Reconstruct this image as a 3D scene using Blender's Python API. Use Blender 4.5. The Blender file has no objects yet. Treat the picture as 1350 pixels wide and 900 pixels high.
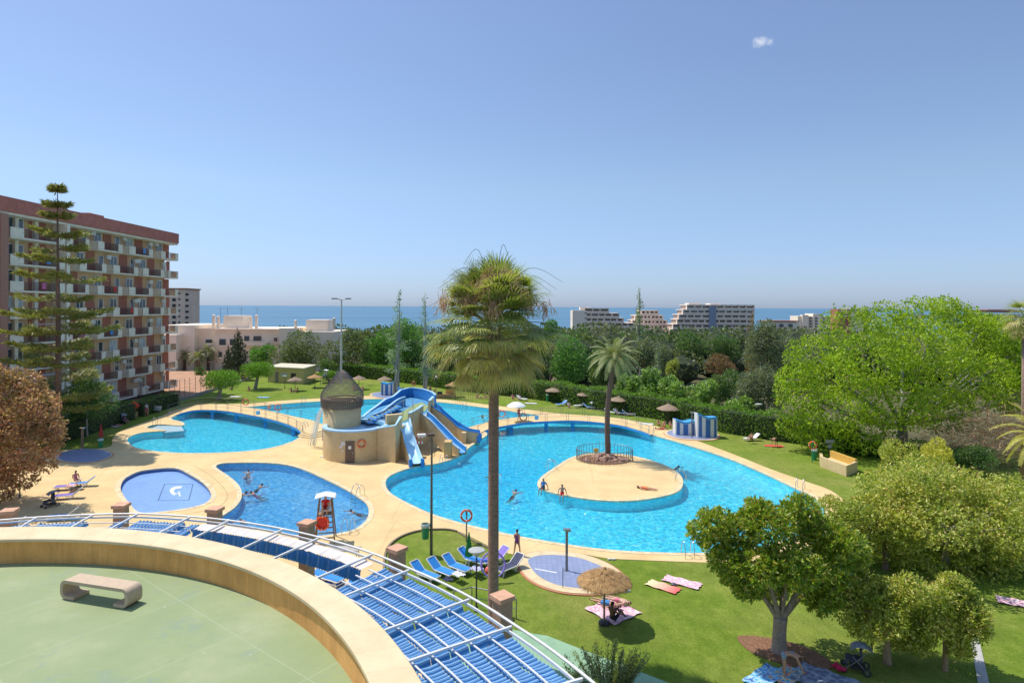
import bpy, math, random
import numpy as np
from mathutils import Vector, Matrix, geometry
R = math.radians; PI = math.pi
rnd = random.Random(7)
sc = bpy.context.scene
col = sc.collection
# ------------------------------------------------------------------ camera
F = 825.0; CX, CY = 675.0, 404.0; CAMZ = 15.0; ROLL = 0.0053
RT = Vector((math.cos(ROLL), 0, math.sin(ROLL))); UP = Vector((-math.sin(ROLL), 0, math.cos(ROLL))); FW = Vector((0, 1, 0))
EYE = Vector((0, 0, CAMZ))
def ray(px, py): return FW + RT * ((px - CX) / F) + UP * ((CY - py) / F)
def G(px, py, z=0.0):
    d = ray(px, py); t = (z - CAMZ) / d.z
    return EYE + d * t
def V(px, py, Y): return EYE + ray(px, py) * Y
def gx(px, Y): return V(px, CY, Y).x
cam = bpy.data.cameras.new('camera'); camo = bpy.data.objects.new('camera', cam); col.objects.link(camo)
cam.sensor_width = 36; cam.lens = 36 * F / 1350; cam.shift_y = -(450 - CY) / 1350; cam.clip_end = 200000; cam.clip_start = 0.1
camo.matrix_world = Matrix(((RT.x, UP.x, -FW.x, 0), (RT.y, UP.y, -FW.y, 0), (RT.z, UP.z, -FW.z, CAMZ), (0, 0, 0, 1)))
sc.camera = camo
sc.view_settings.view_transform = 'Standard'; sc.view_settings.look = 'None'; sc.view_settings.gamma = 1
sc.view_settings.exposure = 0.58
sc.cycles.max_bounces = 6; sc.cycles.transparent_max_bounces = 12
sc.cycles.use_denoising = True
# ------------------------------------------------------------------ sun and sky
SUN = Vector((-0.80, 0.42, 0)).normalized() * math.cos(R(61)); SUN.z = math.sin(R(61))
sun = bpy.data.lights.new('sun', 'SUN'); suno = bpy.data.objects.new('sun', sun); col.objects.link(suno)
sun.energy = 3.15; sun.angle = R(0.5); sun.color = (1.0, 0.945, 0.86)
suno.rotation_euler = (-SUN).to_track_quat('-Z', 'Y').to_euler(); suno.location = (0, 0, 60)
w = bpy.data.worlds.new('World'); sc.world = w; w.use_nodes = True
nt = w.node_tree; bg = nt.nodes['Background']
sky = nt.nodes.new('ShaderNodeTexSky'); sky.sky_type = 'NISHITA'; sky.sun_disc = False
sky.sun_elevation = R(61); sky.sun_rotation = math.atan2(SUN.x, SUN.y); sky.altitude = 30
sky.air_density = 1.0; sky.dust_density = .4; sky.ozone_density = 2.5
bg.inputs[1].default_value = 0.15
def sky_cloud():
    tc = nt.nodes.new('ShaderNodeTexCoord')
    d = ray(1004, 56).normalized()
    vm = nt.nodes.new('ShaderNodeVectorMath'); vm.operation = 'SUBTRACT'; vm.inputs[1].default_value = d
    nt.links.new(tc.outputs['Generated'], vm.inputs[0])
    mp = nt.nodes.new('ShaderNodeMapping'); mp.inputs['Rotation'].default_value = (0, R(-28), 0); mp.inputs['Scale'].default_value = (42, 42, 95)
    mp.vector_type = 'POINT'
    nt.links.new(vm.outputs[0], mp.inputs[0])
    ln = nt.nodes.new('ShaderNodeVectorMath'); ln.operation = 'LENGTH'; nt.links.new(mp.outputs[0], ln.inputs[0])
    no = nt.nodes.new('ShaderNodeTexNoise'); no.inputs['Scale'].default_value = 95; no.inputs['Detail'].default_value = 6; no.inputs['Roughness'].default_value = .65
    nt.links.new(tc.outputs['Generated'], no.inputs['Vector'])
    a = nt.nodes.new('ShaderNodeMath'); a.operation = 'MULTIPLY_ADD'; a.inputs[1].default_value = -1.0; nt.links.new(ln.outputs['Value'], a.inputs[0])
    b = nt.nodes.new('ShaderNodeMath'); b.operation = 'MULTIPLY'; b.inputs[1].default_value = 1.9; nt.links.new(no.outputs[0], b.inputs[0]); nt.links.new(b.outputs[0], a.inputs[2])
    cr = nt.nodes.new('ShaderNodeMapRange'); cr.inputs[1].default_value = 0.3; cr.inputs[2].default_value = 0.9; cr.inputs[4].default_value = 0.55; nt.links.new(a.outputs[0], cr.inputs[0])
    mx = nt.nodes.new('ShaderNodeMix'); mx.data_type = 'RGBA'; mx.inputs['B'].default_value = (4.2, 4.3, 4.6, 1)
    nt.links.new(cr.outputs[0], mx.inputs['Factor']); 
    return mx
mx = sky_cloud()
tint = nt.nodes.new('ShaderNodeMix'); tint.data_type = 'RGBA'; tint.blend_type = 'MULTIPLY'; tint.inputs['Factor'].default_value = 1.0
tg = nt.nodes.new('ShaderNodeTexCoord'); ts = nt.nodes.new('ShaderNodeSeparateXYZ'); nt.links.new(tg.outputs['Generated'], ts.inputs[0])
tr_ = nt.nodes.new('ShaderNodeValToRGB'); te = tr_.color_ramp.elements; te[0].position = 0.0; te[0].color = (.32, .41, .70, 1); te[1].position = .75; te[1].color = (1.0, 1.0, 1.0, 1)
e_ = te.new(.05); e_.color = (.40, .46, .65, 1); e_ = te.new(.18); e_.color = (.60, .60, .63, 1); e_ = te.new(.44); e_.color = (.70, .66, .68, 1)
nt.links.new(ts.outputs[2], tr_.inputs[0]); nt.links.new(tr_.outputs[0], tint.inputs['B'])
nt.links.new(sky.outputs[0], tint.inputs['A'])
nt.links.new(tint.outputs['Result'], mx.inputs['A']); nt.links.new(mx.outputs['Result'], bg.inputs[0])
# ------------------------------------------------------------------ materials
MATS = {}
def new_mat(name):
    m = bpy.data.materials.new(name); m.use_nodes = True; MATS[name] = m
    return m, m.node_tree, m.node_tree.nodes['Principled BSDF']
def nz(t, scale, detail=4, rough=.6, coord='Object', vec=None, stretch=None):
    n = t.nodes.new('ShaderNodeTexNoise'); n.inputs['Scale'].default_value = scale; n.inputs['Detail'].default_value = detail; n.inputs['Roughness'].default_value = rough
    tc = t.nodes.new('ShaderNodeTexCoord')
    if stretch:
        mp = t.nodes.new('ShaderNodeMapping'); mp.inputs['Scale'].default_value = stretch; t.links.new(tc.outputs[coord], mp.inputs[0]); t.links.new(mp.outputs[0], n.inputs['Vector'])
    else: t.links.new(tc.outputs[coord], n.inputs['Vector'])
    return n.outputs['Fac']
def ramp(t, src, stops):
    r = t.nodes.new('ShaderNodeValToRGB'); e = r.color_ramp.elements
    while len(e) < len(stops): e.new(.5)
    for k, (p, c) in enumerate(stops): e[k].position = p; e[k].color = (*c, 1) if len(c) == 3 else c
    t.links.new(src, r.inputs[0]); return r.outputs[0]
def mix(t, fac, a, b, mode='MIX'):
    m = t.nodes.new('ShaderNodeMix'); m.data_type = 'RGBA'; m.blend_type = mode
    for s, v in ((m.inputs['Factor'], fac), (m.inputs['A'], a), (m.inputs['B'], b)):
        if isinstance(v, (int, float)): s.default_value = v
        elif isinstance(v, tuple): s.default_value = (*v, 1)
        else: t.links.new(v, s)
    return m.outputs['Result']
def bump(t, b, src, strength=.3, dist=.02):
    n = t.nodes.new('ShaderNodeBump'); n.inputs['Strength'].default_value = strength; n.inputs['Distance'].default_value = dist
    t.links.new(src, n.inputs['Height']); t.links.new(n.outputs[0], b.inputs['Normal'])
def mat(name, c, rough=.6, metal=0, var=.18, scale=6, spec=.4, bmp=0, dark=None):
    """plain paint/plastic/wood with a little uneven wear of its own"""
    if name in MATS: return MATS[name]
    m, t, b = new_mat(name)
    d = dark or tuple(x * (1 - var) for x in c); l = tuple(min(1, x * (1 + var * .5)) for x in c)
    f = nz(t, scale, 5, .65)
    t.links.new(ramp(t, f, [(.3, d), (.65, l)]), b.inputs['Base Color'])
    b.inputs['Roughness'].default_value = rough; b.inputs['Metallic'].default_value = metal; b.inputs['Specular IOR Level'].default_value = spec
    if bmp: bump(t, b, nz(t, scale * 8, 3), bmp, .01)
    return m
def leafmat(name, cols, trans=.35, rough=.5, spec=.35, clump=None, csc=.6):
    if name in MATS: return MATS[name]
    m, t, b = new_mat(name)
    g = t.nodes.new('ShaderNodeNewGeometry')
    n = len(cols); stops = [(k / max(1, n - 1), c) for k, c in enumerate(cols)]
    c = ramp(t, g.outputs['Random Per Island'], stops)
    if clump:
        f = ramp(t, nz(t, csc, 2, .5), [(.42, (0, 0, 0)), (.62, (1, 1, 1))])
        c = mix(t, f, c, mix(t, 0.65, c, clump))
    t.links.new(c, b.inputs['Base Color']); b.inputs['Roughness'].default_value = rough; b.inputs['Specular IOR Level'].default_value = spec
    tr = t.nodes.new('ShaderNodeBsdfTranslucent'); ad = t.nodes.new('ShaderNodeMixShader'); ad.inputs[0].default_value = trans
    br = mix(t, 1.0, c, (1.35, 1.5, .7), 'MULTIPLY'); t.links.new(br, tr.inputs[0])
    t.links.new(b.outputs[0], ad.inputs[1]); t.links.new(tr.outputs[0], ad.inputs[2])
    t.links.new(ad.outputs[0], t.nodes['Material Output'].inputs[0])
    return m
# ------------------------------------------------------------------ mesh builder
class MB:
    def __init__(s): s.v = []; s.f = []; s.m = []; s.mi = 0
    def add(s, vs, fs):
        o = len(s.v); s.v += [tuple(p) for p in vs]; s.f += [tuple(i + o for i in q) for q in fs]; s.m += [s.mi] * len(fs); return s
    def box(s, c, d, rz=0, M=None):
        x, y, z = d[0] / 2, d[1] / 2, d[2] / 2; cr, sr = math.cos(rz), math.sin(rz)
        vs = []
        for (a, b_, e) in ((-x, -y, -z), (x, -y, -z), (x, y, -z), (-x, y, -z), (-x, -y, z), (x, -y, z), (x, y, z), (-x, y, z)):
            vs.append(Vector((c[0] + a * cr - b_ * sr, c[1] + a * sr + b_ * cr, c[2] + e)))
        if M is not None: vs = [M @ v for v in vs]
        return s.add(vs, [(0, 3, 2, 1), (4, 5, 6, 7), (0, 1, 5, 4), (1, 2, 6, 5), (2, 3, 7, 6), (3, 0, 4, 7)])
    def tube(s, pts, r, n=8, caps=True):
        pts = [Vector(p) for p in pts]; k = len(pts)
        rs = r if isinstance(r, (list, tuple)) else [r] * k
        o = []; prev = None
        for i, p in enumerate(pts):
            t = (pts[min(i + 1, k - 1)] - pts[max(i - 1, 0)])
            if t.length < 1e-9: t = Vector((0, 0, 1))
            t.normalize()
            if prev is None: a = t.orthogonal().normalized()
            else: a = (prev - t * prev.dot(t)); a = a.normalized() if a.length > 1e-6 else t.orthogonal().normalized()
            prev = a; b_ = t.cross(a)
            for j in range(n):
                q = 2 * PI * j / n; o.append(p + (a * math.cos(q) + b_ * math.sin(q)) * rs[i])
        fs = [(i * n + j, i * n + (j + 1) % n, (i + 1) * n + (j + 1) % n, (i + 1) * n + j) for i in range(k - 1) for j in range(n)]
        if caps: fs += [tuple(range(n - 1, -1, -1)), tuple((k - 1) * n + j for j in range(n))]
        return s.add(o, fs)
    def lathe(s, prof, n=24, c=(0, 0, 0), a0=0, a1=2 * PI):
        full = abs(a1 - a0 - 2 * PI) < 1e-6; m = n if full else n + 1
        vs = []
        for j in range(m):
            a = a0 + (a1 - a0) * j / n
            vs += [(c[0] + r * math.cos(a), c[1] + r * math.sin(a), c[2] + z) for r, z in prof]
        k = len(prof)
        fs = [(j * k + i, ((j + 1) % m) * k + i, ((j + 1) % m) * k + i + 1, j * k + i + 1) for j in range(n) for i in range(k - 1)]
        return s.add(vs, fs)
    def torus(s, c, Rr, r, axis=(0, 1, 0), n=24, m=10):
        ax = Vector(axis).normalized(); u = ax.orthogonal().normalized(); w_ = ax.cross(u); c = Vector(c)
        vs = []
        for i in range(n):
            a = 2 * PI * i / n; d = u * math.cos(a) + w_ * math.sin(a)
            for j in range(m):
                b_ = 2 * PI * j / m; vs.append(c + d * (Rr + r * math.cos(b_)) + ax * r * math.sin(b_))
        return s.add(vs, [(i * m + j, ((i + 1) % n) * m + j, ((i + 1) % n) * m + (j + 1) % m, i * m + (j + 1) % m) for i in range(n) for j in range(m)])
    def poly(s, pts, z, holes=()):
        loops = [[Vector((p[0], p[1], 0)) for p in l] for l in ([pts] + list(holes))]
        tr = geometry.tessellate_polygon(loops); flat = [p for l in loops for p in l]
        fs = []
        for a, b_, c_ in tr:
            A, B, C_ = flat[a], flat[b_], flat[c_]
            fs.append((a, b_, c_) if (B - A).cross(C_ - A).z > 0 else (a, c_, b_))
        return s.add([(p.x, p.y, z) for p in flat], fs)
    def prism(s, pts, z0, z1, bottom=False):
        s.poly(pts, z1)
        if bottom: s.poly(pts, z0)
        return s.skirt(pts, z0, z1)
    def skirt(s, pts, z0, z1, closed=True):
        n = len(pts); vs = [(p[0], p[1], z0) for p in pts] + [(p[0], p[1], z1) for p in pts]
        return s.add(vs, [(i, (i + 1) % n, n + (i + 1) % n, n + i) for i in range(n if closed else n - 1)])
    def ribbon(s, A, B):
        n = len(A); return s.add(list(A) + list(B), [(i, i + 1, n + i + 1, n + i) for i in range(n - 1)])
    def mesh(s, name, mats, smooth=False, off=None):
        me = bpy.data.meshes.new(name)
        vs = s.v if off is None else [(a - off[0], b_ - off[1], c - off[2]) for a, b_, c in s.v]
        me.from_pydata(vs, [], s.f)
        for m in (mats if isinstance(mats, (list, tuple)) else [mats]): me.materials.append(m)
        if max(s.m, default=0) > 0: me.polygons.foreach_set('material_index', s.m)
        if smooth: me.polygons.foreach_set('use_smooth', [True] * len(me.polygons))
        me.update(); return me
def P(name, mb, mats, parent=None, smooth=False, label=None):
    """one part: one mesh object under its thing (mesh given in world coordinates unless the thing stands at the origin)"""
    off = None
    if parent is not None:
        off = Vector((0, 0, 0)); q = parent
        while q is not None: off += Vector(q.location); q = q.parent
    o = bpy.data.objects.new(name, mb.mesh(name, mats, smooth, off)); col.objects.link(o); o.parent = parent
    if smooth and isinstance(smooth, str): pass
    if label: o['label'] = label
    return o
def tag(o, label, cat, group=None):
    o['label'] = label; o['category'] = cat
    if group: o['group'] = group
    return o
def T(name, label, cat, loc=(0, 0, 0), group=None):
    o = bpy.data.objects.new(name, None); col.objects.link(o); o.location = loc; o.empty_display_size = .2
    return tag(o, label, cat, group)
def S(name, mb, m, kind='structure', smooth=False):
    o = P(name, mb, m, None, smooth); o['kind'] = kind; return o
def one(name, mb, m, label, cat, loc=(0, 0, 0), group=None, smooth=False):
    """a thing that is a single mesh; mb is in world coordinates, the origin goes to loc"""
    o = bpy.data.objects.new(name, mb.mesh(name, m, smooth, Vector(loc))); o.location = loc; col.objects.link(o); return tag(o, label, cat, group)
def dup(o, loc=None, rz=None, label=None, group=None, scale=None, parent=None):
    kids = [c for c in o.children]
    c = o.copy(); col.objects.link(c); c.parent = parent
    if loc is not None: c.location = loc
    if rz is not None: c.rotation_euler = (0, 0, rz)
    if scale is not None: c.scale = scale
    if label: c['label'] = label
    if group: c['group'] = group
    for k in kids: dup(k, parent=c)
    return c
def smoothpts(pts, k=5, closed=True):
    pts = [Vector(p) for p in pts]; n = len(pts); out = []
    for i in range(n if closed else n - 1):
        if closed: p0, p1, p2, p3 = pts[i - 1], pts[i], pts[(i + 1) % n], pts[(i + 2) % n]
        else: p0, p1, p2, p3 = pts[max(i - 1, 0)], pts[i], pts[i + 1], pts[min(i + 2, n - 1)]
        for j in range(k):
            t = j / k
            out.append(.5 * ((2 * p1) + (p2 - p0) * t + (2 * p0 - 5 * p1 + 4 * p2 - p3) * t * t + (3 * p1 - p0 - 3 * p2 + p3) * t ** 3))
    if not closed: out.append(pts[-1])
    return out
def GP(lst, z=0, k=5, closed=True): return smoothpts([G(a, b_, z) for a, b_ in lst], k, closed)
def offset(pts, d):
    n = len(pts); out = []
    area = sum(pts[i].x * pts[(i + 1) % n].y - pts[(i + 1) % n].x * pts[i].y for i in range(n)); sg = 1 if area > 0 else -1
    for i in range(n):
        t = pts[(i + 1) % n] - pts[i - 1]; t.z = 0
        if t.length < 1e-6: t = Vector((1, 0, 0))
        t.normalize(); out.append(pts[i] + Vector((t.y, -t.x, 0)) * d * sg)
    return out
def meshnp(name, verts, nper, mats, midx=None):
    """many separate little faces (nper corners each) from a numpy array"""
    n = len(verts); me = bpy.data.meshes.new(name); nf = n // nper
    me.vertices.add(n); me.vertices.foreach_set('co', verts.astype(np.float32).ravel())
    me.loops.add(n); me.loops.foreach_set('vertex_index', np.arange(n, dtype=np.int32))
    me.polygons.add(nf); me.polygons.foreach_set('loop_start', np.arange(0, n, nper, dtype=np.int32)); me.polygons.foreach_set('loop_total', np.full(nf, nper, dtype=np.int32))
    for m in (mats if isinstance(mats, (list, tuple)) else [mats]): me.materials.append(m)
    if midx is not None: me.polygons.foreach_set('material_index', midx.astype(np.int32))
    me.update(calc_edges=True); me.validate(); return me
# ================================================================== materials of the setting
def m_grass():
    m, t, b = new_mat('lawn_grass')
    big = nz(t, .09, 4, .6); mid = nz(t, .55, 5, .7); fine = nz(t, 9, 5, .8)
    c = ramp(t, mid, [(.28, (.115, .19, .022)), (.5, (.165, .245, .032)), (.72, (.24, .30, .06))])
    c = mix(t, ramp(t, big, [(.44, (0, 0, 0)), (.66, (.65, .65, .65))]), c, (.29, .29, .09))
    c = mix(t, .6, c, ramp(t, fine, [(.3, (.35, .42, .2)), (.7, (1.45, 1.38, 1.3))]), 'MULTIPLY')
    c = mix(t, .5, c, ramp(t, nz(t, 2.3, 6, .75, stretch=(1, .5, 1)), [(.35, (.6, .68, .5)), (.65, (1.3, 1.2, 1.15))]), 'MULTIPLY')
    v = t.nodes.new('ShaderNodeTexVoronoi'); v.inputs['Scale'].default_value = .16
    tc = t.nodes.new('ShaderNodeTexCoord'); t.links.new(tc.outputs['Object'], v.inputs['Vector'])
    c = mix(t, .12, c, ramp(t, v.outputs['Distance'], [(0, (.6, .6, .5)), (1, (1.5, 1.4, 1.1))]), 'MULTIPLY')
    t.links.new(c, b.inputs['Base Color']); b.inputs['Roughness'].default_value = .9; b.inputs['Specular IOR Level'].default_value = .1
    bump(t, b, nz(t, 14, 4, .8), .9, .06); return m
def m_deck():
    m, t, b = new_mat('sand_concrete')
    c = ramp(t, nz(t, .35, 6, .65), [(.3, (.61, .43, .21)), (.55, (.70, .515, .26)), (.75, (.75, .565, .30))])
    c = mix(t, .35, c, ramp(t, nz(t, 7, 6, .75), [(.35, (.75, .72, .66)), (.6, (1.08, 1.06, 1.02))]), 'MULTIPLY')
    c = mix(t, ramp(t, nz(t, .9, 8, .8), [(.62, (0, 0, 0)), (.72, (.28, .28, .28))]), c, (.38, .27, .15))
    c = mix(t, ramp(t, nz(t, .22, 3, .5), [(.56, (0, 0, 0)), (.66, (.22, .22, .22))]), c, (.50, .36, .18))
    v = t.nodes.new('ShaderNodeTexVoronoi'); v.feature = 'DISTANCE_TO_EDGE'; v.inputs['Scale'].default_value = .13; tc = t.nodes.new('ShaderNodeTexCoord'); t.links.new(tc.outputs['Object'], v.inputs['Vector'])
    c = mix(t, ramp(t, v.outputs['Distance'], [(0, (.4, .4, .4)), (.006, (0, 0, 0))]), c, (.42, .30, .16))
    t.links.new(c, b.inputs['Base Color']); b.inputs['Roughness'].default_value = .85; b.inputs['Specular IOR Level'].default_value = .2
    bump(t, b, nz(t, 30, 3), .2, .01); return m
def m_tile(name, c1, c2, size, grout=.8, extra=None):
    m, t, b = new_mat(name)
    br = t.nodes.new('ShaderNodeTexBrick'); br.offset = 0; br.inputs['Scale'].default_value = 1; br.inputs['Brick Width'].default_value = size; br.inputs['Row Height'].default_value = size
    br.inputs['Mortar Size'].default_value = size * .05; br.inputs['Color1'].default_value = (*c1, 1); br.inputs['Color2'].default_value = (*c2, 1); br.inputs['Mortar'].default_value = (*[x * grout for x in c1], 1)
    tc = t.nodes.new('ShaderNodeTexCoord'); t.links.new(tc.outputs['Object'], br.inputs['Vector'])
    c = mix(t, .5, br.outputs[0], ramp(t, nz(t, .5, 6, .7), [(.3, (.7, .75, .8)), (.7, (1.15, 1.12, 1.1))]), 'MULTIPLY')
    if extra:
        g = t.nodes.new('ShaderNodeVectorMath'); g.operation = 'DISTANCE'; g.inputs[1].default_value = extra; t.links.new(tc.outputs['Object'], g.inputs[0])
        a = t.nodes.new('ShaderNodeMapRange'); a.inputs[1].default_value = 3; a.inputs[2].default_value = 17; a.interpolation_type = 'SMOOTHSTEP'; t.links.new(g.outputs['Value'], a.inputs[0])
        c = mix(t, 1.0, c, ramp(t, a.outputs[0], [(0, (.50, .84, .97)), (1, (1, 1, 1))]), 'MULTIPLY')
    t.links.new(c, b.inputs['Base Color']); b.inputs['Roughness'].default_value = .35; return m
def m_water(name, tintc, wave, big, gloss=1.0, rip=.35):
    m, t, b = new_mat(name); t.nodes.remove(b)
    tc = t.nodes.new('ShaderNodeTexCoord')
    n1 = nz(t, wave, 3, .6); n2 = nz(t, big, 2, .5)
    v = t.nodes.new('ShaderNodeTexVoronoi'); v.feature = 'SMOOTH_F1'; v.inputs['Scale'].default_value = wave * .55; v.inputs['Smoothness'].default_value = .35
    wn = t.nodes.new('ShaderNodeTexNoise'); wn.inputs['Scale'].default_value = wave * .5; t.links.new(tc.outputs['Object'], wn.inputs['Vector'])
    vv = t.nodes.new('ShaderNodeMix'); vv.data_type = 'VECTOR'; vv.inputs['Factor'].default_value = .35; t.links.new(tc.outputs['Object'], vv.inputs['A']); t.links.new(wn.outputs['Color'], vv.inputs['B']); t.links.new(vv.outputs['Result'], v.inputs['Vector'])
    a = t.nodes.new('ShaderNodeMath'); a.operation = 'MULTIPLY_ADD'; a.inputs[1].default_value = .6; t.links.new(v.outputs['Distance'], a.inputs[0]); t.links.new(n1, a.inputs[2])
    a2 = t.nodes.new('ShaderNodeMath'); a2.operation = 'MULTIPLY_ADD'; a2.inputs[1].default_value = 1.2; t.links.new(n2, a2.inputs[0]); t.links.new(a.outputs[0], a2.inputs[2])
    bp = t.nodes.new('ShaderNodeBump'); bp.inputs['Strength'].default_value = 1.0; bp.inputs['Distance'].default_value = .10; t.links.new(a2.outputs[0], bp.inputs['Height'])
    fr = t.nodes.new('ShaderNodeFresnel'); fr.inputs[0].default_value = 1.33; t.links.new(bp.outputs[0], fr.inputs['Normal'])
    fm = t.nodes.new('ShaderNodeMath'); fm.operation = 'MULTIPLY'; fm.inputs[1].default_value = gloss; t.links.new(fr.outputs[0], fm.inputs[0])
    gl = t.nodes.new('ShaderNodeBsdfGlossy'); gl.inputs['Roughness'].default_value = .06; t.links.new(bp.outputs[0], gl.inputs['Normal'])
    tp = t.nodes.new('ShaderNodeBsdfTransparent')
    # sun caustics of the ripples, painted into the water's transparent colour
    ab = ramp(t, v.outputs['Distance'], [(.10, tuple(x * (1 - rip * .35) for x in tintc)), (.42, tintc), (.60, tuple(min(1, x * (1 + rip)) for x in tintc)), (.75, (1, 1, 1))])
    t.links.new(ab, tp.inputs[0])
    ms = t.nodes.new('ShaderNodeMixShader'); t.links.new(fm.outputs[0], ms.inputs[0]); t.links.new(tp.outputs[0], ms.inputs[1]); t.links.new(gl.outputs[0], ms.inputs[2])
    t.links.new(ms.outputs[0], t.nodes['Material Output'].inputs[0]); return m
GRASS = m_grass(); DECK = m_deck()
TILE_MAIN = m_tile('pool_mosaic', (.26, .78, .90), (.20, .72, .86), .3, extra=(-4.5, 57.5, -.8))  # tiles darkened round one spot, deep water tint put into the colour
TILE_BLUE = m_tile('kids_pool_mosaic', (.28, .58, .84), (.24, .52, .80), .3)
TILE_DRY = m_tile('splash_pool_tile', (.25, .42, .72), (.22, .38, .68), .35, .75)
PADTILE = m_tile('footbath_tile', (.29, .33, .47), (.25, .29, .43), .3, .7)
WALLTILE = mat('pool_wall_tile', (.42, .88, .95), .35, var=.1, scale=8)
WATER = m_water('pool_water', (.36, .86, .98), 7.0, .8, rip=.4)
WATER2 = m_water('kids_pool_water', (.40, .76, .94), 8.5, .8, rip=.5)
EARTH = mat('red_earth', (.46, .27, .17), .95, var=.25, scale=.8, spec=.1, bmp=.3)
SOIL = mat('bark_mulch', (.24, .13, .075), .95, var=.5, scale=9, spec=.1, bmp=.6)
# ================================================================== terrain and sea
def th(x, y):
    d = math.hypot(x, y)
    t = min(1, max(0, (d - 150) / 900)); t = t * t * (3 - 2 * t)
    return -1.6 - 60 * t - 2.2 * min(1, max(0, (d - 100) / 60))
b = MB(); ys = [-80, 0, 40, 80, 110, 140, 170, 200, 250, 300, 360, 430, 520, 640, 800, 1000, 1300]
NX = 40
for y in ys:
    for i in range(NX + 1):
        x = (i / NX - .5) * 2 * (160 + max(y, 0) * 1.3); b.v.append((x, y, th(x, y)))
for j in range(len(ys) - 1):
    for i in range(NX):
        a = j * (NX + 1) + i; b.f.append((a, a + 1, a + NX + 2, a + NX + 1)); b.m.append(0)
S('terrain', b, mat('dry_hillside', (.13, .12, .06), .95, var=.5, scale=.05, spec=.1), smooth=True)
b = MB(); b.add([(-90000, 500, -59), (90000, 500, -59), (90000, 110000, -59), (-90000, 110000, -59)], [(0, 1, 2, 3)])
m, t, bb = new_mat('sea_water')
c = ramp(t, nz(t, .0009, 6, .6, stretch=(.35, 1.6, 1)), [(.35, (.05, .14, .22)), (.65, (.08, .20, .28))])
t.links.new(c, bb.inputs['Base Color']); bb.inputs['Roughness'].default_value = .35; bb.inputs['IOR'].default_value = 1.33
bump(t, bb, nz(t, .06, 6, .7, stretch=(.6, 1.2, 1)), 1.0, 3.0)
S('sea', b, m)
# ================================================================== outlines traced on the pool level
WOUT = [(168,578),(174,588),(196,594),(240,597.5),(290,597),(335,594),(368,588),(390,580),(400,572),(412,566),(428,560),(470,566),(520,573),(570,574),(600,568),(628,566),(642,572),(632,580),(618,590),(604,602),(576,611),(548,615),(520,624),(508,634),(513,649),(540,665),(575,680),(620,693),(680,706.5),(740,717),(800,725),(870,729),(945,729),(1000,722),(1050,708),(1080,690),(1088,674),(1076,657),(1050,644),(1010,625),(960,604),(905,586),(860,573),(830,563),(800,555),(775,551.5),(735,550.5),(700,546),(640,537.5),(573,529.5),(500,526),(425,529),(370,532.5),(333,536),(300,537.5),(262,541),(238,546),(225,552),(240,556.5),(240,561),(208,559.5),(193,564),(219,567.5),(186,570.5)]
KIDS = [(284,615),(292,611),(315,610),(345,610),(372,612),(398,618),(430,632),(458,646),(472,655),(483,663),(487,673),(484,685),(470,697),(450,703),(420,707),(390,706),(350,701),(315,696),(292,692),(284,686),(296,678),(311,667),(318,654),(314,640),(301,628),(289,620)]
DRY = [(158,643),(162,633),(172,626),(190,620),(230,617),(252,626),(270,638),(279,651),(275,661),(258,668),(222,674),(184,676),(170,664),(161,652)]
ISLE = [(710,641),(711,633),(719,625),(734,615),(748,606),(765,600),(795,597),(828,600),(858,607),(884,617),(898,629),(899,641),(891,649),(870,655),(840,659.5),(808,660.5),(775,658),(745,653),(723,648)]
wout = GP(WOUT, 0, 4); kids = GP(KIDS); dry = GP(DRY); isle = GP(ISLE)
DOUT = [(-200,760),(-260,640),(-160,608),(-60,602),(40,598),(75,593),(120,592),(146,588),(148,579),(156,570),(180,560),(207,551),(226,543),(248,537),(280,533),(330,532),(365,528.5),(425,525),(500,521.5),(573,525.5),(640,533),(700,540.5),(740,545.5),(800,549.5),(850,557.5),(905,576),(965,598),(1015,618),(1060,634),(1096,647),(1118,668),(1112,695),(1075,716),(1030,732),(990,741),(945,742),(860,739),(800,736),(755,729),(700,734),(684,732),(660,727),(635,715),(604,700),(590,697.5),(565,698),(540,703),(518,716),(508,732),(506,760),(515,810),(560,960)]
dout = GP(DOUT, 0, 3)
back = [G(560,960), G(480,1100), Vector((-14, 2, 0)), Vector((-60, 2, 0)), Vector((-75, 30, 0))]
douts = [p for p in dout] + back[1:]
# compound lawn slab, with the pools cut out of it
lawn_out = [Vector((-80, -10, 0)), Vector((80, -10, 0)), Vector((85, 30, 0)), Vector((70, 50, 0)), G(1400,585), G(1260,606), G(1150,590), G(1060,572), G(985,562), G(920,549), G(860,541), G(800,536), G(740,526), G(690,519), G(640,512), G(560,503), G(500,497), G(455,492), G(400,489), G(345,491), G(312,506), G(262,522), G(232,529), G(150,553), G(60,580), G(-150,590), Vector((-80, 60, 0))]
b = MB(); b.poly(lawn_out, 0, [wout, kids, dry]); b.skirt(lawn_out, -4, 0)
S('lawn', b, GRASS)
b = MB(); b.poly(douts, .03, [wout, kids, dry]); b.skirt(douts, -.05, .03)
b.poly(isle, .03); S('pool_deck', b, DECK)
# pale coping round every pool
b = MB()
for o_, sgn in ((wout, 1), (kids, 1), (dry, 1), (isle, -1)):
    A = [Vector((p.x, p.y, .05)) for p in offset(o_, .32 * sgn)]; B = [Vector((p.x, p.y, .05)) for p in offset(o_, -.05 * sgn)]
    b.ribbon(A + A[:1], B + B[:1]); C_ = [Vector((p.x, p.y, -.06)) for p in B]; b.ribbon(B + B[:1], C_ + C_[:1])
    A2 = [Vector((p.x, p.y, .0)) for p in A]; b.ribbon(A + A[:1], A2 + A2[:1])
    # nothing else: the rim is one sheet with a turned down nose
S('pool_edge_paving', b, mat('pool_coping', (.70, .57, .35), .75, var=.2, scale=2, dark=(.50, .37, .20)))
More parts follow.
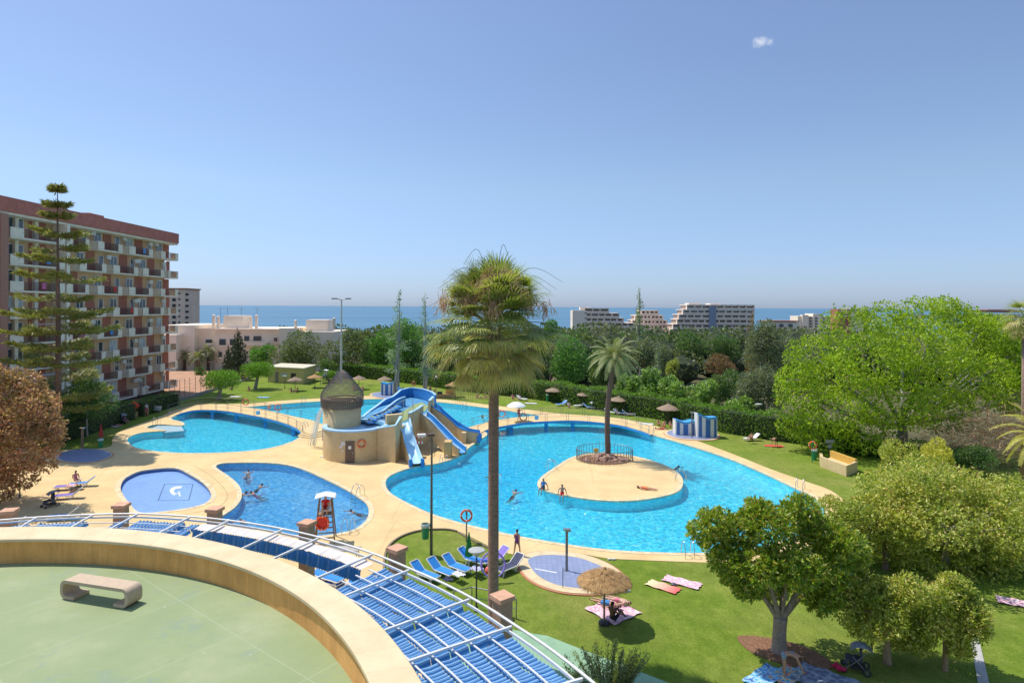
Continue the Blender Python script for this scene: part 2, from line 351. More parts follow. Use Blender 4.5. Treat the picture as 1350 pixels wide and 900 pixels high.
# basins
DEPTH = .8
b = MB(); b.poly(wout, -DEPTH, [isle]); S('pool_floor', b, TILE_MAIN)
b = MB(); b.skirt(wout, -DEPTH, .0); b.skirt(isle, -DEPTH, .0); S('pool_basin_wall', b, WALLTILE)
b = MB(); b.poly(kids, -.7); S('pool_floor', b, TILE_BLUE)
b = MB(); b.skirt(kids, -.7, .0); S('pool_basin_wall', b, mat('kids_wall_tile', (.38, .70, .92), .4))
b = MB(); b.poly(dry, -.28); S('splash_pool_floor', b, TILE_DRY)
b = MB(); b.skirt(dry, -.28, .0); S('pool_basin_wall', b, mat('splash_wall_tile', (.10, .20, .46), .4))
b = MB(); b.poly(wout, -.08, [isle]); S('pool_water', b, WATER)
b = MB(); b.poly(kids, -.08); S('pool_water', b, WATER2)
b = MB(); b.poly([G(219,569),G(196,564.5),(G(209,560)),G(239,561),G(243,567)], -.05); b.skirt([G(219,569),G(196,564.5),(G(209,560)),G(239,561),G(243,567)], -1.2, -.05)
S('pool_entry_ledge', b, mat('ledge_tile', (.35, .5, .55), .4))
# dolphin emblem and its square on the splash pool floor
def on_dry(px, py): return G(px, py, -.27)
b = MB(); q = [on_dry(208.5,659.5), on_dry(217,637.5), on_dry(254.5,637.5), on_dry(249,659)]
for i in range(4):
    A, B = q[i], q[(i + 1) % 4]; d = (B - A).normalized(); n_ = Vector((d.y, -d.x, 0)) * .035
    b.add([A - n_, B - n_, B + n_, A + n_], [(0, 1, 2, 3)])
S('emblem_border', b, mat('dark_grout', (.07, .12, .25), .6))
dol = [(223.5,646),(226,643),(231,641.2),(236,640.8),(241,640.5),(238.5,642.3),(240,643),(236.5,643.6),(232,644),(229.5,646),(229,648.5),(232,650),(238,651.2),(233.5,651.2),(230,651),(231,653.5),(227,651.2),(224.5,649)]
b = MB(); b.poly([on_dry(*p) for p in dol], -.262); b.poly([on_dry(*p) for p in [(234.5,648.5),(237.5,647.5),(237,651),(239,653),(236,654.5),(235.8,651.5)]], -.262)
S('dolphin_emblem', b, mat('emblem_white', (.72, .75, .72), .6))
# side ground
b = MB(); b.poly([G(215,531), G(300,510), G(345,494), G(330,487), G(120,487), G(110,540)], -.35); S('earth_yard', b, EARTH)
green = mat('green_court_paint', (.25, .40, .25), .8, var=.15, scale=1.5)
b = MB(); b.prism([G(560,800), G(690,833), G(722,838), G(752,850), G(830,880), G(1100,985), G(700,1200), G(600,1000)], 0, .02); S('painted_path', b, green)
b = MB(); b.prism([G(1268,780), G(1276,780), G(1318,960), G(1300,960)], 0, .03)
S('footpath', b, mat('grey_paving', (.42, .40, .37), .9, scale=3))
b = MB(); b.prism(GP([(972,840),(990,838),(1020,842),(1060,852),(1095,872),(1088,885),(1050,880),(1010,868),(985,856)]), 0, .03); S('soil_bed', b, SOIL)
# groove cut in the paving between the pools
GROOVE = mat('paving_groove', (.30, .21, .12), .9)
def strip(px, w_, z0, z1, m, name='lawn_edging', k=4):
    p = GP(px, 0, k, False); b = MB(); L = []; Rr = []
    for i, q in enumerate(p):
        t = (p[min(i + 1, len(p) - 1)] - p[max(0, i - 1)]).normalized(); n_ = Vector((t.y, -t.x, 0)) * w_ / 2; L.append(q - n_); Rr.append(q + n_)
    b.prism(L + Rr[::-1], z0, z1); return S(name, b, m)
strip([(506,760),(507,735),(514,719),(532,706.5),(558,699.5),(588,698.5),(602,701)], .12, 0, .12, mat('edging', (.25, .19, .12), .9))
strip([(255,614),(268,621),(279,628),(292,640),(299,650),(298,660),(286,669),(262,675),(235,680),(205,686)], .035, .03, .036, GROOVE, 'paving_joint')
strip([(604,702),(625,714),(648,724),(668,729)], .1, 0, .1, MATS['edging'])
# ================================================================== paints
CREAM = mat('cream_render', (.66, .50, .27), .85, var=.14, scale=.9, spec=.2, bmp=.1)
OCHRE = mat('ochre_render', (.60, .40, .17), .85, var=.18, scale=.8, spec=.2, bmp=.1)
LBLUE = mat('pale_blue_paint', (.40, .62, .80), .45, var=.12, scale=1.5)
MBLUE = mat('slide_blue_paint', (.05, .25, .58), .4, var=.2, scale=1.5)
NAVY = mat('blue_panel_paint', (.04, .15, .40), .5)
WHITE = mat('white_paint', (.80, .79, .76), .5, var=.06)
OFFW = mat('off_white_plastic', (.72, .70, .66), .45, var=.12)
STEEL = mat('stainless_steel', (.55, .56, .57), .25, .9, var=.1)
GREYM = mat('grey_metal', (.22, .22, .22), .5, .5, var=.2)
DARKM = mat('dark_metal', (.05, .05, .055), .5, .4)
DOORM = mat('brown_door_metal', (.16, .11, .08), .5)
GLASS = mat('dark_window_glass', (.06, .075, .09), .08, var=.3, scale=.6, spec=.8)
ORANGE = mat('life_ring_orange', (.80, .12, .03), .5, var=.15)
RED = mat('red_plastic', (.62, .03, .02), .5)
BRICKP = mat('salmon_brick', (.46, .30, .20), .85, var=.25, scale=14, bmp=.2)
CAPM = mat('terracotta_cap', (.60, .34, .21), .8, var=.2, scale=5)
GREENP = mat('green_plastic', (.02, .26, .10), .4)
WOOD = mat('weathered_wood', (.23, .15, .09), .8, var=.3, scale=10)
THATCH = None
def wallmesh(b, pts, z0, zt, th):
    """upright wall along a polyline with a top height per point"""
    n = len(pts); L = []; Rr = []
    for i, q in enumerate(pts):
        t = (pts[min(i + 1, n - 1)] - pts[max(0, i - 1)]); t.z = 0; t.normalize(); nn = Vector((t.y, -t.x, 0)) * th / 2
        L.append(q - nn); Rr.append(q + nn)
    if not isinstance(zt, (list, tuple)): zt = [zt] * n
    if not isinstance(z0, (list, tuple)): z0 = [z0] * n
    o = len(b.v)
    for i in range(n):
        b.v += [(L[i].x, L[i].y, z0[i]), (L[i].x, L[i].y, zt[i]), (Rr[i].x, Rr[i].y, zt[i]), (Rr[i].x, Rr[i].y, z0[i])]
    fs = []
    for i in range(n - 1):
        a = o + 4 * i; c = a + 4
        fs += [(a, c, c + 1, a + 1), (a + 1, c + 1, c + 2, a + 2), (a + 2, c + 2, c + 3, a + 3)]
    fs += [(o, o + 1, o + 2, o + 3), (o + 4 * n - 1, o + 4 * n - 2, o + 4 * n - 3, o + 4 * n - 4)]
    b.f += fs; b.m += [b.mi] * len(fs); return b
def X3(px, py, z): return G(px, py, z)
# ================================================================== water slide building
bc = Vector((-15.6, 62.8, 0)); tc_ = Vector((-17.4, 64.3, 0))
ws = T('water_slide_building', 'round cream pool building with netted tower and three blue water slides', 'water slide', bc)
b = MB(); b.lathe([(3.15, 0), (3.15, 3.0)], 64, bc); P('wall', b, CREAM, ws, True)
b = MB(); b.lathe([(0, 2.75), (2.75, 2.75), (2.75, 3.02), (2.78, 3.1), (3.2, 3.1), (3.24, 3.05), (3.24, 2.93), (3.14, 2.93)], 64, bc); P('roof', b, LBLUE, ws)
b = MB(); b.lathe([(1.9, 0), (1.9, 5.25), (1.75, 5.3), (1.65, 5.25), (1.65, 4.4), (0, 4.4)], 48, tc_); tw = P('tower', b, CREAM, ws, True)
b = MB()
for k in range(60):
    a = 2 * PI * k / 60; b.box((tc_.x + 1.96 * math.cos(a), tc_.y + 1.96 * math.sin(a), 5.05), (.05, .05, .95), a)
b.lathe([(1.93, 4.62), (2.0, 4.62), (2.0, 4.68), (1.93, 4.68)], 48, tc_); b.lathe([(1.6, 5.5), (2.0, 5.5), (2.0, 5.56), (1.6, 5.56)], 48, tc_)
P('slatted_fence', b, mat('fence_wood', (.25, .18, .12), .8), tw)
b = MB(); prof = [(2.12, 4.7), (2.14, 5.5), (2.12, 6.0), (1.85, 6.45), (1.5, 6.9), (1.1, 7.4), (.75, 7.85), (.42, 8.2), (.2, 8.32)]
pp = smoothpts([(r, 0, z) for r, z in prof], 3, False)
for k in range(72):
    for s_ in (1, -1):
        b.tube([tc_ + Vector((p.x * math.cos(2 * PI * k / 72 + s_ * i * .055), p.x * math.sin(2 * PI * k / 72 + s_ * i * .055), p.z)) for i, p in enumerate(pp)], .016, 3, False)
P('bird_net', b, mat('net_cord', (.20, .17, .15), .9, var=.3), tw)
b = MB(); b.lathe([(0, 8.38), (.22, 8.36), (.26, 8.28), (.2, 8.22), (0, 8.22)], 16, tc_); P('net_cap', b, THATCH or WOOD, tw)
b = MB()
b.box((-15.38, 59.66, 1.05), (.86, .12, 2.1)); dr = P('door', b, DOORM, ws)
b = MB(); b.box((-15.38, 59.59, 1.5), (.28, .03, .3)); P('door_sign', b, WHITE, dr)
b = MB(); b.box((-15.09, 59.57, 1.0), (.04, .06, .14)); P('handle', b, STEEL, dr)
for x_, z_, s_ in ((-16.25, 1.55, .3), (-16.1, 1.2, .2), (-16.0, 1.85, .5)):
    b = MB(); b.box((x_, 59.70, z_), (s_, .1, s_ * .7)); P('wall_notice', b, OFFW, ws)
TAN0 = mat('sand_render', (.64, .49, .27), .85, var=.14, scale=1.2)
def seg(lst, mtl, name, th=.22, z0=0, top=None, k=4):
    raw = [X3(a_, b_, 3.2) for a_, b_, c_ in lst]; zs = [c_ for *_, c_ in lst]
    pts = smoothpts([Vector((p.x, p.y, z)) for p, z in zip(raw, zs)], k, False)
    b = MB(); wallmesh(b, [Vector((p.x, p.y, 0)) for p in pts], z0, [p.z for p in pts], th); o_ = P(name, b, mtl, ws)
    if top:
        b = MB(); wallmesh(b, [Vector((p.x, p.y, 0)) for p in pts], [p.z + .003 for p in pts], [p.z + .08 for p in pts], th + .06); P('coping', b, top, o_)
    return o_
PW = [Vector((-13.0, 60.98, 0)), *[Vector((*X3(px, py, 3.2).xy, 0)) for px, py in ((521,566),(528.5,560.5),(539,556),(548,552.5),(557,548.5),(566,542),(571,536.5))]]
def fseg(i0, i1, tops, mtl, cop=None):
    b = MB(); wallmesh(b, PW[i0:i1 + 1], 0, tops, .22); o_ = P('parapet_wall', b, mtl, ws)
    if cop: b = MB(); wallmesh(b, PW[i0:i1 + 1], [z + .003 for z in tops], [z + .08 for z in tops], .3); P('coping', b, cop, o_)
fseg(0, 2, [3.02, 3.55, 4.05], CREAM, LBLUE); fseg(2, 3, [3.1, 3.1], CREAM); fseg(3, 5, [4.05, 4.15, 4.35], TAN0, LBLUE); fseg(5, 6, [3.1, 3.1], TAN0); fseg(6, 7, [4.35, 4.4], TAN0, LBLUE)
seg([(574,533,4.3),(570,529,4.3),(560,525,4.3),(549,522.5,4.25),(540,521.5,4.2),(528,523.5,4.1)], MBLUE, 'parapet_wall', top=LBLUE)
seg([(528,523.5,4.1),(518,528,3.7),(508,531,3.6),(497,535,3.2),(487,541,3.1),(478,545,2.8)], MBLUE, 'parapet_wall', top=LBLUE)
seg([(492,549,3.4),(502,547,3.5),(512,542,3.7),(524,536,4.0),(534,533,4.1)], MBLUE, 'inner_wall', top=LBLUE, th=.15)
fl = PW[1:] + [Vector((*X3(*p, 3.2).xy, 0)) for p in ((573,533.5),(568,529.5),(560,526),(549,523.5),(540,522.5),(528,524.5),(518,529),(508,532),(497,536),(487,542),(479,549))] + [Vector((-16.0, 65.2, 0)), Vector((-13.6, 63.8, 0))]
b = MB(); b.prism(fl, 2.9, 3.06, True); P('platform', b, mat('platform_blue', (.07, .27, .47), .6, scale=2), ws)
gr_ = [Vector((*X3(*p, 3.1).xy, 0)) for p in ((519,562),(530,556),(541,551),(553,546),(561,541),(565,535),(556,530),(545,533),(530,543),(515,549),(508,557))]
b = MB(); b.prism(gr_, 3.06, 3.1); P('floor_mat', b, mat('green_deck_paint', (.26, .32, .12), .8, scale=2), ws)
b = MB(); c0, c1 = X3(486, 556, 3.1), X3(524, 541, 3.1)
for k in range(9):
    p = c0.lerp(c1, k / 8); b.mi = 0; b.box((p.x, p.y, 3.13 + .05 * k), (.62, 1.5, .14), .5); b.mi = 1; b.box((p.x - .28, p.y - .15, 3.21 + .05 * k), (.08, 1.5, .02), .5)
P('stair', b, [MBLUE, mat('yellow_edge', (.62, .60, .12), .7)], ws)
b = MB(); A = [X3(489,548,3.9), X3(506,541,4.2), X3(516,538,4.3), X3(532,527,4.9), X3(544,526,4.9), X3(545,533,4.9), X3(538,541,4.6)]; b.tube(A, .03, 6)
for p in A: b.tube([p, Vector((p.x, p.y, 3.1))], .025, 6)
P('handrail', b, STEEL, ws)
b = MB(); b.box((*X3(519, 551, 3.6).xy, 3.55), (1.6, .5, .9), .5); P('shower_wall', b, CREAM, ws)
b = MB()
for k in range(14):
    p = X3(497 + k * 2.6, 556 - k * .4, 3.4); b.tube([Vector((p.x, p.y, 3.1)), Vector((p.x, p.y, 3.9))], .02, 5)
P('railing', b, GREYM, ws)
def slide(pts, w_, drop, name, floor_m, rim_m, side_m, endbox=True, foot=0.0, H=.42):
    c = smoothpts([X3(*p) for p in pts], 6, False); n = len(c)
    L = []
    for i in range(n):
        t = c[min(i + 1, n - 1)] - c[max(0, i - 1)]; t.z = 0; t.normalize(); L.append(Vector((-t.y, t.x, 0)))
    sl_ = MB()
    rows = []
    for i in range(n):
        s_ = L[i]; p = c[i]
        rows.append([p + s_ * w_ + Vector((0, 0, H)), p + s_ * (w_ * .92) + Vector((0, 0, .1)), p + s_ * (w_ * .6), p - s_ * (w_ * .6), p - s_ * (w_ * .92) + Vector((0, 0, .1)), p - s_ * w_ + Vector((0, 0, H))])
    o = []; 
    for r_ in rows: o += r_
    sl_.add(o, [(i * 6 + j, i * 6 + j + 1, (i + 1) * 6 + j + 1, (i + 1) * 6 + j) for i in range(n - 1) for j in range(5)])
    so = P('slide', sl_, floor_m, ws, True)
    for s in (1, -1):
        b = MB()
        for i in range(n - 1):
            a0 = c[i] + L[i] * s * w_ + Vector((0, 0, H)); a1 = c[i + 1] + L[i + 1] * s * w_ + Vector((0, 0, H)); o0 = L[i] * s * .14; o1 = L[i + 1] * s * .14
            up = Vector((0, 0, .05)); dn = Vector((0, 0, -.06))
            b.add([a0 + dn, a0 + up, a0 + o0 + up, a0 + o0 + dn, a1 + dn, a1 + up, a1 + o1 + up, a1 + o1 + dn], [(0, 4, 5, 1), (1, 5, 6, 2), (2, 6, 7, 3), (3, 7, 4, 0)])
        P('rim', b, rim_m, so)
    for s in (1, -1):
        b = MB(); pts_ = [c[i] + L[i] * s * (w_ + .07) for i in range(n)]
        zt = [p.z + H - .065 for p in c]; zb = [max(foot, p.z - drop) for p in c]
        wallmesh(b, [Vector((p.x, p.y, 0)) for p in pts_], zb, zt, .12); P('side_wall', b, side_m, so)
    if endbox:
        p = c[-1]; b = MB(); a_ = math.atan2(L[-1].y, L[-1].x)
        for s in (1, -1):
            e = p + L[-1] * s * (w_ + .1); b.box((e.x, e.y, max(.25, p.z * .5 + .2)), (.3, .35, .75), a_); P('end_block', b, MBLUE, so); b = MB()
    return so, c
PALEB = mat('slide_light_blue', (.42, .68, .86), .3, var=.12, scale=2, spec=.6)
MIDB = mat('slide_deep_blue', (.05, .30, .66), .3, var=.12, scale=2, spec=.6)
TAN = mat('tan_render', (.60, .47, .27), .85, var=.14, scale=1.2)
slide([(533,557,3.25),(536,570,2.5),(540,585,1.5),(545,600,.7),(549,611,.3)], .46, 1.2, 'slide', PALEB, LBLUE, CREAM)
slide([(559,549,3.25),(569,557,2.75),(583,571,1.8),(597,586,.85),(610,597,.25)], .40, 1.3, 'slide', MIDB, LBLUE, TAN, False, 0.0, .5)
slide([(569,539,3.25),(579,547,2.7),(591,557,1.9),(603,567,1.1),(615,574,.65),(632,577,.45)], .42, .95, 'slide', MIDB, MBLUE, TAN, True, -.3, .72)
b = MB(); p = X3(590, 604, 0); b.box((p.x, p.y + .6, .8), (.7, 1.2, 1.6)); P('slide_pier', b, OCHRE, ws)
b = MB(); p = X3(612, 583, 0); b.box((p.x, p.y, .6), (.5, 1.4, 1.2)); P('slide_pier', b, TAN, ws)
b = MB(); 
for k in range(2):
    for j in range(4): b.mi = j % 2; p = X3(552 + j * 2.1, 575 + k * 3, 2.1); b.box((p.x, p.y - .9, 2.2 - k * .3), (.12, .04, .2))
P('safety_signs', b, [RED, WHITE], ws).name = 'safety_sign'
# water spouting from the tower into the back pool
b = MB(); s0 = Vector((-19.2, 65.3, 4.75))
b.tube([Vector((-18.8, 65.0, 4.35)), Vector((-19.0, 65.2, 4.7)), s0], .09, 8); P('spout', b, WHITE, tw)
b = MB()
for k in range(16):
    a_ = rnd.uniform(-.35, .35); v0 = rnd.uniform(1.4, 2.3); pts = []
    for j in range(9):
        t_ = j / 8 * 1.02; pts.append(s0 + Vector((-v0 * t_, v0 * t_ * (.55 + a_), .5 * t_ - 4.9 * t_ * t_)))
    b.tube([p for p in pts if p.z > -.12], [.035 * rnd.uniform(.5, 1)] * len([p for p in pts if p.z > -.12]), 5)
o = S('water_jet', b, mat('falling_water', (.75, .85, .9), .15, spec=.6), 'stuff', True)
# ================================================================== low arched footbridges
def bridge(name, label, FR, BK, zmid, piers, nz0, nz1):
    th_ = T(name, label, 'footbridge', (*G(*FR[len(FR) // 2]).xy, 0))
    def lift(lst):
        n = len(lst); L = []
        for i, p in enumerate(lst):
            u = i / (n - 1); z = zmid * math.sin(PI * min(1, max(0, (u * 1.1 - .05)))) ** .7 + .045; L.append(G(*p, z))
        return smoothpts(L, 5, False)
    A, B = lift(FR), lift(BK); m_ = min(len(A), len(B))
    b = MB(); b.ribbon(A, B); dn = Vector((0, 0, -.02)); P('walkway', b, DECK, th_)
    for Q, s in ((A, -1), (B, 1)):
        b = MB(); lo = [Vector((p.x, p.y, max(p.z - .30, -.3))) for p in Q]; b.ribbon(Q, lo); P('fascia', b, MATS['fascia_blue'], th_)
    b = MB(); lo = [Vector((p.x, p.y, p.z - .28)) for p in A]; lo2 = [Vector((p.x, p.y, p.z - .28)) for p in B]; b.ribbon(lo, lo2); P('soffit', b, MATS['fascia_blue'], th_)
    for px, s in piers:
        i = min(range(len(A)), key=lambda k: abs((A[k].x / A[k].y) - (px - CX) / F)); p, q_ = A[i], B[i]
        c = p.lerp(q_, .5); d = q_ - p; b = MB(); a_ = math.atan2(d.y, d.x)
        b.box((c.x, c.y, (p.z - .28 - 1.3) / 2), (max(.5, d.length - .5), .45, p.z - .28 + 1.3), a_); P('pier', b, MATS['fascia_blue'], th_)
    for Q in (A, B):
        r = T('railing', None, None); del r['label']; del r['category']; r.parent = th_; r.location = (0, 0, 0)
        r.matrix_parent_inverse = Matrix.Identity(4)
        up = [Vector((p.x, p.y, p.z + .95)) for p in Q]; md = [Vector((p.x, p.y, p.z + .5)) for p in Q]
        b = MB(); b.tube(up, .022, 6); b.tube(md, .012, 5); P('top_rail', b, GREYM, r)
        acc = 0; last = None
        for i, p in enumerate(Q):
            if last is None or (p - last).length > 2.3:
                last = p; t_ = (Q[min(i + 1, len(Q) - 1)] - Q[max(0, i - 1)]).normalized() * .13; b = MB()
                for s in (-1, 1):
                    a_ = p + t_ * s; b.tube([a_, a_ + Vector((0, 0, 1.0))], .022, 6)
                P('post', b, GREYM, r)
    return th_, A, B
mat('fascia_blue', (.05, .30, .62), .45, var=.2, scale=2)
brL, LA, LB = bridge('footbridge', 'low curved footbridge with blue edge crossing the pool before the netted tower', [(222,550),(250,541.5),(275,540),(300,542),(330,547),(355,552),(380,559.5),(393,566),(399,572)], [(222,543),(250,535),(275,532.5),(300,533.5),(330,537),(355,541),(385,548),(412,554),(428,560)], .55, [(282,0),(312,0),(353,0),(387,0)], 0, 0)
brR, RA, RB = bridge('footbridge', 'low curved footbridge with blue edge and life rings behind the tall fan palm', [(630,572),(645,565),(665,561),(690,557),(720,555),(755,554),(790,556.5),(820,561),(845,568),(858,573)], [(606,567),(628,560),(655,553.5),(690,549),(720,547.5),(755,547.5),(790,549.5),(820,554),(845,560),(866,565)], .55, [(673,0),(723,0),(759,0),(640,0)], 0, 0)
# steps up to the footbridge
b = MB()
for k in range(3):
    p = [G(398 - k * 3, 573 + k * 1.5), G(410, 576 + k * 1.3), G(428, 570 + k * 2), G(428, 562), G(412, 562), G(400, 570)]; b.prism(p, .03, .33 - k * .1 + .002)
one('pool_steps', b, CREAM, 'curved sandy steps joining the footbridge to the round pool building', 'steps', G(410, 573))
# ================================================================== upper terrace
tcx, tcy = -12.0, 5.0; TC = Vector((tcx, tcy, 0))
m, t, bb = new_mat('green_terrace_paint')
c = ramp(t, nz(t, .5, 7, .7), [(.3, (.215, .275, .12)), (.55, (.26, .315, .145)), (.8, (.34, .37, .205))])
c = mix(t, ramp(t, nz(t, 1.1, 7, .75), [(.56, (0, 0, 0)), (.68, (.6, .6, .6))]), c, (.20, .27, .20))
c = mix(t, ramp(t, nz(t, 3.1, 8, .8), [(.655, (0, 0, 0)), (.69, (.8, .8, .8))]), c, (.62, .62, .58))
br = t.nodes.new('ShaderNodeTexBrick'); br.offset = 0; br.inputs['Scale'].default_value = 1; br.inputs['Brick Width'].default_value = 2.3; br.inputs['Row Height'].default_value = 3.2; br.inputs['Mortar Size'].default_value = .012
br.inputs['Color1'].default_value = (0, 0, 0, 1); br.inputs['Color2'].default_value = (0, 0, 0, 1); br.inputs['Mortar'].default_value = (.45, .45, .45, 1)
tcn = t.nodes.new('ShaderNodeTexCoord'); mp = t.nodes.new('ShaderNodeMapping'); mp.inputs['Rotation'].default_value = (0, 0, .65); t.links.new(tcn.outputs['Object'], mp.inputs[0]); t.links.new(mp.outputs[0], br.inputs['Vector'])
c = mix(t, br.outputs[0], c, (.36, .42, .26))
t.links.new(c, bb.inputs['Base Color']); bb.inputs['Roughness'].default_value = .75; bump(t, bb, nz(t, 12, 4, .7), .25, .01)
GT = m
IC, OC = Vector((-11.39, 5.01, 0)), Vector((-11.82, 4.58, 0)); FZ = 8.65
b = MB(); b.lathe([(0, FZ), (10.36, FZ)], 96, IC); S('terrace_floor', b, GT)
tw_ = T('terrace_wall', 'curved ochre parapet with broad pale coping round the green terrace', 'wall', TC)
mo, t, bb = new_mat('ochre_stucco')
c = ramp(t, nz(t, 1.4, 6, .7), [(.3, (.70, .34, .10)), (.7, (.90, .47, .15))]); c = mix(t, .5, c, ramp(t, nz(t, 5, 5, .75, stretch=(1, 1, .12)), [(.4, (.72, .70, .64)), (.6, (1.05, 1.04, 1.02))]), 'MULTIPLY')
t.links.new(c, bb.inputs['Base Color']); bb.inputs['Roughness'].default_value = .9; bump(t, bb, nz(t, 14, 5, .7), .3, .02)
b = MB(); b.lathe([(10.35, 8.5), (10.35, 9.19)], 120, IC); P('inner_face', b, mo, tw_, True)
b = MB(); b.lathe([(11.52, 0), (11.52, 9.19)], 120, OC); P('outer_face', b, CREAM, tw_, True)
mc, t, bb = new_mat('coping_tiles')
c = ramp(t, nz(t, 1.2, 6, .7), [(.3, (.62, .47, .27)), (.6, (.72, .57, .35)), (.8, (.78, .65, .44))]); c = mix(t, ramp(t, nz(t, 9, 6, .8), [(.64, (0, 0, 0)), (.7, (.35, .35, .35))]), c, (.40, .28, .16))
t.links.new(c, bb.inputs['Base Color']); bb.inputs['Roughness'].default_value = .85; bump(t, bb, nz(t, 25, 3), .2, .01)
for k in range(64):
    a0 = R(-30) + k * R(3.6); b = MB(); vs_ = []
    for j in range(5):
        a_ = a0 + .00012 + (R(3.6) - .00024) * j / 4; u_ = Vector((math.cos(a_), math.sin(a_), 0))
        for c_, r_, z_ in ((IC, 10.30, 9.19), (IC, 10.30, 9.25), (IC, 10.32, 9.265), (OC, 11.58, 9.265), (OC, 11.60, 9.25), (OC, 11.60, 9.19)): vs_.append(c_ + u_ * r_ + Vector((0, 0, z_)))
    b.add(vs_, [(j * 6 + i, (j + 1) * 6 + i, (j + 1) * 6 + (i + 1) % 6, j * 6 + (i + 1) % 6) for j in range(4) for i in range(6)] + [tuple(range(6)), tuple(range(29, 23, -1))]); P('coping_slab', b, mc, tw_)
# bench, a slab curled under at both ends
bl = (-8.80, 13.45, 8.65)
be = T('bench', 'pinkish concrete bench curling under at both ends on the green terrace', 'bench', bl)
prof = []
for x, z in ((-.62, .05), (-.86, .05)): prof.append((x, z))
for k in range(7): a = R(-90 - k * 30 * .5); prof.append((-.88 + .13 * math.cos(R(270 - k * 15)), .18 + .13 * math.sin(R(270 - k * 15))))
for k in range(7): prof.append((-.88 + .13 * math.cos(R(180 - k * 15)), .31 + .13 * math.sin(R(180 - k * 15))))
full = prof + [(-x, z) for x, z in prof[::-1]]
b = MB(); wd, tk = .19, .04; n = len(full); o = []
for i, (x, z) in enumerate(full):
    x0, z0 = full[max(0, i - 1)]; x1, z1 = full[min(n - 1, i + 1)]; l = math.hypot(x1 - x0, z1 - z0); nx, nz_ = -(z1 - z0) / l, (x1 - x0) / l
    for y, s in ((-wd, 1), (wd, 1), (wd, -1), (-wd, -1)): o.append((x * .92 + nx * tk * s, y, z + nz_ * tk * s))
b.add(o, [(i * 4 + j, i * 4 + (j + 1) % 4, (i + 1) * 4 + (j + 1) % 4, (i + 1) * 4 + j) for i in range(n - 1) for j in range(4)] + [(0, 1, 2, 3), tuple(4 * n - 4 + j for j in (3, 2, 1, 0))])
be.rotation_euler = (0, 0, R(-15)); be.scale = (.93, 1, .86)
o = bpy.data.objects.new('slab', b.mesh('slab', mat('cast_concrete', (.54, .41, .28), .85, var=.12, scale=12, bmp=.2))); col.objects.link(o); o.parent = be
# ================================================================== pergola with blue pleated awnings
pg = T('pergola', 'white steel pergola arc with blue striped awnings below the round terrace', 'pergola', (tcx, tcy, 0))
ZP = 8.3
def pol(r, a, z):
    r = r * np.interp(a, [-26, -11, 0, 13, 27, 41, 56, 65, 82], [14.7, 14.96, 15.07, 14.83, 14.6, 14.47, 14.6, 14.82, 15.3]) / 14.75
    return Vector((tcx + r * math.sin(R(a)), tcy + r * math.cos(R(a)), z))
WSTEEL = mat('white_steel', (.72, .71, .68), .4, .1, var=.1)
b = MB(); b.tube([pol(14.75, a, ZP) for a in np.arange(-26, 84, 1.5)], .03, 8); P('ring_rail', b, WSTEEL, pg, True)
b = MB(); wallmesh(b, [pol(14.52, a, 0) for a in np.arange(-26, 84, 1.5)], ZP - .05, ZP + .0, .04); P('ring_beam', b, WSTEEL, pg)
beams = [-24.5, -17.5, -11, -4.8, .4, 7.4, 12.8, 20.9, 26.6, 35.1, 41.1, 50.1, 56.2, 64.9, 71, 79.5]
for a in beams:
    b = MB(); i0, i1 = pol(11.35, a, ZP + .03), pol(14.62, a, ZP + .03); c = i0.lerp(i1, .5); b.box(c, (.05, (i1 - i0).length, .05), -R(a)); P('beam', b, WSTEEL, pg)
for a in (-26, -14.6, -2.6, 9.5, 23, 37, 52.4, 80):
    p = pol(15.1, a, 0); b = MB(); b.box((p.x, p.y, 4.2), (.33, .33, 8.4), -R(a)); pi = P('pillar', b, BRICKP, pg)
    b = MB(); b.box((p.x, p.y, 8.46), (.42, .42, .10), -R(a)); P('cap', b, CAPM, pi)
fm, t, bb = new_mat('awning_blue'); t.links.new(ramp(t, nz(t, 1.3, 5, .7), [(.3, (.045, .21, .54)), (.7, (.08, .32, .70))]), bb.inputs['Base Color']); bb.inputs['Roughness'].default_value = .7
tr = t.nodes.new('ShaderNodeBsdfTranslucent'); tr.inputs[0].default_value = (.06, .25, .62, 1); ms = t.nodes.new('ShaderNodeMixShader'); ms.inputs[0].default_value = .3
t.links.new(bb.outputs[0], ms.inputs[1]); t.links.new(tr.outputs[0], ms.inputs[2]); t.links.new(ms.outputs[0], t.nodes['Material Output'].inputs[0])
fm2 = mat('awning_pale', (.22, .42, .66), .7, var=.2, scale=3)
rows_ = [11.5 + .43 * k for k in range(8)]
def awning(a0, a1, r0, r1, seed):
    rr = random.Random(seed); b = MB(); rm = (r0 + r1) / 2; L = rm * R(a1 - a0); nw = max(4, int(L / .105)); sub = 6; n = nw * sub
    V_ = []; ph = rr.random() * 6
    for i in range(n + 1):
        u = i / n; a = a0 + (a1 - a0) * u; w_ = math.sin(2 * PI * i / sub)
        end = max(0, 1 - min(u, 1 - u) * L / .14); droop = -.13 * end ** 2
        z = ZP - .10 + .02 * w_ + droop - .05 * math.sin(PI * u) + .012 * math.sin(ph + i * .21)
        sh = .012 * math.sin(ph + i * .13)
        for k, f_ in enumerate((0, .5, 1)): V_.append(pol(r0 + (r1 - r0) * f_ + sh, a, z - (.02 if k == 1 else 0)))
    o = len(b.v); b.v += [tuple(p) for p in V_]
    for i in range(n):
        for k in range(2):
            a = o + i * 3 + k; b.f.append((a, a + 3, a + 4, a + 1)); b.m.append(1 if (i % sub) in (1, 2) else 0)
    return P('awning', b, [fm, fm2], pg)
sd = 0
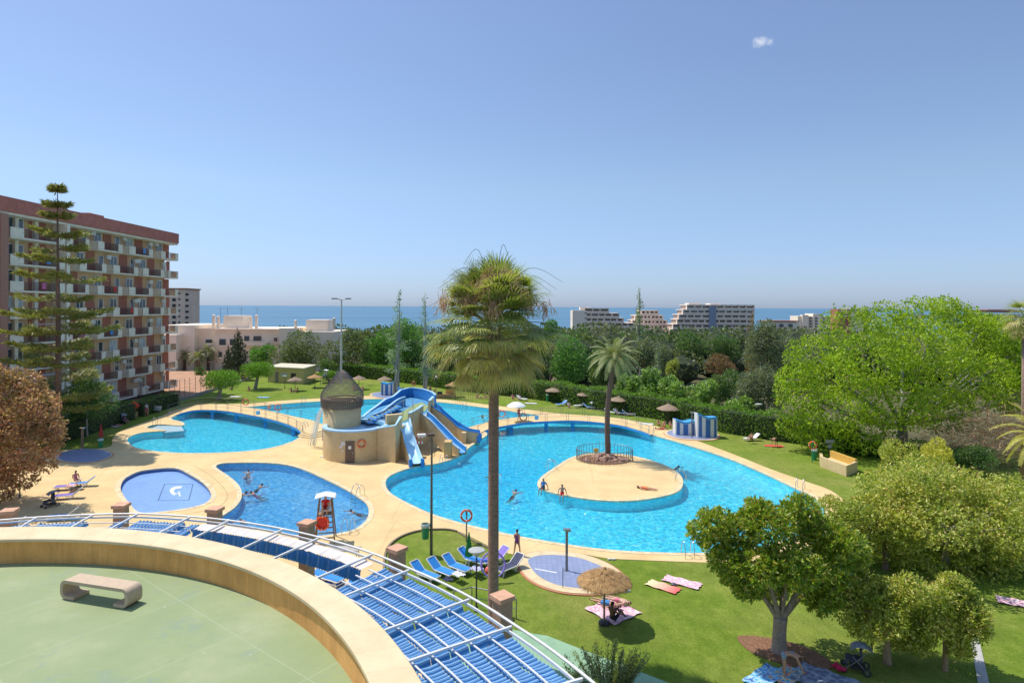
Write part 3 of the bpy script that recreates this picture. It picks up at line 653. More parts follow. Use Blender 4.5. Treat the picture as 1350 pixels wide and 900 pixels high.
for i in range(len(beams) - 1):
    a0, a1 = beams[i] + .15, beams[i + 1] - .15
    if beams[i] < 12 and beams[i] >= 6.5: a1 = 9.3
    if 12 <= beams[i] < 34: continue
    if beams[i] == 35.1: a0 = 37.3
    if beams[i] == -4.8: a1 = -.9; a0 = -1.9 + .0

    for k in range(7):
        sd += 1; awning(a0, a1, rows_[k] + .005, rows_[k + 1] - .005, sd)
for lo, hi in ((-25, 9.3), (37.2, 82)):
    for r_ in rows_[1:-1]:
        b = MB(); wallmesh(b, [pol(r_, a, 0) for a in np.arange(lo, hi, 2)], ZP - .06, ZP - .04, .035); P('wire_rail', b, WSTEEL, pg)
# the drawn back stretch
b = MB(); A = [pol(14.42, a, ZP - .05) for a in np.arange(9.8, 36.6, .5)]; B = [pol(13.98, a, ZP - .07 + .02 * math.sin(a * 5)) for a in np.arange(9.8, 36.6, .5)]; b.ribbon(A, B); P('folded_awning', b, mat('awning_lining', (.66, .60, .55), .8, var=.15, scale=3), pg)
b = MB(); n = 0
for i, a in enumerate(np.arange(9.8, 36.4, .14)):
    r_ = 13.97 + .035 * math.sin(i * 2.1); r2 = 13.97 + .035 * math.sin((i + 1) * 2.1)
    b.mi = 1 if i % 4 == 0 else 0
    b.add([pol(r_, a, ZP - .08), pol(r2, a + .14, ZP - .08), pol(r2 - .06, a + .14, ZP - .42), pol(r_ - .06, a, ZP - .42)], [(0, 1, 2, 3)])
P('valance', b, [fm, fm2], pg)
# ================================================================== tall apartment block
ex = Vector((.0, -1, 0)); ey = Vector((-ex.y, ex.x, 0)); O = Vector((-61.5, 110.7, -2.25)); BS = 1.15
BM = Matrix(((ex.x * BS, ey.x * BS, 0, O.x), (ex.y * BS, ey.y * BS, 0, O.y), (0, 0, BS, O.z), (0, 0, 0, 1)))
ab = T('apartment_block', 'tall brick apartment block with cream balconies and red roof band', 'apartment block', O)
BRICK = mat('tan_brick', (.66, .42, .25), .9, var=.18, scale=6, spec=.15)
REDP = mat('oxblood_paint', (.42, .15, .10), .8, var=.2)
ROOFR = mat('red_roof_band', (.52, .18, .13), .8, var=.2, scale=1)
BALC = mat('balcony_cream', (.86, .75, .59), .8, var=.12, scale=1.5)
def bx(b, u, w_, z, du, dw, dz): return b.box((u, w_, z), (du, dw, dz), 0, BM)
def uz(Z): return (96.3 - Z) / .992
b = MB(); bx(b, 20, -7, 12.2, 40, 14, 26.4); P('wall', b, BRICK, ab)
b = MB(); bx(b, 19.5, -6, 25.25, 41.2, 15.2, 1.5); P('roof_band', b, ROOFR, ab)
b = MB(); bx(b, 19.6, -7, 26.08, 40.4, 14, .12); P('roof', b, mat('roof_gravel', (.35, .28, .24), .9), ab)
b = MB(); bx(b, 12, -4, 26.6, 3, 3, 1.0); P('roof_hut', b, ROOFR, ab); b = MB(); bx(b, 35.5, -3.0, 26.8, 5, 6, 1.4); P('roof_hut', b, ROOFR, ab)
b = MB(); bx(b, 19.5, .72, 24.35, 41, 1.5, .25); P('eaves', b, BALC, ab)
b = MB(); bx(b, 5, .03, 1.15, 10, .06, 2.3); P('dark_base', b, mat('slate_base', (.07, .075, .085), .7), ab)
CURT = mat('curtain_white', (.50, .52, .52), .8, var=.3, scale=1.2)
floors = [22.0 - 2.8 * k for k in range(8)]
rails = mat('balcony_rail_metal', (.10, .07, .07), .5)
TINTG = mat('tinted_balustrade', (.16, .15, .19), .25, var=.25, scale=.8)
AWN = mat('striped_canvas', (.5, .42, .4), .8)
def balcony(u0, u1, zf, k, deep=1.25, big=False):
    """u0 < u1; u0 is the far end"""
    L = u1 - u0; c = (u0 + u1) / 2
    b = MB(); bx(b, c, deep / 2 + .01, zf - .09, L, deep, .18); bo = P('balcony', b, BALC, ab)
    b = MB(); e = min(1.2, L * .17)
    bx(b, u0 + e / 2, deep - .05, zf + .50, e, .11, .95); bx(b, u0 + .055, deep / 2, zf + .50, .11, deep - .12, .95); P('parapet', b, BALC, bo); b = MB()
    bx(b, u1 - e * .75, deep - .05, zf + .50, e * 1.5, .11, .95); bx(b, u1 - .055, deep / 2, zf + .50, .11, deep - .12, .95); P('parapet', b, BALC, bo)
    b = MB(); m0, m1 = u0 + e + .04, u1 - e * 1.5 - .04; bx(b, (m0 + m1) / 2, deep - .05, zf + .92, m1 - m0, .05, .05)
    j = m0
    while j < m1: bx(b, j, deep - .05, zf + .45, .03, .03, .9); j += .16
    P('railing', b, rails, bo)
    # recess wall of another colour, glazed door with a frame
    b = MB(); bx(b, u0 + L * .26, .03, zf + 1.28, L * .32, .06, 2.5); P('red_panel', b, REDP, bo)
    b = MB(); bx(b, u0 + L * .66, .04, zf + 1.1, L * .26, .08, 2.15); wd_ = P('window', b, rnd.choice([CURT, GLASS, GLASS, GLASS]), bo)
    b = MB(); W_ = L * .26
    for du in (-W_ / 2, 0, W_ / 2): bx(b, u0 + L * .66 + du, .07, zf + 1.1, .08, .07, 2.2)
    bx(b, u0 + L * .66, .07, zf + 2.2, W_ + .08, .07, .08); P('frame', b, WHITE, wd_)
    if rnd.random() < .6:
        b = MB(); bx(b, u1 - .5, .25, zf + 2.0, .8, .34, .55); P('air_conditioner', b, OFFW, bo)
    if rnd.random() < .25:
        b = MB(); j = rnd.uniform(m0, m1 - .7); bx(b, j + .3, deep + .02, zf + .6, .6, .03, .7); P('laundry', b, rnd.choice([WHITE, RED, mat('pink_cloth', (.6, .15, .3), .8), MBLUE]), bo)
    return bo
for k, zf in enumerate(floors):
    if k % 2 == 0:
        sp = [(-1.6, 3.2), (5.3, 10.9), (12.4, 17.4), (19.0, 22.8)]
    else: sp = [(-1.6, 1.2), (2.3, 7.7), (8.9, 14.3), (15.7, 20.7)]
    for u0, u1 in sp: balcony(u0, u1, zf, k)
    balcony(23.8, 31.7, zf, k, 1.7); balcony(33.4, 39.5, zf, k, 1.7)
    # small windows of the flat wall between balconies
    for u in ([4.2, 11.65, 18.2] if k % 2 == 0 else [8.3, 15.0, 22.0]):
        if k == 7: continue
        b = MB(); bx(b, u, .03, zf + 1.5, .9, .06, 1.1); wd_ = P('window', b, GLASS, ab); b = MB()
        for du in (-.45, .45): bx(b, u + du, .05, zf + 1.5, .07, .08, 1.2)
        P('frame', b, WHITE, wd_)
    b = MB(); bx(b, 4.3 + (k % 2) * 3.6, .3, zf + 1.9, .8, .36, .5); P('air_conditioner', b, OFFW, ab)
for u, m_ in ((23.3, BALC), (32.5, mat('salmon_column', (.45, .22, .16), .8)), (26.4, BALC), (29.2, BALC)):
    b = MB(); bx(b, u, .9 if u in (23.3, 32.5) else .2, 12.1, .5 if u != 32.5 else 1.0, 1.7 if u in (23.3, 32.5) else .4, 24.2); P('column', b, m_, ab)
for k in (4, 6): b = MB(); bx(b, 27.5, 2.0, floors[k] + 2.0, 4.5, .9, .08); P('sunblind', b, AWN, ab)
b = MB()
for j in range(20): bx(b, 8 + j * 1.3, 5.2, .6, .05, .05, 1.2)
bx(b, 21, 5.2, 1.15, 27, .05, .05); 
one('garden_fence', b, GREYM, 'thin grey fence along the ground floor gardens of the brick block', 'fence', BM @ Vector((21, 5.2, 0)))
# ================================================================== farther houses
def fbox(b, px0, px1, py0, py1, Y, dep=8, zb=None):
    a, c = V(px0, py0, Y), V(px1, py1, Y); z1, z0 = a.z, c.z if zb is None else zb
    b.box(((a.x + c.x) / 2, Y + dep / 2, (z0 + z1) / 2), (abs(c.x - a.x), dep, z1 - z0)); return b
def fwin(parent, px0, px1, py0, py1, Y, m_=None, name='window'):
    b = MB(); fbox(b, px0, px1, py0, py1, Y - .12, .25); return P(name, b, m_ or GLASS, parent)
WHITEW = mat('white_render', (.90, .76, .60), .85, var=.08, scale=.3)
PINKW = mat('pale_pink_render', (.80, .60, .46), .85, var=.1, scale=.3)
h = T('apartment_tower', 'slim beige tower with dark balconies beyond the brick block', 'apartment tower', V(225, 450, 300))
b = MB(); fbox(b, 200, 243.5, 381, 480, 300, 14, -14); P('wall', b, PINKW, h)
b = MB(); fbox(b, 199, 244.5, 379.5, 381.3, 299.5, 15); P('roof', b, mat('terracotta_roof', (.38, .17, .10), .8), h)
for k in range(7):
    y = 384.5 + k * 7.6; fwin(h, 243.6, 248.5, y + 2, y + 5, 300.5, DARKM, 'balcony'); fwin(h, 227, 231.5, y + 1, y + 5, 300, DARKM, 'balcony')
    for x in (214, 220, 235): fwin(h, x, x + 2.6, y + 1, y + 3.5, 300)
h = T('white_apartment_house', 'low white apartment house with roof huts and chimneys near the sea', 'apartment house', V(300, 510, 150))
b = MB(); fbox(b, 214, 256, 428.5, 520, 150, 16, -5); fbox(b, 256, 283, 434, 520, 152, 14, -5); fbox(b, 283, 368, 433, 520, 151, 14, -5); fbox(b, 368, 384, 432.5, 520, 150, 14, -5); fbox(b, 384, 440, 437, 520, 154, 14, -5); fbox(b, 205, 232, 441, 520, 147, 8, -5); P('wall', b, WHITEW, h)
b = MB(); fbox(b, 294.5, 320, 416, 433, 154, 5); P('roof_hut', b, WHITEW, h)
b = MB(); fbox(b, 403.5, 432, 421.5, 437, 157, 5); P('roof_hut', b, WHITEW, h)
for x, y in ((281, 417), (287, 419), (330, 419), (337.5, 417), (389, 424), (440, 421)):
    b = MB(); fbox(b, x - 1.4, x + 1.4, y, 435, 153, .6); b.lathe([(0, .5), (.35, .3), (.3, 0)], 10, (V(x, y, 153).x, 153.3, V(x, y, 153).z)); P('chimney', b, WHITEW, h)
for x0, x1, y0, y1 in ((232.5, 238.5, 442, 449), (232.5, 238.5, 459, 465.5), (271, 279, 447.5, 452.5), (256.5, 260.5, 456, 463), (289, 297, 447, 455), (288, 292, 464, 471), (322, 328, 443, 449.5), (334, 344, 443, 449.5), (361, 365, 445, 450), (214, 223, 456, 461), (232, 238, 487, 497), (275, 279, 470, 476), (303, 309, 447, 455)):
    f_ = fwin(h, x0, x1, y0, y1, 150.3 if x0 < 256 or x0 > 360 else (150.9 if x0 > 283 else 151.9)); b = MB(); fbox(b, x0 - .8, x1 + .8, y1 + .4, y1 + 1.2, 149.6, .8); P('sill', b, WHITEW, f_)
b = MB(); fbox(b, 320, 352, 451, 456, 149.6, 1.2); P('balcony', b, WHITEW, h)
b = MB(); fbox(b, 255, 385, 433, 435, 150.2, .5); P('cornice', b, PINKW, h)
for x in (282, 291, 309, 330): # rooftop aerials
    b = MB(); p = V(x + 9, 417, 156); b.tube([Vector((p.x, 156, p.z - 2)), Vector((p.x, 156, p.z + 2.2))], .05, 4); b.box((p.x, 156, p.z + 2), (1.6, .05, .05)); P('aerial', b, GREYM, h)
h = T('pump_house', 'small yellow flat roofed hut on the lawn before dark trees', 'hut', V(385, 504, 122))
YEL = mat('yellow_render', (.56, .47, .20), .85, var=.1, scale=1)
a = V(353, 503, 122); c = V(400, 503, 119); d = V(416, 503, 126); n_ = d - c
qd = [Vector((a.x, a.y, 0)), Vector((c.x, c.y, 0)), Vector((d.x, d.y, 0)), Vector((a.x + n_.x, a.y + n_.y, 0))]
b = MB(); b.prism(qd, -.2, 2.9); P('wall', b, YEL, h); b = MB(); b.prism(offset(qd, .25), 2.903, 3.1, True); P('roof', b, mat('roof_cream', (.62, .56, .42), .8), h)
def onface(A, B, u0, u1, z0, z1, m_, name, par):
    d = (B - A); L = d.length; d.normalize(); nn = Vector((d.y, -d.x, 0)); p = A + d * ((u0 + u1) / 2 * L); b = MB(); b.box((p.x + nn.x * .04, p.y + nn.y * .04, (z0 + z1) / 2), ((u1 - u0) * L, .1, z1 - z0), math.atan2(d.y, d.x)); return P(name, b, m_, par)
onface(qd[0], qd[1], .22, .30, 0, 2.1, GREYM, 'door', h); onface(qd[0], qd[1], .66, .79, .9, 2.0, DARKM, 'window', h); onface(qd[0], qd[1], .38, .55, 1.2, 2.0, mat('pale_panel', (.45, .5, .45), .7), 'vent_panel', h)
FLATW = mat('far_white_render', (.90, .78, .64), .85, var=.06, scale=.1)
FLATP = mat('far_pink_render', (.90, .73, .58), .85, var=.06, scale=.1)
SHAD = mat('shaded_recess_glass', (.42, .34, .28), .6, var=.3, scale=.3)  # balcony shade and dark glass put into one wall colour
def stepped(label, Y, floors_, m_=FLATW, cat='apartment building', bay=8, plain=None):
    """floors_: (px0, px1, ytop) per storey"""
    mid = floors_[len(floors_) // 2]; h = T('stepped_apartment_building', label, cat, V((mid[0] + mid[1]) / 2, 470, Y))
    fh = 2.8 * F / Y
    for k, (x0, x1, y) in enumerate(floors_):
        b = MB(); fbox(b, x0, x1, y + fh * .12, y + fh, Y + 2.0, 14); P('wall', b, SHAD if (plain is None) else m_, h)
        b = MB(); fbox(b, x0 - .5, x1 + .5, y - fh * .1, y + fh * .12, Y + .4, 15.6); P('floor_slab', b, m_, h)
        b = MB(); fbox(b, x0, x1, y + fh * .5, y + fh * .92, Y + .5, .3); P('balcony', b, m_, h)
        nb = max(1, int((x1 - x0) / bay))
        for j in range(nb + 1):
            b = MB(); xx = x0 + (x1 - x0) * j / nb; fbox(b, xx - .5 * (1 + (j * 7 + k) % 3), xx + .5 * (1 + (j * 5 + k) % 2), y + fh * .1, y + fh * .9, Y + .6, 2); P('party_wall', b, m_, h)
    return h
fh = 2.8 * F / 360
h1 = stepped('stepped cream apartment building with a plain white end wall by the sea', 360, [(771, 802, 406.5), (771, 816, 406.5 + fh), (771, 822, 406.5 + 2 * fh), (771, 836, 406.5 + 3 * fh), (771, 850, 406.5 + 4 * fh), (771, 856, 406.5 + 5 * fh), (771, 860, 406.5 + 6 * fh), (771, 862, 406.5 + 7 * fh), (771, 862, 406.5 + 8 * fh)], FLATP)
b = MB(); fbox(b, 755, 773, 409, 475, 360.4, 14, -22); P('end_wall', b, FLATW, h1)
b = MB(); fbox(b, 765, 779, 405, 408, 362, 6); P('roof_hut', b, FLATW, h1)
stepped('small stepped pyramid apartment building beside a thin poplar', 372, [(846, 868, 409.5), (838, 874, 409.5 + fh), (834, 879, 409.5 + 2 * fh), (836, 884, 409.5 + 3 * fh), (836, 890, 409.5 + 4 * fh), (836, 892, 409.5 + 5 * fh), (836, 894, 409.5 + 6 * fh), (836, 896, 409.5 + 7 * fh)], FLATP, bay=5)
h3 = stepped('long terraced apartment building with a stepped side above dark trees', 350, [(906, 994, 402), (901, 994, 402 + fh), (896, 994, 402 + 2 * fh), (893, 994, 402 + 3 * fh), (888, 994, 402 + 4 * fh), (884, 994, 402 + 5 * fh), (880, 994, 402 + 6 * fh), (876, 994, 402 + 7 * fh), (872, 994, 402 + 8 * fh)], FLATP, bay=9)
b = MB(); fbox(b, 935, 944, 404, 470, 350.1, 3, -22); P('stair_tower', b, mat('blue_grey_render', (.30, .34, .42), .8), h3)
b = MB(); fbox(b, 908, 925, 399.5, 402, 352, 8); P('roof_hut', b, FLATW, h3); b = MB(); fbox(b, 936, 950, 400, 402, 352, 8); P('roof_hut', b, FLATW, h3)
h4 = T('hotel_building', 'distant white hotel with tall windows above the bright green tree', 'hotel', V(1075, 440, 700))
b = MB(); fbox(b, 1052, 1102, 416.5, 470, 700, 20, -60); fbox(b, 1072, 1082, 413.5, 470, 699, 20, -60); fbox(b, 1058, 1066, 415, 430, 698, 5); P('wall', b, WHITEW, h4)
for k in range(4):
    for x in (1060, 1067, 1085, 1092, 1074.5): fwin(h4, x, x + 3.4, 418.5 + k * 3.6, 420.6 + k * 3.6, 698.6)
h5 = T('pink_apartment_building', 'distant pink and cream building with flat roof above the treetops', 'apartment building', V(1122, 430, 600))
b = MB(); fbox(b, 1105, 1121, 407.5, 470, 600, 15, -50); P('wall', b, mat('brick_pink', (.42, .14, .11), .8), h5); b = MB(); fbox(b, 1121, 1146, 407, 470, 602, 15, -50); P('side_wall', b, FLATW, h5)
for k in range(3): fwin(h5, 1107, 1119, 409.5 + 3 * k, 410.6 + 3 * k, 599.4, FLATW, 'balcony')
h6 = T('red_roofed_house', 'far house with a broad red roof beside the drooping palm', 'house', V(1310, 440, 480))
b = MB(); fbox(b, 1298, 1345, 414, 470, 480, 16, -40); P('wall', b, WHITEW, h6); b = MB(); fbox(b, 1292, 1350, 409, 412, 478, 20); fbox(b, 1302, 1340, 407.8, 409, 482, 12); P('roof', b, mat('red_tiles', (.36, .15, .10), .8), h6)
for x in (1302, 1312, 1322, 1332): fwin(h6, x, x + 4, 417, 421, 479)
h7 = T('low_white_house', 'little pale house half hidden in trees before the hotel', 'house', V(1035, 450, 420))
b = MB(); fbox(b, 1012, 1052, 424, 470, 420, 12, -34); P('wall', b, FLATW, h7); b = MB(); fbox(b, 1010, 1054, 422.5, 424, 419, 14); P('roof', b, MATS['red_tiles'], h7)
for x in (1018, 1028, 1040): fwin(h7, x, x + 5, 427, 431, 419)
# ================================================================== round footbath pads
def pad(lst, name, ringw=.45, ringm=None, outer=True):
    p = GP(lst, 0, 6); b = MB(); b.prism(p, .0, .09); o = S('shower_pad', b, mat('pad_rim', (.66, .52, .31), .85, scale=2))
    b = MB(); b.poly(offset(p, -ringw), .094); S('shower_pad_tiles', b, PADTILE)
    b = MB(); q = offset(p, .12); A = [Vector((v.x, v.y, .055)) for v in q]; B = [Vector((v.x, v.y, .055)) for v in p]; b.ribbon(A + A[:1], B + B[:1]); b.skirt(q, -.02, .055)
    S('shower_pad_kerb', b, mat('salmon_kerb', (.52, .22, .12), .85))
    return p
pad([(682,741),(692,732),(712,728),(740,728),(772,733),(803,745),(822,760),(826,772),(812,781),(780,784),(745,782),(715,774),(693,760)], 'a', .62)
pad([(73,603),(82,597),(105,592.5),(130,593),(146,597),(147,602),(132,608),(108,611),(84,609)], 'b', .12)
pad([(876,572),(882,567.5),(900,565.5),(925,567),(943,571),(948,577),(938,580.5),(915,580.5),(890,578)], 'c', .3)
pad([(488,521),(496,517.5),(515,517),(532,519),(538,523),(525,525.5),(503,525.5)], 'd', .2)
b = MB(); p0, p1 = G(705, 749, .098), G(734, 754.5, .098); d = (p1 - p0).normalized(); n_ = Vector((d.y, -d.x, 0)) * .05; b.add([p0 - n_, p1 - n_, p1 + n_, p0 + n_], [(0, 1, 2, 3)]); S('drain_line', b, WHITE)
# ================================================================== shower pole of the big pad
def shower(px, py, h_, label, r=.075, head=True, m_=GREYM):
    p = G(px, py); t_ = T('pool_shower', label, 'shower', p); b = MB()
    b.tube([p, p + Vector((0, 0, h_))], r, 12); P('pole', b, m_, t_)
    if head:
        b = MB(); b.box((p.x, p.y, p.z + h_ + .05), (.42, .25, .08)); b.lathe([(0, -.02), (.1, -.03), (.06, .04)], 12, (p.x + .16, p.y - .05, p.z + h_ - .02)); P('shower_head', b, STEEL, t_)
    b = MB(); b.tube([p + Vector((0, -.08, 1.05)), p + Vector((0, -.18, 1.05))], .03, 8); P('push_button', b, STEEL, t_)
    b = MB(); b.box((p.x, p.y, p.z + .1), (.3, .3, .05)); P('foot_plate', b, STEEL, t_)
    return t_
shower(747, 754, 2.38, 'tall grey shower pole standing on the oval tiled pad beside the straw parasol')
shower(108.5, 592, 2.2, 'brown shower post behind the shaded round pad near the pink leaved tree', .12, True, WOOD)
b = MB(); p = G(742, 776); b.tube([p, p + Vector((0, 0, 1.15))], .02, 6); one('thin_pole', b, DARKM, 'thin bare steel rod at the front of the oval shower pad', 'pole', p)
b = MB(); p = G(77, 604); b.tube([p, p + Vector((0, 0, 1.0))], .03, 6); one('thin_pole', b, OFFW, 'thin pale rod beside the shaded round pad', 'pole', p)
# ================================================================== pool ladders
def ladder(px, py, ang, label):
    p = G(px, py, .05); t_ = T('pool_ladder', label, 'pool ladder', p, 'steel pool ladders')
    for s in (-.27, .27):
        b = MB(); pts = [(s, .75, -.05), (s, .72, .45), (s, .5, .85), (s, .2, .9), (s, -.05, .6), (s, -.16, .1), (s, -.2, -.7)]
        pts = smoothpts([p + Vector(q) for q in pts], 4, False); b.tube(pts, .024, 8)
        P('rail', b, STEEL, t_, True)
    for z in (-.15, -.4):
        b = MB(); b.box((p.x, p.y - .18, p.z + z), (.5, .09, .04)); P('rung', b, STEEL, t_)
    t_.rotation_euler = (0, 0, ang); return t_
ladder(468, 655, R(-35), 'steel pool ladder at the angle of the kids pool behind the lifeguard chair')
ladder(462, 699, R(170), 'steel pool ladder between the lifeguard chair and the swimmer')
ladder(584, 611.5, R(205), 'steel ladder under the middle slide, on the big pool rim')
ladder(905, 729.5, R(180), 'steel ladder on the grass side of the big pool by the glossy leaved tree')
ladder(1054, 646, R(-35), 'steel ladder at the far end of the big pool near the stone seat')
ladder(858, 573, R(-20), 'steel ladder where the bridge meets the big pool by the striped cabins')
ladder(731, 618, R(110), 'steel ladder on the palm island beside the fenced rockery')
ladder(893, 633, R(-100), 'steel ladder on the palm island near the woman in orange')
ladder(612, 538, R(-5), 'steel ladder on the back pool rim facing the wooden kiosk')
ladder(400, 531, R(5), 'steel ladder on the back pool rim near the thatched shade with seats')
ladder(398, 566, R(-110), 'steel ladder by the steps at the end of the smaller footbridge')
ladder(618, 580, R(-80), 'steel ladder under the wide slide beside the footbridge')
ladder(205, 560, R(10), 'steel ladder at the shallow ledge of the kidney shaped pool')
# ================================================================== lifeguard chairs
def guard(p, rz, label, ring=True, frame=WOOD):
    t_ = T('lifeguard_chair', label, 'lifeguard chair', p)
    L = lambda x, y, z: p + Vector((x, y, z))
    for sx in (-1, 1):
        for sy in (-1, 1):
            b = MB(); b.tube([L(sx * .62, sy * .6, 0), L(sx * .36, sy * .36, 2.75)], .045, 6); P('leg', b, frame, t_)
    for k in range(5):
        z = .35 + k * .32; s = .6 - z * .095; b = MB(); b.box(L(0, -s, z), (s * 2, .07, .06)); P('rung', b, frame, t_)
    b = MB(); b.box(L(0, 0, 1.75), (.85, .8, .06)); P('platform', b, frame, t_)
    b = MB(); b.box(L(0, .05, 2.0), (.6, .5, .05)); b.box(L(0, .3, 2.25), (.6, .05, .5)); P('seat', b, OFFW, t_)
    b = MB(); q = [(-.65, 2.78), (-.6, 2.86), (0, 3.0), (.6, 2.86), (.65, 2.78), (.6, 2.82), (0, 2.94), (-.6, 2.82)]
    n = len(q); b.add([L(x, -.5, z) for x, z in q] + [L(x, .5, z) for x, z in q], [(i, (i + 1) % n, n + (i + 1) % n, n + i) for i in range(n)] + [tuple(range(n)), tuple(range(2 * n - 1, n - 1, -1))]); P('canopy', b, mat('white_canvas', (.82, .80, .78), .7, var=.05), t_)
    t_.rotation_euler = (0, 0, rz); return t_
def ring(p, axis, label, Rr=.28):
    t_ = T('life_ring', label, 'life ring', p)
    b = MB(); b.torus(p, Rr, .065, axis, 28, 10); P('ring', b, ORANGE, t_, True)
    ax = Vector(axis).normalized(); u = ax.orthogonal().normalized(); w_ = ax.cross(u)
    for k in range(4):
        a = PI / 4 + k * PI / 2; d = u * math.cos(a) + w_ * math.sin(a); b = MB(); b.torus(p + d * Rr, .068, .012, d.cross(ax), 12, 6); b.torus(p + d * Rr + d.cross(ax) * .03, .068, .012, d.cross(ax), 12, 6); P('band', b, WHITE, t_)
    return t_
gp = G(429, 712); guard(gp, R(12), 'red brown lifeguard chair with white canopy beside the kids pool')
ring(gp + Vector((-.02, -.62, 1.32)), (0, -1, .1), 'large red life ring hung on the front of the wooden lifeguard chair', .40)
b = MB(); b.lathe([(0, -.02), (.37, -.02), (.37, .02), (0, .02)], 24); 
me = b.mesh('float', RED); o = bpy.data.objects.new('rescue_float', me); col.objects.link(o); o.location = gp + Vector((-.02, -.56, 1.32)); o.rotation_euler = (R(86), 0, 0); tag(o, 'round red rescue disc behind the ring on the wooden lifeguard chair', 'rescue float')
guard(G(428, 508), R(-10), 'distant grey lifeguard chair with white canopy behind the netted tower', frame=GREYM)
# rings on posts and walls
def ringpost(px, py, h_, label, bin_=True, post=GREYM):
    p = G(px, py); t_ = T('life_ring_post', label, 'post', p); b = MB(); b.tube([p, p + Vector((0, 0, h_))], .045, 8); P('pole', b, post, t_)
    b = MB(); b.box(p + Vector((0, -.05, h_ - .1)), (.12, .06, .3)); P('hook', b, post, t_); return p
p = ringpost(615, 714, 2.0, 'dark post on the paving beside the green folded parasol'); ring(p + Vector((0, -.13, 1.72)), (.2, -1, .1), 'red and white life ring on the post beside the folded green parasol', .34)
p = ringpost(1070.5, 610, 1.9, 'green life ring post on the lawn near the stone seat', post=GREENP); ring(p + Vector((0, -.14, 1.75)), (-.1, -1, .1), 'orange life ring on the green post near the stone seat', .34)
p = ringpost(545.5, 519, 1.9, 'slim life ring post on the lawn behind the slides'); ring(p + Vector((0, -.14, 1.75)), (.1, -1, 0), 'orange life ring on the lawn post before the far hedge', .34)
ring(Vector((-14.30, 59.83, 1.82)), (.4, -.91, 0), 'orange life ring on the cream wall beside the brown door', .36)
for px, py, A, lab in ((327, 535.5, LB, 'dark red life ring on the footbridge rail, nearer the clipped trees'), (368, 533.5, LB, 'orange life ring on the footbridge rail toward the netted tower'), (662, 542, RB, 'orange life ring on the footbridge rail close to the palm trunk'), (690.5, 548, RA, 'red life ring on the footbridge rail beside the man with the umbrella')):
    i = min(range(len(A)), key=lambda k: abs((A[k].x / A[k].y) - (px - CX) / F)); ring(A[i] + Vector((0, -.1, .72)), (.1, -1, 0), lab, .42)
for px, A, lab, m_ in ((354, LB, 'pink notice board on the smaller footbridge rail', mat('pink_board', (.62, .38, .32), .7)), (341, LA, 'small pale blue notice plate on the smaller footbridge rail', LBLUE), (709, RA, 'pale blue notice plate on the footbridge rail beside the man with the umbrella', LBLUE)):
    i = min(range(len(A)), key=lambda k: abs((A[k].x / A[k].y) - (px - CX) / F)); b = MB(); b.box(A[i] + Vector((0, -.06, .5)), (.5, .04, .5)); one('notice_plate', b, m_, lab, 'sign', A[i])
# notice board on legs
p = Vector((-18.25, 61.9, 0)); t_ = T('notice_board', 'pale framed notice board on two legs before the round pool building', 'notice board', p)
for s in (-.36, .36):
    b = MB(); b.tube([p + Vector((s, 0, 0)), p + Vector((s, 0, 2.85))], .035, 6); P('leg', b, GREYM, t_)
b = MB(); b.box(p + Vector((0, -.03, 2.25)), (.9, .06, 1.2)); fr = P('frame', b, mat('board_frame', (.45, .38, .30), .6), t_)
b = MB(); b.box(p + Vector((0, -.07, 2.25)), (.78, .02, 1.08)); P('sheet', b, mat('board_sheet', (.55, .52, .50), .6, var=.3, scale=4), fr)
b = MB(); b.box(p + Vector((-.36, 0, .05)), (.5, .4, .1)); P('foot_block', b, OFFW, t_)
t_.rotation_euler = (0, 0, R(-8))
# small signs on the far right lawn
p = G(1094, 604); t_ = T('sign_post', 'small grey sign post standing behind the stone seat', 'sign', p); b = MB(); b.tube([p, p + Vector((0, 0, 1.9))], .03, 6); P('pole', b, GREYM, t_)
for z, w_ in ((1.72, .85), (1.2, .4)): b = MB(); b.box(p + Vector((0, -.05, z)), (w_, .04, .32)); P('plate', b, mat('grey_plate', (.35, .35, .34), .6), t_)
# ================================================================== bins
def bin_(p, label, h_=.75, r=.22, on=0):
    t_ = T('litter_bin', label, 'litter bin', p); b = MB(); b.lathe([(0, .02 + on), (r * .8, .02 + on), (r, h_ + on), (r * 1.1, h_ + on), (r * 1.1, h_ + .04 + on), (r * .95, h_ + .04 + on), (r * .75, .06 + on), (0, .06 + on)], 18, p); P('body', b, GREENP, t_, False)
    b = MB(); b.lathe([(r * 1.12, h_ - .13 + on), (r * 1.14, h_ + .02 + on), (r * .98, h_ + .06 + on), (r * .8, h_ - .2 + on)], 18, p); P('bin_liner', b, mat('bin_liner', (.55, .60, .56), .4), t_); return t_
bin_(G(563.5, 731) + Vector((-.12, -.1, 0)), 'green bin with pale liner strapped to the tall lamp post', .85, .25, 1.0)
bin_(G(1073.5, 606), 'green bin under the orange life ring near the stone seat', 1.0, .26)
bin_(G(722, 529), 'green bin beside a thatched parasol along the hedge', 1.1, .24)
bin_(G(132.5, 590), 'green bin below the red furled parasol in tree shade', .9, .24)
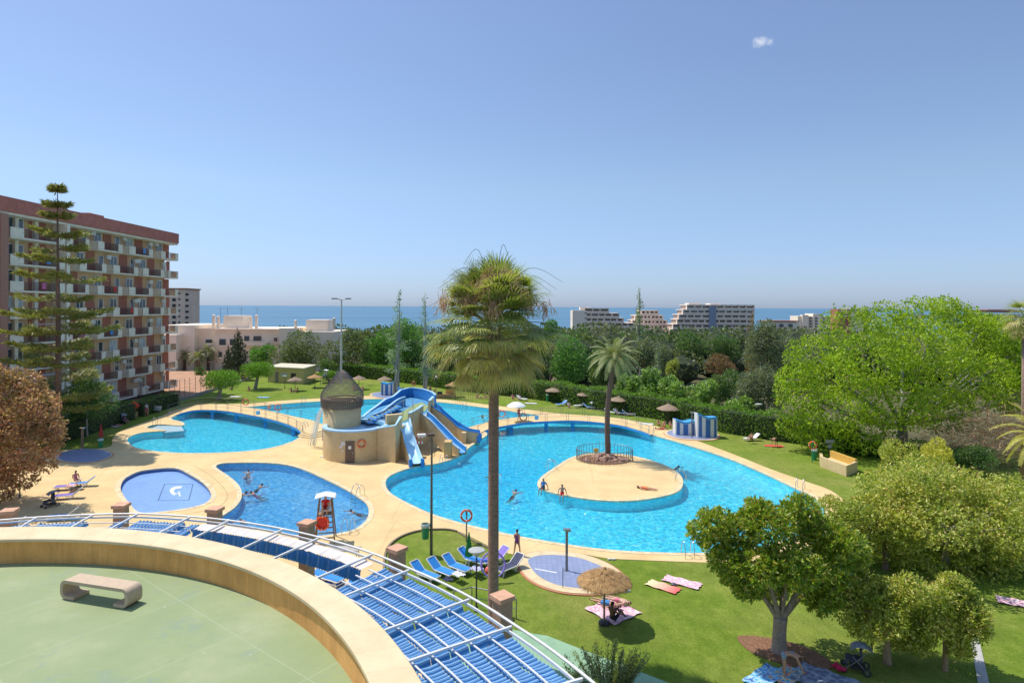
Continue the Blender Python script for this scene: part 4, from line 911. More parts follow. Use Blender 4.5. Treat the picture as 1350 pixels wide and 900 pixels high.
# ================================================================== lamps
p = G(568.5, 731); t_ = T('street_lamp', 'tall grey lamp post with flat double head on the lawn tip', 'street lamp', p)
b = MB(); b.tube([p, p + Vector((0, 0, 7.25))], [.095, .05], 12); P('post', b, mat('lamp_grey', (.13, .13, .11), .5, .4), t_)
b = MB(); b.box(p + Vector((-.3, 0, 7.2)), (1.0, .06, .06), R(10)); P('arm', b, GREYM, t_)
b = MB(); b.box(p + Vector((-.62, -.05, 7.22)), (.5, .3, .14), R(10)); P('lamp_head', b, WHITE, t_)
b = MB(); b.box(p + Vector((-.05, .02, 7.24)), (.42, .28, .14), R(10)); P('lamp_head', b, mat('lamp_brown', (.12, .08, .06), .5), t_)
p = V(450.2, 404, 122); p.z = 0; t_ = T('floodlight_mast', 'tall pale floodlight mast rising behind the netted tower', 'floodlight mast', p)
b = MB(); b.tube([p + Vector((0, 0, -.5)), p + Vector((0, 0, 16.2))], [.24, .13], 12); P('mast', b, mat('mast_white', (.62, .62, .58), .5), t_)
for s in (-1, 1): b = MB(); b.tube([p + Vector((0, 0, 16.1)), p + Vector((s * 1.0, 0, 16.35))], .08, 6); b.box(p + Vector((s * 1.35, -.1, 16.35)), (1.0, .5, .22)); P('floodlight', b, GREYM, t_)
def globe(px, py, h_, label, r=.2, disc=False):
    p = G(px, py); t_ = T('garden_lamp', label, 'garden lamp', p); b = MB(); b.tube([p, p + Vector((0, 0, h_))], [.045, .035], 8); b.lathe([(.09, 0), (.09, .25), (.05, .3)], 10, p); P('post', b, DARKM if disc else GREYM, t_)
    if disc:
        b = MB(); b.lathe([(0, .0), (.12, .0), (.2, .14), (.38, .22), (.42, .26), (.40, .30), (.2, .34), (0, .35)], 24, p + Vector((0, 0, h_))); P('lamp_shade', b, mat('lamp_disc', (.42, .43, .40), .4), t_)
    else:
        b = MB(); b.lathe([(0, 0), (r * .7, .06), (r, r), (r * .75, r * 1.7), (0, r * 2)], 16, p + Vector((0, 0, h_))); P('lamp_shade', b, mat('opal_globe', (.7, .72, .74), .2), t_, True)
    return t_
globe(628, 806, 2.75, 'garden lamp with wide grey disc shade beside the fan palm trunk', disc=True)
globe(185, 531, 3.2, 'white globe lamp before the dark base of the brick block')
globe(193.5, 548, 3.6, 'garden lamp with flat head beside the hedge of the brick block', disc=True)
globe(575, 521, 2.9, 'white headed lamp beside the wooden kiosk')
globe(1000, 572, 3.3, 'garden lamp near the sunbather on the lawn', disc=True)
globe(780, 540, .8, 'low pale garden light under the hedge')
globe(26, 656, 3.4, 'blue white globe lamp beneath the pink leaved tree', .3)
globe(375.5, 512, 2.0, 'dark short lamp before the yellow hut', disc=True)
# ================================================================== handrail by the fan palm
pts = [G(602, 790, 1.0), G(626, 778 + 22, 1.0), G(652, 806, 1.0), G(681, 815, 1.0)]
pts = [Vector((p.x, p.y, 1.0)) for p in (G(598, 806), G(622, 800), G(652, 806), G(680.5, 816))]
t_ = T('lawn_handrail', 'dark handrail curving round the foot of the fan palm', 'handrail', pts[1]); b = MB(); b.tube(pts, .03, 8); b.tube([p - Vector((0, 0, .5)) for p in pts], .018, 6); P('rail', b, GREYM, t_)
for p in pts: b = MB(); b.tube([p, p - Vector((0, 0, 1))], .028, 6); P('post', b, GREYM, t_)
# ================================================================== thatched parasols
m, t, bb = new_mat('thatch'); n_ = nz(t, 6, 5, .75, stretch=(1, 1, .35))
t.links.new(ramp(t, n_, [(.3, (.26, .145, .055)), (.6, (.50, .30, .12)), (.8, (.60, .40, .19))]), bb.inputs['Base Color']); bb.inputs['Roughness'].default_value = .9; bump(t, bb, nz(t, 22, 4, .8), .9, .04); THATCH = m
m, t, bb = new_mat('thatch_grey'); t.links.new(ramp(t, nz(t, 6, 5, .75), [(.3, (.19, .13, .085)), (.6, (.34, .245, .165)), (.8, (.44, .33, .23))]), bb.inputs['Base Color']); bb.inputs['Roughness'].default_value = .9; bump(t, bb, nz(t, 22, 4, .8), .9, .04); THATCHG = m
def parasol(p, label, r=1.25, h_=2.55, m_=None, seed=0, fr=260):
    t_ = T('straw_parasol', label, 'parasol', p, 'thatched parasols on the lawns'); rr = random.Random(seed)
    b = MB(); b.tube([p, p + Vector((0, 0, h_ - .1))], [.05, .04], 8); P('pole', b, WOOD, t_)
    b = MB(); b.lathe([(0, 0), (.28, 0), (.26, .12), (.06, .16)], 12, p); P('base', b, DARKM, t_)
    b = MB(); N = 40; rings_ = [(.03, 0), (.28, -.15), (.6, -.29), (.92, -.44), (1.0, -.53)]
    V_ = []
    for j in range(N):
        for i, (q, z) in enumerate(rings_):
            a = 2 * PI * j / N; w_ = 1 + (rr.uniform(-.05, .05) if i > 1 else 0); V_.append(p + Vector((r * q * w_ * math.cos(a), r * q * w_ * math.sin(a), h_ + z * r * .95 + (rr.uniform(-.03, .03) if i > 2 else 0))))
    k = len(rings_); b.add(V_, [(j * k + i, ((j + 1) % N) * k + i, ((j + 1) % N) * k + i + 1, j * k + i + 1) for j in range(N) for i in range(k - 1)])
    b.add([p + Vector((r * .96 * math.cos(2 * PI * j / N), r * .96 * math.sin(2 * PI * j / N), h_ - .5 * r)) for j in range(N)] + [p + Vector((0, 0, h_ - .12))], [(j, (j + 1) % N, N) for j in range(N)])
    cr_ = P('thatch', b, m_ or THATCH, t_, True)
    b = MB()
    for i in range(fr):
        a = rr.uniform(0, 2 * PI); q = r * rr.uniform(.93, 1.02); z = h_ - .49 * r + rr.uniform(-.02, .02); l = rr.uniform(.05, .2); c_, s_ = math.cos(a), math.sin(a); w_ = .012
        A = p + Vector((q * c_, q * s_, z)); B = A + Vector((c_ * l * .5, s_ * l * .5, -l)); n2 = Vector((-s_, c_, 0)) * w_; b.add([A - n2, A + n2, B], [(0, 1, 2)])
    for i in range(fr):
        a = rr.uniform(0, 2 * PI); u = rr.uniform(.1, .95); c_, s_ = math.cos(a), math.sin(a); z = h_ - (.53 * u ** 1.3) * r * .93 + .02; A = p + Vector((r * u * c_, r * u * s_, z)); B = A + Vector((c_ * .16, s_ * .16, -.05)); n2 = Vector((-s_, c_, 0)) * .012; b.add([A - n2, A + n2, B], [(0, 1, 2)])
    P('straw_fringe', b, m_ or THATCH, cr_)
    b = MB(); b.lathe([(0, .07), (.09, .03), (.13, -.06), (.0, -.06)], 12, p + Vector((0, 0, h_))); P('finial', b, m_ or THATCH, t_); return t_
parasol(G(796.5, 822), 'large golden straw parasol shading a pink towel beside the oval shower pad', 1.28, 2.65, None, 1, 900)
for i, (px, py, lab, mm) in enumerate(((389, 515, 'grey straw parasol with seats under it on the far lawn', THATCHG), (415, 511, 'orange brown straw parasol between the yellow hut and the white lifeguard canopy', THATCH), (473, 513, 'straw parasol between the netted tower and the hedge', THATCHG), (507, 514, 'straw parasol behind the blue and white changing cabin', THATCHG), (597, 523, 'orange brown straw parasol behind the wooden kiosk', THATCH), (731, 530, 'weathered straw parasol by the green bin along the hedge', THATCHG), (773, 536, 'weathered straw parasol with a blue lounger beneath', THATCHG), (816, 544, 'weathered straw parasol between the date palm trunk and the hedge', THATCHG), (881, 557, 'weathered straw parasol over the red sunbathers by the striped cabins', THATCHG))):
    p = G(px, py); parasol(p, lab, 1.45 if i > 4 else 1.3, 2.5, mm, 10 + i, 60)
# furled parasols
def furled(p, m_, label, h_=2.1, lean=0):
    t_ = T('furled_parasol', label, 'parasol', p); b = MB(); b.tube([p, p + Vector((lean, 0, h_))], .02, 6); P('pole', b, OFFW, t_)
    b = MB(); V_ = []; N = 16
    for j in range(N):
        for q, z in ((.02, h_), (.09, h_ - .5), (.17, h_ - 1.0), (.20, h_ - 1.35), (.06, h_ - 1.4)):
            a = 2 * PI * j / N; rr = q * (1.2 if j % 2 else .75); V_.append(p + Vector((rr * math.cos(a) + lean * z / h_, rr * math.sin(a), z)))
    b.add(V_, [(j * 5 + i, ((j + 1) % N) * 5 + i, ((j + 1) % N) * 5 + i + 1, j * 5 + i + 1) for j in range(N) for i in range(4)]); P('canopy', b, m_, t_); return t_
furled(G(618, 753), mat('parasol_green', (.02, .25, .06), .7, var=.3, scale=5), 'furled green parasol standing among the lounger row', 2.25)
furled(G(133, 583), mat('parasol_red', (.55, .06, .05), .7), 'furled red parasol on the shaded lawn', 2.0)
# ================================================================== sun loungers
BLUEF = mat('lounger_blue_mesh', (.03, .24, .62), .6, var=.15, scale=3)
PURPF = mat('lounger_purple_mesh', (.20, .13, .50), .6, var=.15, scale=3)
WHITF = mat('lounger_white_towel', (.72, .70, .74), .8, var=.15, scale=4)
DARKF = mat('lounger_dark_towel', (.05, .06, .11), .8, var=.2, scale=4)
def lounger_proto(m_, back=38):
    t_ = T('sun_lounger', 'x', 'sun lounger', (0, 0, 0), 'sun loungers')
    W, L0, zb = .31, 1.25, .34; ca, sa = math.cos(R(back)), math.sin(R(back))
    b = MB()
    for s in (-1, 1): b.tube([(s * W, -.62, zb - .02), (s * W, .62, zb)], .032, 6)
    b.tube([(-W, -.62, zb - .02), (W, -.62, zb - .02)], .032, 6); P('frame', b, OFFW, t_)
    b = MB()
    for s in (-1, 1): b.tube([(s * W, .6, zb), (s * W, .6 + .68 * ca, zb + .68 * sa), (s * (W - .05), .6 + .74 * ca, zb + .74 * sa)], .032, 6)
    b.tube([(-W + .05, .6 + .74 * ca, zb + .74 * sa), (W - .05, .6 + .74 * ca, zb + .74 * sa)], .035, 6); P('back_frame', b, OFFW, t_)
    def sheet(pts, nm):
        b = MB(); n = len(pts); vs = []
        for y, z in pts: vs += [(-W + .03, y, z), (0, y, z - .025), (W - .03, y, z)]
        vs += [(x, y, z - .015) for x, y, z in vs]; h = 3 * n
        f = [(3 * i + j, 3 * i + j + 1, 3 * i + j + 4, 3 * i + j + 3) for i in range(n - 1) for j in (0, 1)]
        b.add(vs, f + [tuple(h + k for k in q[::-1]) for q in f] + [(0, 3 * (n - 1), h + 3 * (n - 1), h), (2, h + 2, h + 3 * n - 1, 3 * n - 1)]); return P(nm, b, m_, t_)
    sheet([(-.6 + .2 * i, zb + .03 - .02 * math.sin(i / 6 * PI)) for i in range(7)], 'seat')
    sheet([(.62 + .14 * i * ca, zb + .03 + .14 * i * sa) for i in range(6)], 'backrest')
    for s in (-1, 1):
        b = MB(); b.tube([(s * W, -.45, zb), (s * W, -.55, 0)], .028, 6); b.tube([(s * W, -.3, zb), (s * W, -.5, .03)], .018, 5); P('leg', b, OFFW, t_)
        b = MB(); b.tube([(s * W, .35, zb), (s * W, .6, 0)], .028, 6); b.tube([(s * W, .15, zb), (s * W, .48, .06)], .018, 5); P('leg', b, OFFW, t_)
        b = MB(); b.tube([(s * W, .6 + .35 * ca, zb + .35 * sa), (s * W, .55, .14)], .015, 5); P('strut', b, OFFW, t_)
    return t_
LP = {k: None for k in ('b', 'p', 'w', 'd', 'flat')}
def lounger(kind, p, rz, label, group='sun loungers', sc_=None):
    if LP[kind] is None:
        LP[kind] = lounger_proto({'b': BLUEF, 'p': PURPF, 'w': WHITF, 'd': DARKF, 'flat': BLUEF}[kind], 6 if kind == 'flat' else 38); o = LP[kind]
        o.location = p; o.rotation_euler = (0, 0, rz); o['label'] = label; o['group'] = group; return o
    return dup(LP[kind], p, rz, label, group)
row = 'loungers on the lawn by the tall lamp post'
# rz: the head end points along +Y turned by rz; heads lie up and to the left in the photo
for px, py, kd, rz, lab in ((566, 762, 'b', 42, 'blue lounger closest to the pergola in the lawn row'), (588, 757, 'b', 42, 'blue lounger second in the lawn row, dark towel at its foot'), (608, 752, 'b', 42, 'blue lounger third in the lawn row, with white cloth on its lower end'), (629, 742, 'b', 46, 'blue lounger fourth in the lawn row, nearest the green furled parasol'), (648, 741, 'p', -60, 'purple lounger in the lawn row partly behind the palm trunk'), (668, 752, 'd', -55, 'dark covered lounger just beyond the fan palm trunk')):
    lounger(kd, G(px - 1, py + 3), R(rz + 10), lab, row)
# heaps of clothes on the row
def cloth(px, py, w_, l, rz, m_, label, z=.38, name='beach_towel', cat='towel', rip=.03, seed=0):
    p = G(px, py) if z < .2 else G(px, py, z); rr = random.Random(seed + int(px)); b = MB(); n, k = 12, 8; c_, s_ = math.cos(rz), math.sin(rz); vs = []
    for lay in (0, -.012):
        for i in range(n + 1):
            for j in range(k + 1):
                x = (j / k - .5) * w_ * (1 + .05 * math.sin(i * 1.1 + seed)); y = (i / n - .5) * l * (1 + .04 * math.sin(j * 1.7)); zz = rip * (math.sin(i * 1.3 + j * .7 + seed) + rr.uniform(-.6, .6)) * .5
                vs.append((p.x + x * c_ - y * s_, p.y + x * s_ + y * c_, max(z, .045) + zz + lay + rip * .8))
    f = [(i * (k + 1) + j, i * (k + 1) + j + 1, (i + 1) * (k + 1) + j + 1, (i + 1) * (k + 1) + j) for i in range(n) for j in range(k)]; o_ = (n + 1) * (k + 1)
    b.add(vs, f + [tuple(o_ + q for q in g[::-1]) for g in f]); return one(name, b, m_, label, cat, p)
def printm(name, c1, c2, sc_=5, c3=None):
    m, t, bb = new_mat(name); v = t.nodes.new('ShaderNodeTexVoronoi'); v.inputs['Scale'].default_value = sc_; tc = t.nodes.new('ShaderNodeTexCoord'); t.links.new(tc.outputs['Object'], v.inputs['Vector'])
    st = [(.0, c1), (.4, c1), (.5, c2), (.8, c3 or c2)]; t.links.new(ramp(t, v.outputs['Distance'], st), bb.inputs['Base Color']); bb.inputs['Roughness'].default_value = .9; return m
PINKT = printm('pink_print', (.78, .52, .52), (.62, .25, .38), 4, (.80, .70, .68)); BLUET = printm('blue_print', (.10, .38, .66), (.45, .66, .80), 5, (.05, .15, .40)); GREYT = printm('grey_print', (.13, .15, .22), (.20, .23, .30), 4, (.30, .32, .38))
m, t, bb = new_mat('gradient_towel'); g = t.nodes.new('ShaderNodeTexGradient'); tc = t.nodes.new('ShaderNodeTexCoord'); mp = t.nodes.new('ShaderNodeMapping'); mp.inputs['Rotation'].default_value = (0, 0, R(35)); mp.inputs['Scale'].default_value = (.55, .55, .55); mp.inputs['Location'].default_value = (.5, 0, 0); t.links.new(tc.outputs['Object'], mp.inputs[0]); t.links.new(mp.outputs[0], g.inputs[0])
t.links.new(ramp(t, g.outputs[0], [(.1, (.75, .62, .35)), (.5, (.78, .40, .28)), (.9, (.75, .15, .13))]), bb.inputs['Base Color']); GRADT = m; bb.inputs['Roughness'].default_value = .9
MULTI = printm('multi_print', (.06, .30, .55), (.55, .60, .30), 6, (.60, .10, .15))
cloth(604, 757, .5, .7, R(42), WHITF, 'white cloth lying on the third lounger of the lawn row', .40, rip=.06); cloth(590, 764, .45, .5, R(42), DARKF, 'navy cloth lying on the second lounger of the lawn row', .40, rip=.06); cloth(628, 750, .5, .7, R(46), printm('lilac_print', (.45, .42, .62), (.62, .60, .70), 6), 'lilac patterned cloth on the fourth lounger of the lawn row', .42, rip=.06)
b = MB(); p = G(644, 756); b.lathe([(0, 0), (.16, .02), (.2, .2), (.13, .33), (0, .36)], 14, p + Vector((0, -.3, .15))); o = one('beach_bag', b, mat('coral_bag', (.75, .14, .12), .6), 'small coral red beach bag beneath the purple lounger', 'bag', p + Vector((0, -.3, .15)))
b = MB(); b.torus(G(650, 744, .95), .65, .05, (.2, -1, .5), 28, 8); one('pool_hoop', b, mat('lilac_plastic', (.28, .20, .60), .4), 'lilac swimming hoop propped on the loungers by the palm trunk', 'pool toy', G(650, 744, .5))
# two piles of loungers stored below the pergola
for s_, (px, py, rz, wh) in enumerate(((436, 787, 62, 'the pile nearer the lifeguard chair'), (488, 800, 62, 'the pile nearer the lawn'))):
    for k in range(5):
        p = G(px, py); lounger('flat', p + Vector((.02 * k, 0, .17 * k)), R(rz), ['lowest', 'second lowest', 'middle', 'second highest', 'topmost'][k] + ' blue lounger in ' + wh, 'loungers piled below the pergola')
# the shaded group beside the pink tree
for px, py, rz, kd, lab in ((76, 686, -78, 'b', 'blue lounger with a towel just behind the pergola rail in tree shade'), (84, 658, -70, 'p', 'purple lounger behind the black pushchair in tree shade'), (84, 646, -75, 'p', 'lounger with lilac cloth at the back of the shaded group'), (103, 642, -65, 'b', 'blue lounger edge of the shaded group nearest the splash pool'), (5, 699, -80, 'b', 'blue lounger cut by the photo edge below the pink leaved tree')):
    lounger(kd, G(px, py), R(rz), lab, 'loungers in tree shade')
cloth(94, 640, .6, .9, R(20), PINKT, 'pink towel thrown over a lounger in tree shade', .5, rip=.08)
# loungers along the hedge
for px, py, rz, kd, lab in ((690, 528, 60, 'w', 'white lounger under the hedge beside the seated pair'), (738, 535, -60, 'b', 'blue lounger left of the weathered parasol with the bin'.replace('left of', 'close to')), (748, 533, -60, 'b', 'second blue lounger near the bin under the hedge'), (762, 537, -70, 'w', 'white lounger with towel between two hedge parasols'), (779, 539, 70, 'b', 'blue lounger beneath the second hedge parasol'), (808, 546, 80, 'w', 'white lounger just past the date palm trunk'), (820, 547, 70, 'b', 'blue lounger with orange towel past the date palm'), (832, 548, 80, 'd', 'dark lounger at the end of the hedge group'), (846, 580, 60, 'w', '') ):
    if lab: lounger(kd, G(px, py), R(rz), lab, 'loungers along the hedge')
for px, py, rz, kd, lab in ((556, 519, 70, 'w', 'white lounger beside the wooden kiosk'), (564, 519, 80, 'b', 'blue lounger beside the wooden kiosk'), (548, 521, 60, 'd', 'dark lounger nearest the far life ring post'), (652, 523, 60, 'w', 'white lounger just past the fan palm trunk at the hedge'), (988, 581, -75, 'w', 'white lounger with sunbather near the garden lamp'), (527, 516, 90, 'w', 'white lounger behind the changing cabin')):
    lounger(kd, G(px, py), R(rz), lab, 'loungers on the far lawn')
# ================================================================== towels on the grass
cloth(808, 806, 2.0, 1.9, R(-52), PINKT, 'pink patterned towels spread beneath the straw parasol', .03)
cloth(874, 774, .8, 1.75, R(50), GRADT, 'towel fading from yellow to coral on the lawn', .03)
cloth(899, 768, .85, 2.0, R(55), PINKT, 'pale pink towel beside the yellow coral towel', .03)
cloth(1008, 893, .9, 1.9, R(-50), BLUET, 'light blue patterned towel behind the bending woman', .03); cloth(1038, 891, .9, 1.5, R(-50), MULTI, 'multicoloured towel under the bending woman', .03); cloth(1088, 898, 1.6, 2.2, R(50), GREYT, 'dark grey blanket spread beside the pushchair', .03); cloth(1105, 884, .35, .5, R(20), mat('magenta_cloth', (.6, .02, .08), .8), 'crumpled magenta cloth on the grey blanket', .09, rip=.1)
cloth(1116, 762, .7, 1.3, R(50), mat('sky_towel', (.15, .35, .68), .9), 'sky blue towel half hidden by the foreground trees'.replace('foreground', 'big'), .03); cloth(1124, 756, .7, 1.0, R(60), WHITF, 'white towel behind the sky blue towel', .04)
cloth(1020, 588, .9, 1.9, R(80), mat('red_towel', (.62, .10, .06), .9), 'red towel beside the stooping sunbather', .03); cloth(1340, 795, .9, 1.6, R(60), PINKT, 'pink towel on the sunny lawn past the big shrubs', .03)
cloth(700, 532, .8, 1.8, R(80), WHITF, 'white towel on the back lawn before the hedge', .03); cloth(852, 559, .9, 1.8, R(80), WHITF, 'white towel on the lawn edge before the red sunbathers', .03); cloth(149, 562, .9, 1.9, R(80), PINKT, 'pinkish towel on the shaded lawn by the furled red parasol', .03)
cloth(310, 523, .9, 1.8, R(80), WHITF, 'white towel between the two clipped trees', .03); cloth(347, 524, 1.0, 2.0, R(80), BLUET, 'dark and white towel on the open far lawn', .03)
b = MB(); p = G(888, 772); b.lathe([(0, 0), (.13, .0), (.15, .12), (.05, .18), (0, .18)], 12, p); one('beach_bag', b, mat('dark_bag', (.08, .08, .1), .6), 'small dark bag between the two pink towels', 'bag', p)
b = MB(); p = G(826, 779); b.box(p + Vector((0, 0, .05)), (.35, .25, .1), .3); one('cool_box', b, WHITE, 'small white box at the rim of the oval pad', 'box', p)
b = MB(); p = G(803.5, 738); b.box(p + Vector((0, 0, .06)), (.2, .1, .08), .3); b.box(p + Vector((.25, 0, .06)), (.2, .1, .08), .1); one('sandal', b, OFFW, 'pair of pale sandals on the pool paving', 'sandals', p)
# ================================================================== changing cabins, kiosk, blocks
m, t, bb = new_mat('cabin_stripe'); wv = t.nodes.new('ShaderNodeTexWave'); wv.inputs['Scale'].default_value = .55; wv.bands_direction = 'X'; tc = t.nodes.new('ShaderNodeTexCoord'); t.links.new(tc.outputs['Object'], wv.inputs['Vector'])
rmp = t.nodes.new('ShaderNodeValToRGB'); rmp.color_ramp.interpolation = 'CONSTANT'; rmp.color_ramp.elements[0].color = (.05, .15, .40, 1); rmp.color_ramp.elements[1].position = .5; rmp.color_ramp.elements[1].color = (.62, .55, .48, 1); t.links.new(wv.outputs[0], rmp.inputs[0]); t.links.new(rmp.outputs[0], bb.inputs['Base Color']); STRIPE = m
def cabin(px0, px1, py, h0, h1, label, dep=1.2, door=.5):
    a, c = G(px0, py), G(px1, py); w_ = c.x - a.x; cx_ = (a.x + c.x) / 2; p = Vector((cx_, a.y, 0)); t_ = T('changing_cabin', label, 'changing cabin', p)
    b = MB(); n = 14; f, k = [], []
    for i in range(n + 1):
        u = i / n; x = (u - .5) * w_; y = -.28 * math.sin(u * PI) * w_ / 3 ; z = h0 + (h1 - h0) * u + .12 * math.cos(u * PI * 2); f.append((p.x + x, p.y + y, z)); k.append((p.x + x, p.y + dep, z * .97))
    for q in (f, k): pass
    n1 = n + 1
    lo = [(x, y, .1) for x, y, z in f]; lo2 = [(x, y, .1) for x, y, z in k]; vs = lo + f + lo2 + k
    b.add(vs, [(i, i + 1, n1 + i + 1, n1 + i) for i in range(n)] + [(2 * n1 + i + 1, 2 * n1 + i, 3 * n1 + i, 3 * n1 + i + 1) for i in range(n)] + [(0, n1, 3 * n1, 2 * n1), (n, 2 * n1 + n, 3 * n1 + n, n1 + n)])
    P('wall', b, OFFW, t_)
    b = MB(); up = [Vector((x, y - .03, z + .02)) for x, y, z in f]; up2 = [Vector((x, y + .03, z + .02)) for x, y, z in k]; b.ribbon(up, up2); lo_ = [v - Vector((0, 0, .22)) for v in up]; b.ribbon(up, lo_); P('roof', b, mat('cabin_blue', (.06, .32, .62), .5), t_)
    for u0, u1 in ((.06, .20), (.38, .62), (.82, .94)):
        b = MB(); i0, i1 = u0, u1; A, B = [], []
        for j in range(5):
            u = i0 + (i1 - i0) * j / 4; x = p.x + (u - .5) * w_; y = p.y - .28 * math.sin(u * PI) * w_ / 3 - .05; z = h0 + (h1 - h0) * u + .12 * math.cos(u * PI * 2) - .24; A.append(Vector((x, y, .15))); B.append(Vector((x, y, z)))
        b.ribbon(A, B); P('curtain', b, NAVY, t_)
    return t_
cabin(890.5, 916, 574, 1.75, 1.65, 'low blue and white changing cabin with wavy roof on the round pad', 1.3)
cabin(919.5, 945.5, 577, 2.75, 2.25, 'tall blue and white changing cabin with wavy roof on the round pad', 1.3)
cabin(502, 518, 521.5, 2.1, 2.2, 'small blue and white changing cabin behind the slides', 1.6)
cabin(523.5, 531.5, 522, 1.4, 1.3, 'tiny pale blue cabin beside the far changing cabin', 1.0)
shower(912, 577, 2.9, 'shower pole with grey head between the two striped cabins', .07)
def ublock(lst, h_, th_, label, name='stone_seat', cat='seat', ends=None, m_=CREAM):
    pts = [G(*p) for p in lst]; c = pts[len(pts) // 2]; t_ = T(name, label, cat, c); b = MB(); wallmesh(b, pts, 0, h_, th_); P('wall', b, m_, t_); return t_, pts
t_, pts = ublock([(1082, 610), (1083.5, 615), (1116, 627.5), (1128.5, 621.5)], .95, .25, 'cream stone block seat with grey grille near the orange life ring')
A_, B_ = G(1083, 614), G(1116, 627); b = MB(); wallmesh(b, [A_, B_], 0, .45, .3); b = MB()
n_ = (G(1128.5, 621.5) - B_); Q = [A_, B_, B_ + n_, A_ + n_]; b.prism(Q, 0, .5); P('bench_slab', b, CREAM, t_)
b = MB(); wallmesh(b, [A_ + n_, B_ + n_], .0, 1.15, .25); P('back_wall', b, mat('ochre_seat', (.62, .38, .08), .8), t_)
b = MB(); q_ = (A_ + (A_ + n_)) / 2; b.box((A_.x + .1, A_.y - .2, .5), (.5, .06, .5), -.5); P('grille', b, GREYM, t_)
t_, pts = ublock([(976, 785), (1022, 787), (1024, 777)], .95, .3, 'cream block seat half hidden behind the glossy leaved tree', m_=mat('ochre_block', (.62, .43, .17), .8))
b = MB(); b.prism([G(972, 784), G(1022, 787), G(1026, 776), G(978, 774)], 0, .9); P('block', b, CREAM, t_)
p = G(586, 524); t_ = T('wooden_kiosk', 'low wooden planter kiosk on the back lawn behind the slides', 'kiosk', p)
a_, c_ = G(571, 524), G(598, 524); b = MB(); b.box((p.x - .0, p.y, .3), (c_.x - a_.x, 1.0, .6)); P('base', b, mat('kiosk_wood', (.50, .30, .13), .8), t_)
b = MB(); b.box(((p.x + c_.x) / 2 + .2, p.y + .5, .8), ((c_.x - a_.x) * .5, .12, 1.1)); P('back_panel', b, mat('kiosk_yellow', (.70, .42, .10), .8), t_)
for s in (-1, 1): b = MB(); b.box((p.x + s * (c_.x - a_.x) / 2, p.y, .65), (.25, 1.1, 1.3)); P('side_panel', b, MATS['kiosk_wood'], t_)
b = MB(); b.box((p.x - .8, p.y + .2, .75), (.8, .5, .4)); P('planter', b, DARKM, t_)
# orange hut and gear at the far left lawn
p = G(167, 551); t_ = T('picnic_table', 'wooden block seat on the shaded lawn before the brick block', 'seat', p); b = MB(); b.box(p + Vector((0, .5, .35)), (1.9, 1.2, .7), .2); P('base', b, MATS['kiosk_wood'], t_); b = MB(); b.box(p + Vector((.1, 1.15, .75)), (1.9, .15, 1.3), .2); P('back_panel', b, mat('kiosk_orange', (.60, .28, .10), .8), t_)
p = G(184, 547); t_ = T('picnic_table', 'orange block seat beside the red kite shape parasol', 'seat', p); b = MB(); b.box(p + Vector((0, .3, .45)), (1.9, 1.2, .9), .3); P('base', b, MATS['kiosk_orange'], t_)
p = G(177, 549); t_ = T('tilted_parasol', 'bright red tilted parasol before the hedge of the brick block', 'parasol', p); b = MB(); b.tube([p, p + Vector((0, 0, 1.2))], .03, 6); P('pole', b, OFFW, t_); b = MB(); q = p + Vector((0, -.15, 1.5)); b.add([q + Vector(v) for v in ((0, 0, .8), (-.8, .1, 0), (0, 0, -.7), (.8, .1, 0), (0, -.3, 0), (0, .3, 0))], [(0, 1, 4), (1, 2, 4), (2, 3, 4), (3, 0, 4), (1, 0, 5), (2, 1, 5), (3, 2, 5), (0, 3, 5)]); P('canopy', b, mat('coral_canvas', (.85, .09, .05), .6), t_)
# pushchairs
def pushchair(p, rz, label, s=1.0):
    t_ = T('pushchair', label, 'pushchair', p, None); L = lambda x, y, z: p + Vector((x, y, z)) * s
    for x in (-.26, .26):
        for y, r in ((-.38, .10), (.34, .14)):
            b = MB(); b.torus(L(x, y, r), (r - .025) * s, .028 * s, (1, 0, 0), 18, 8); wh = P('wheel', b, DARKM, t_); b = MB(); b.torus(L(x, y, r), .03 * s, .02 * s, (1, 0, 0), 10, 6)
            for k in range(5): a = k * 2 * PI / 5; b.tube([L(x, y, r), L(x, y + (r - .03) * math.cos(a), r + (r - .03) * math.sin(a))], .007 * s, 4)
            P('rim', b, GREYM, wh)
    b = MB()
    for x in (-.24, .24): b.tube([L(x, -.38, .1), L(x, .1, .55), L(x, .5, 1.02)], .016 * s, 6); b.tube([L(x, .34, .14), L(x, .0, .5), L(x, -.1, .62)], .016 * s, 6)
    P('frame', b, GREYM, t_)
    b = MB(); b.tube([L(-.24, .5, 1.02), L(.24, .5, 1.02)], .022 * s, 8); P('handle', b, DARKM, t_)
    b = MB(); b.box(L(0, -.08, .45), (.42 * s, .42 * s, .07 * s)); b.box(L(0, .17, .68), (.42 * s, .06 * s, .5 * s)); b.box(L(0, -.3, .34), (.4 * s, .06 * s, .25 * s)); P('seat', b, mat('pushchair_cloth', (.06, .06, .08), .8), t_)
    b = MB(); V_ = []
    for i in range(7):
        a = R(20 + i * 23)
        for j in range(7): u = j / 6; V_.append(L((u - .5) * .5, .16 - .42 * math.cos(a) * .9 + .02, .72 + .36 * math.sin(a) * (1 - .25 * (2 * u - 1) ** 2)))
    b.add(V_, [(i * 7 + j, i * 7 + j + 1, (i + 1) * 7 + j + 1, (i + 1) * 7 + j) for i in range(6) for j in range(6)]); P('hood', b, mat('pushchair_hood', (.22, .23, .27), .6, var=.3, scale=6), t_)
    b = MB(); b.box(L(0, .05, .2), (.38 * s, .5 * s, .1 * s)); P('basket', b, DARKM, t_)
    t_.rotation_euler = (0, 0, rz); return t_
pushchair(G(1128, 884), R(-115), 'black pushchair with grey hood in the shade beside the grey blanket', 1.15)
pushchair(G(66, 668), R(-30), 'dark pushchair with a bag among the shaded loungers', 1.1)
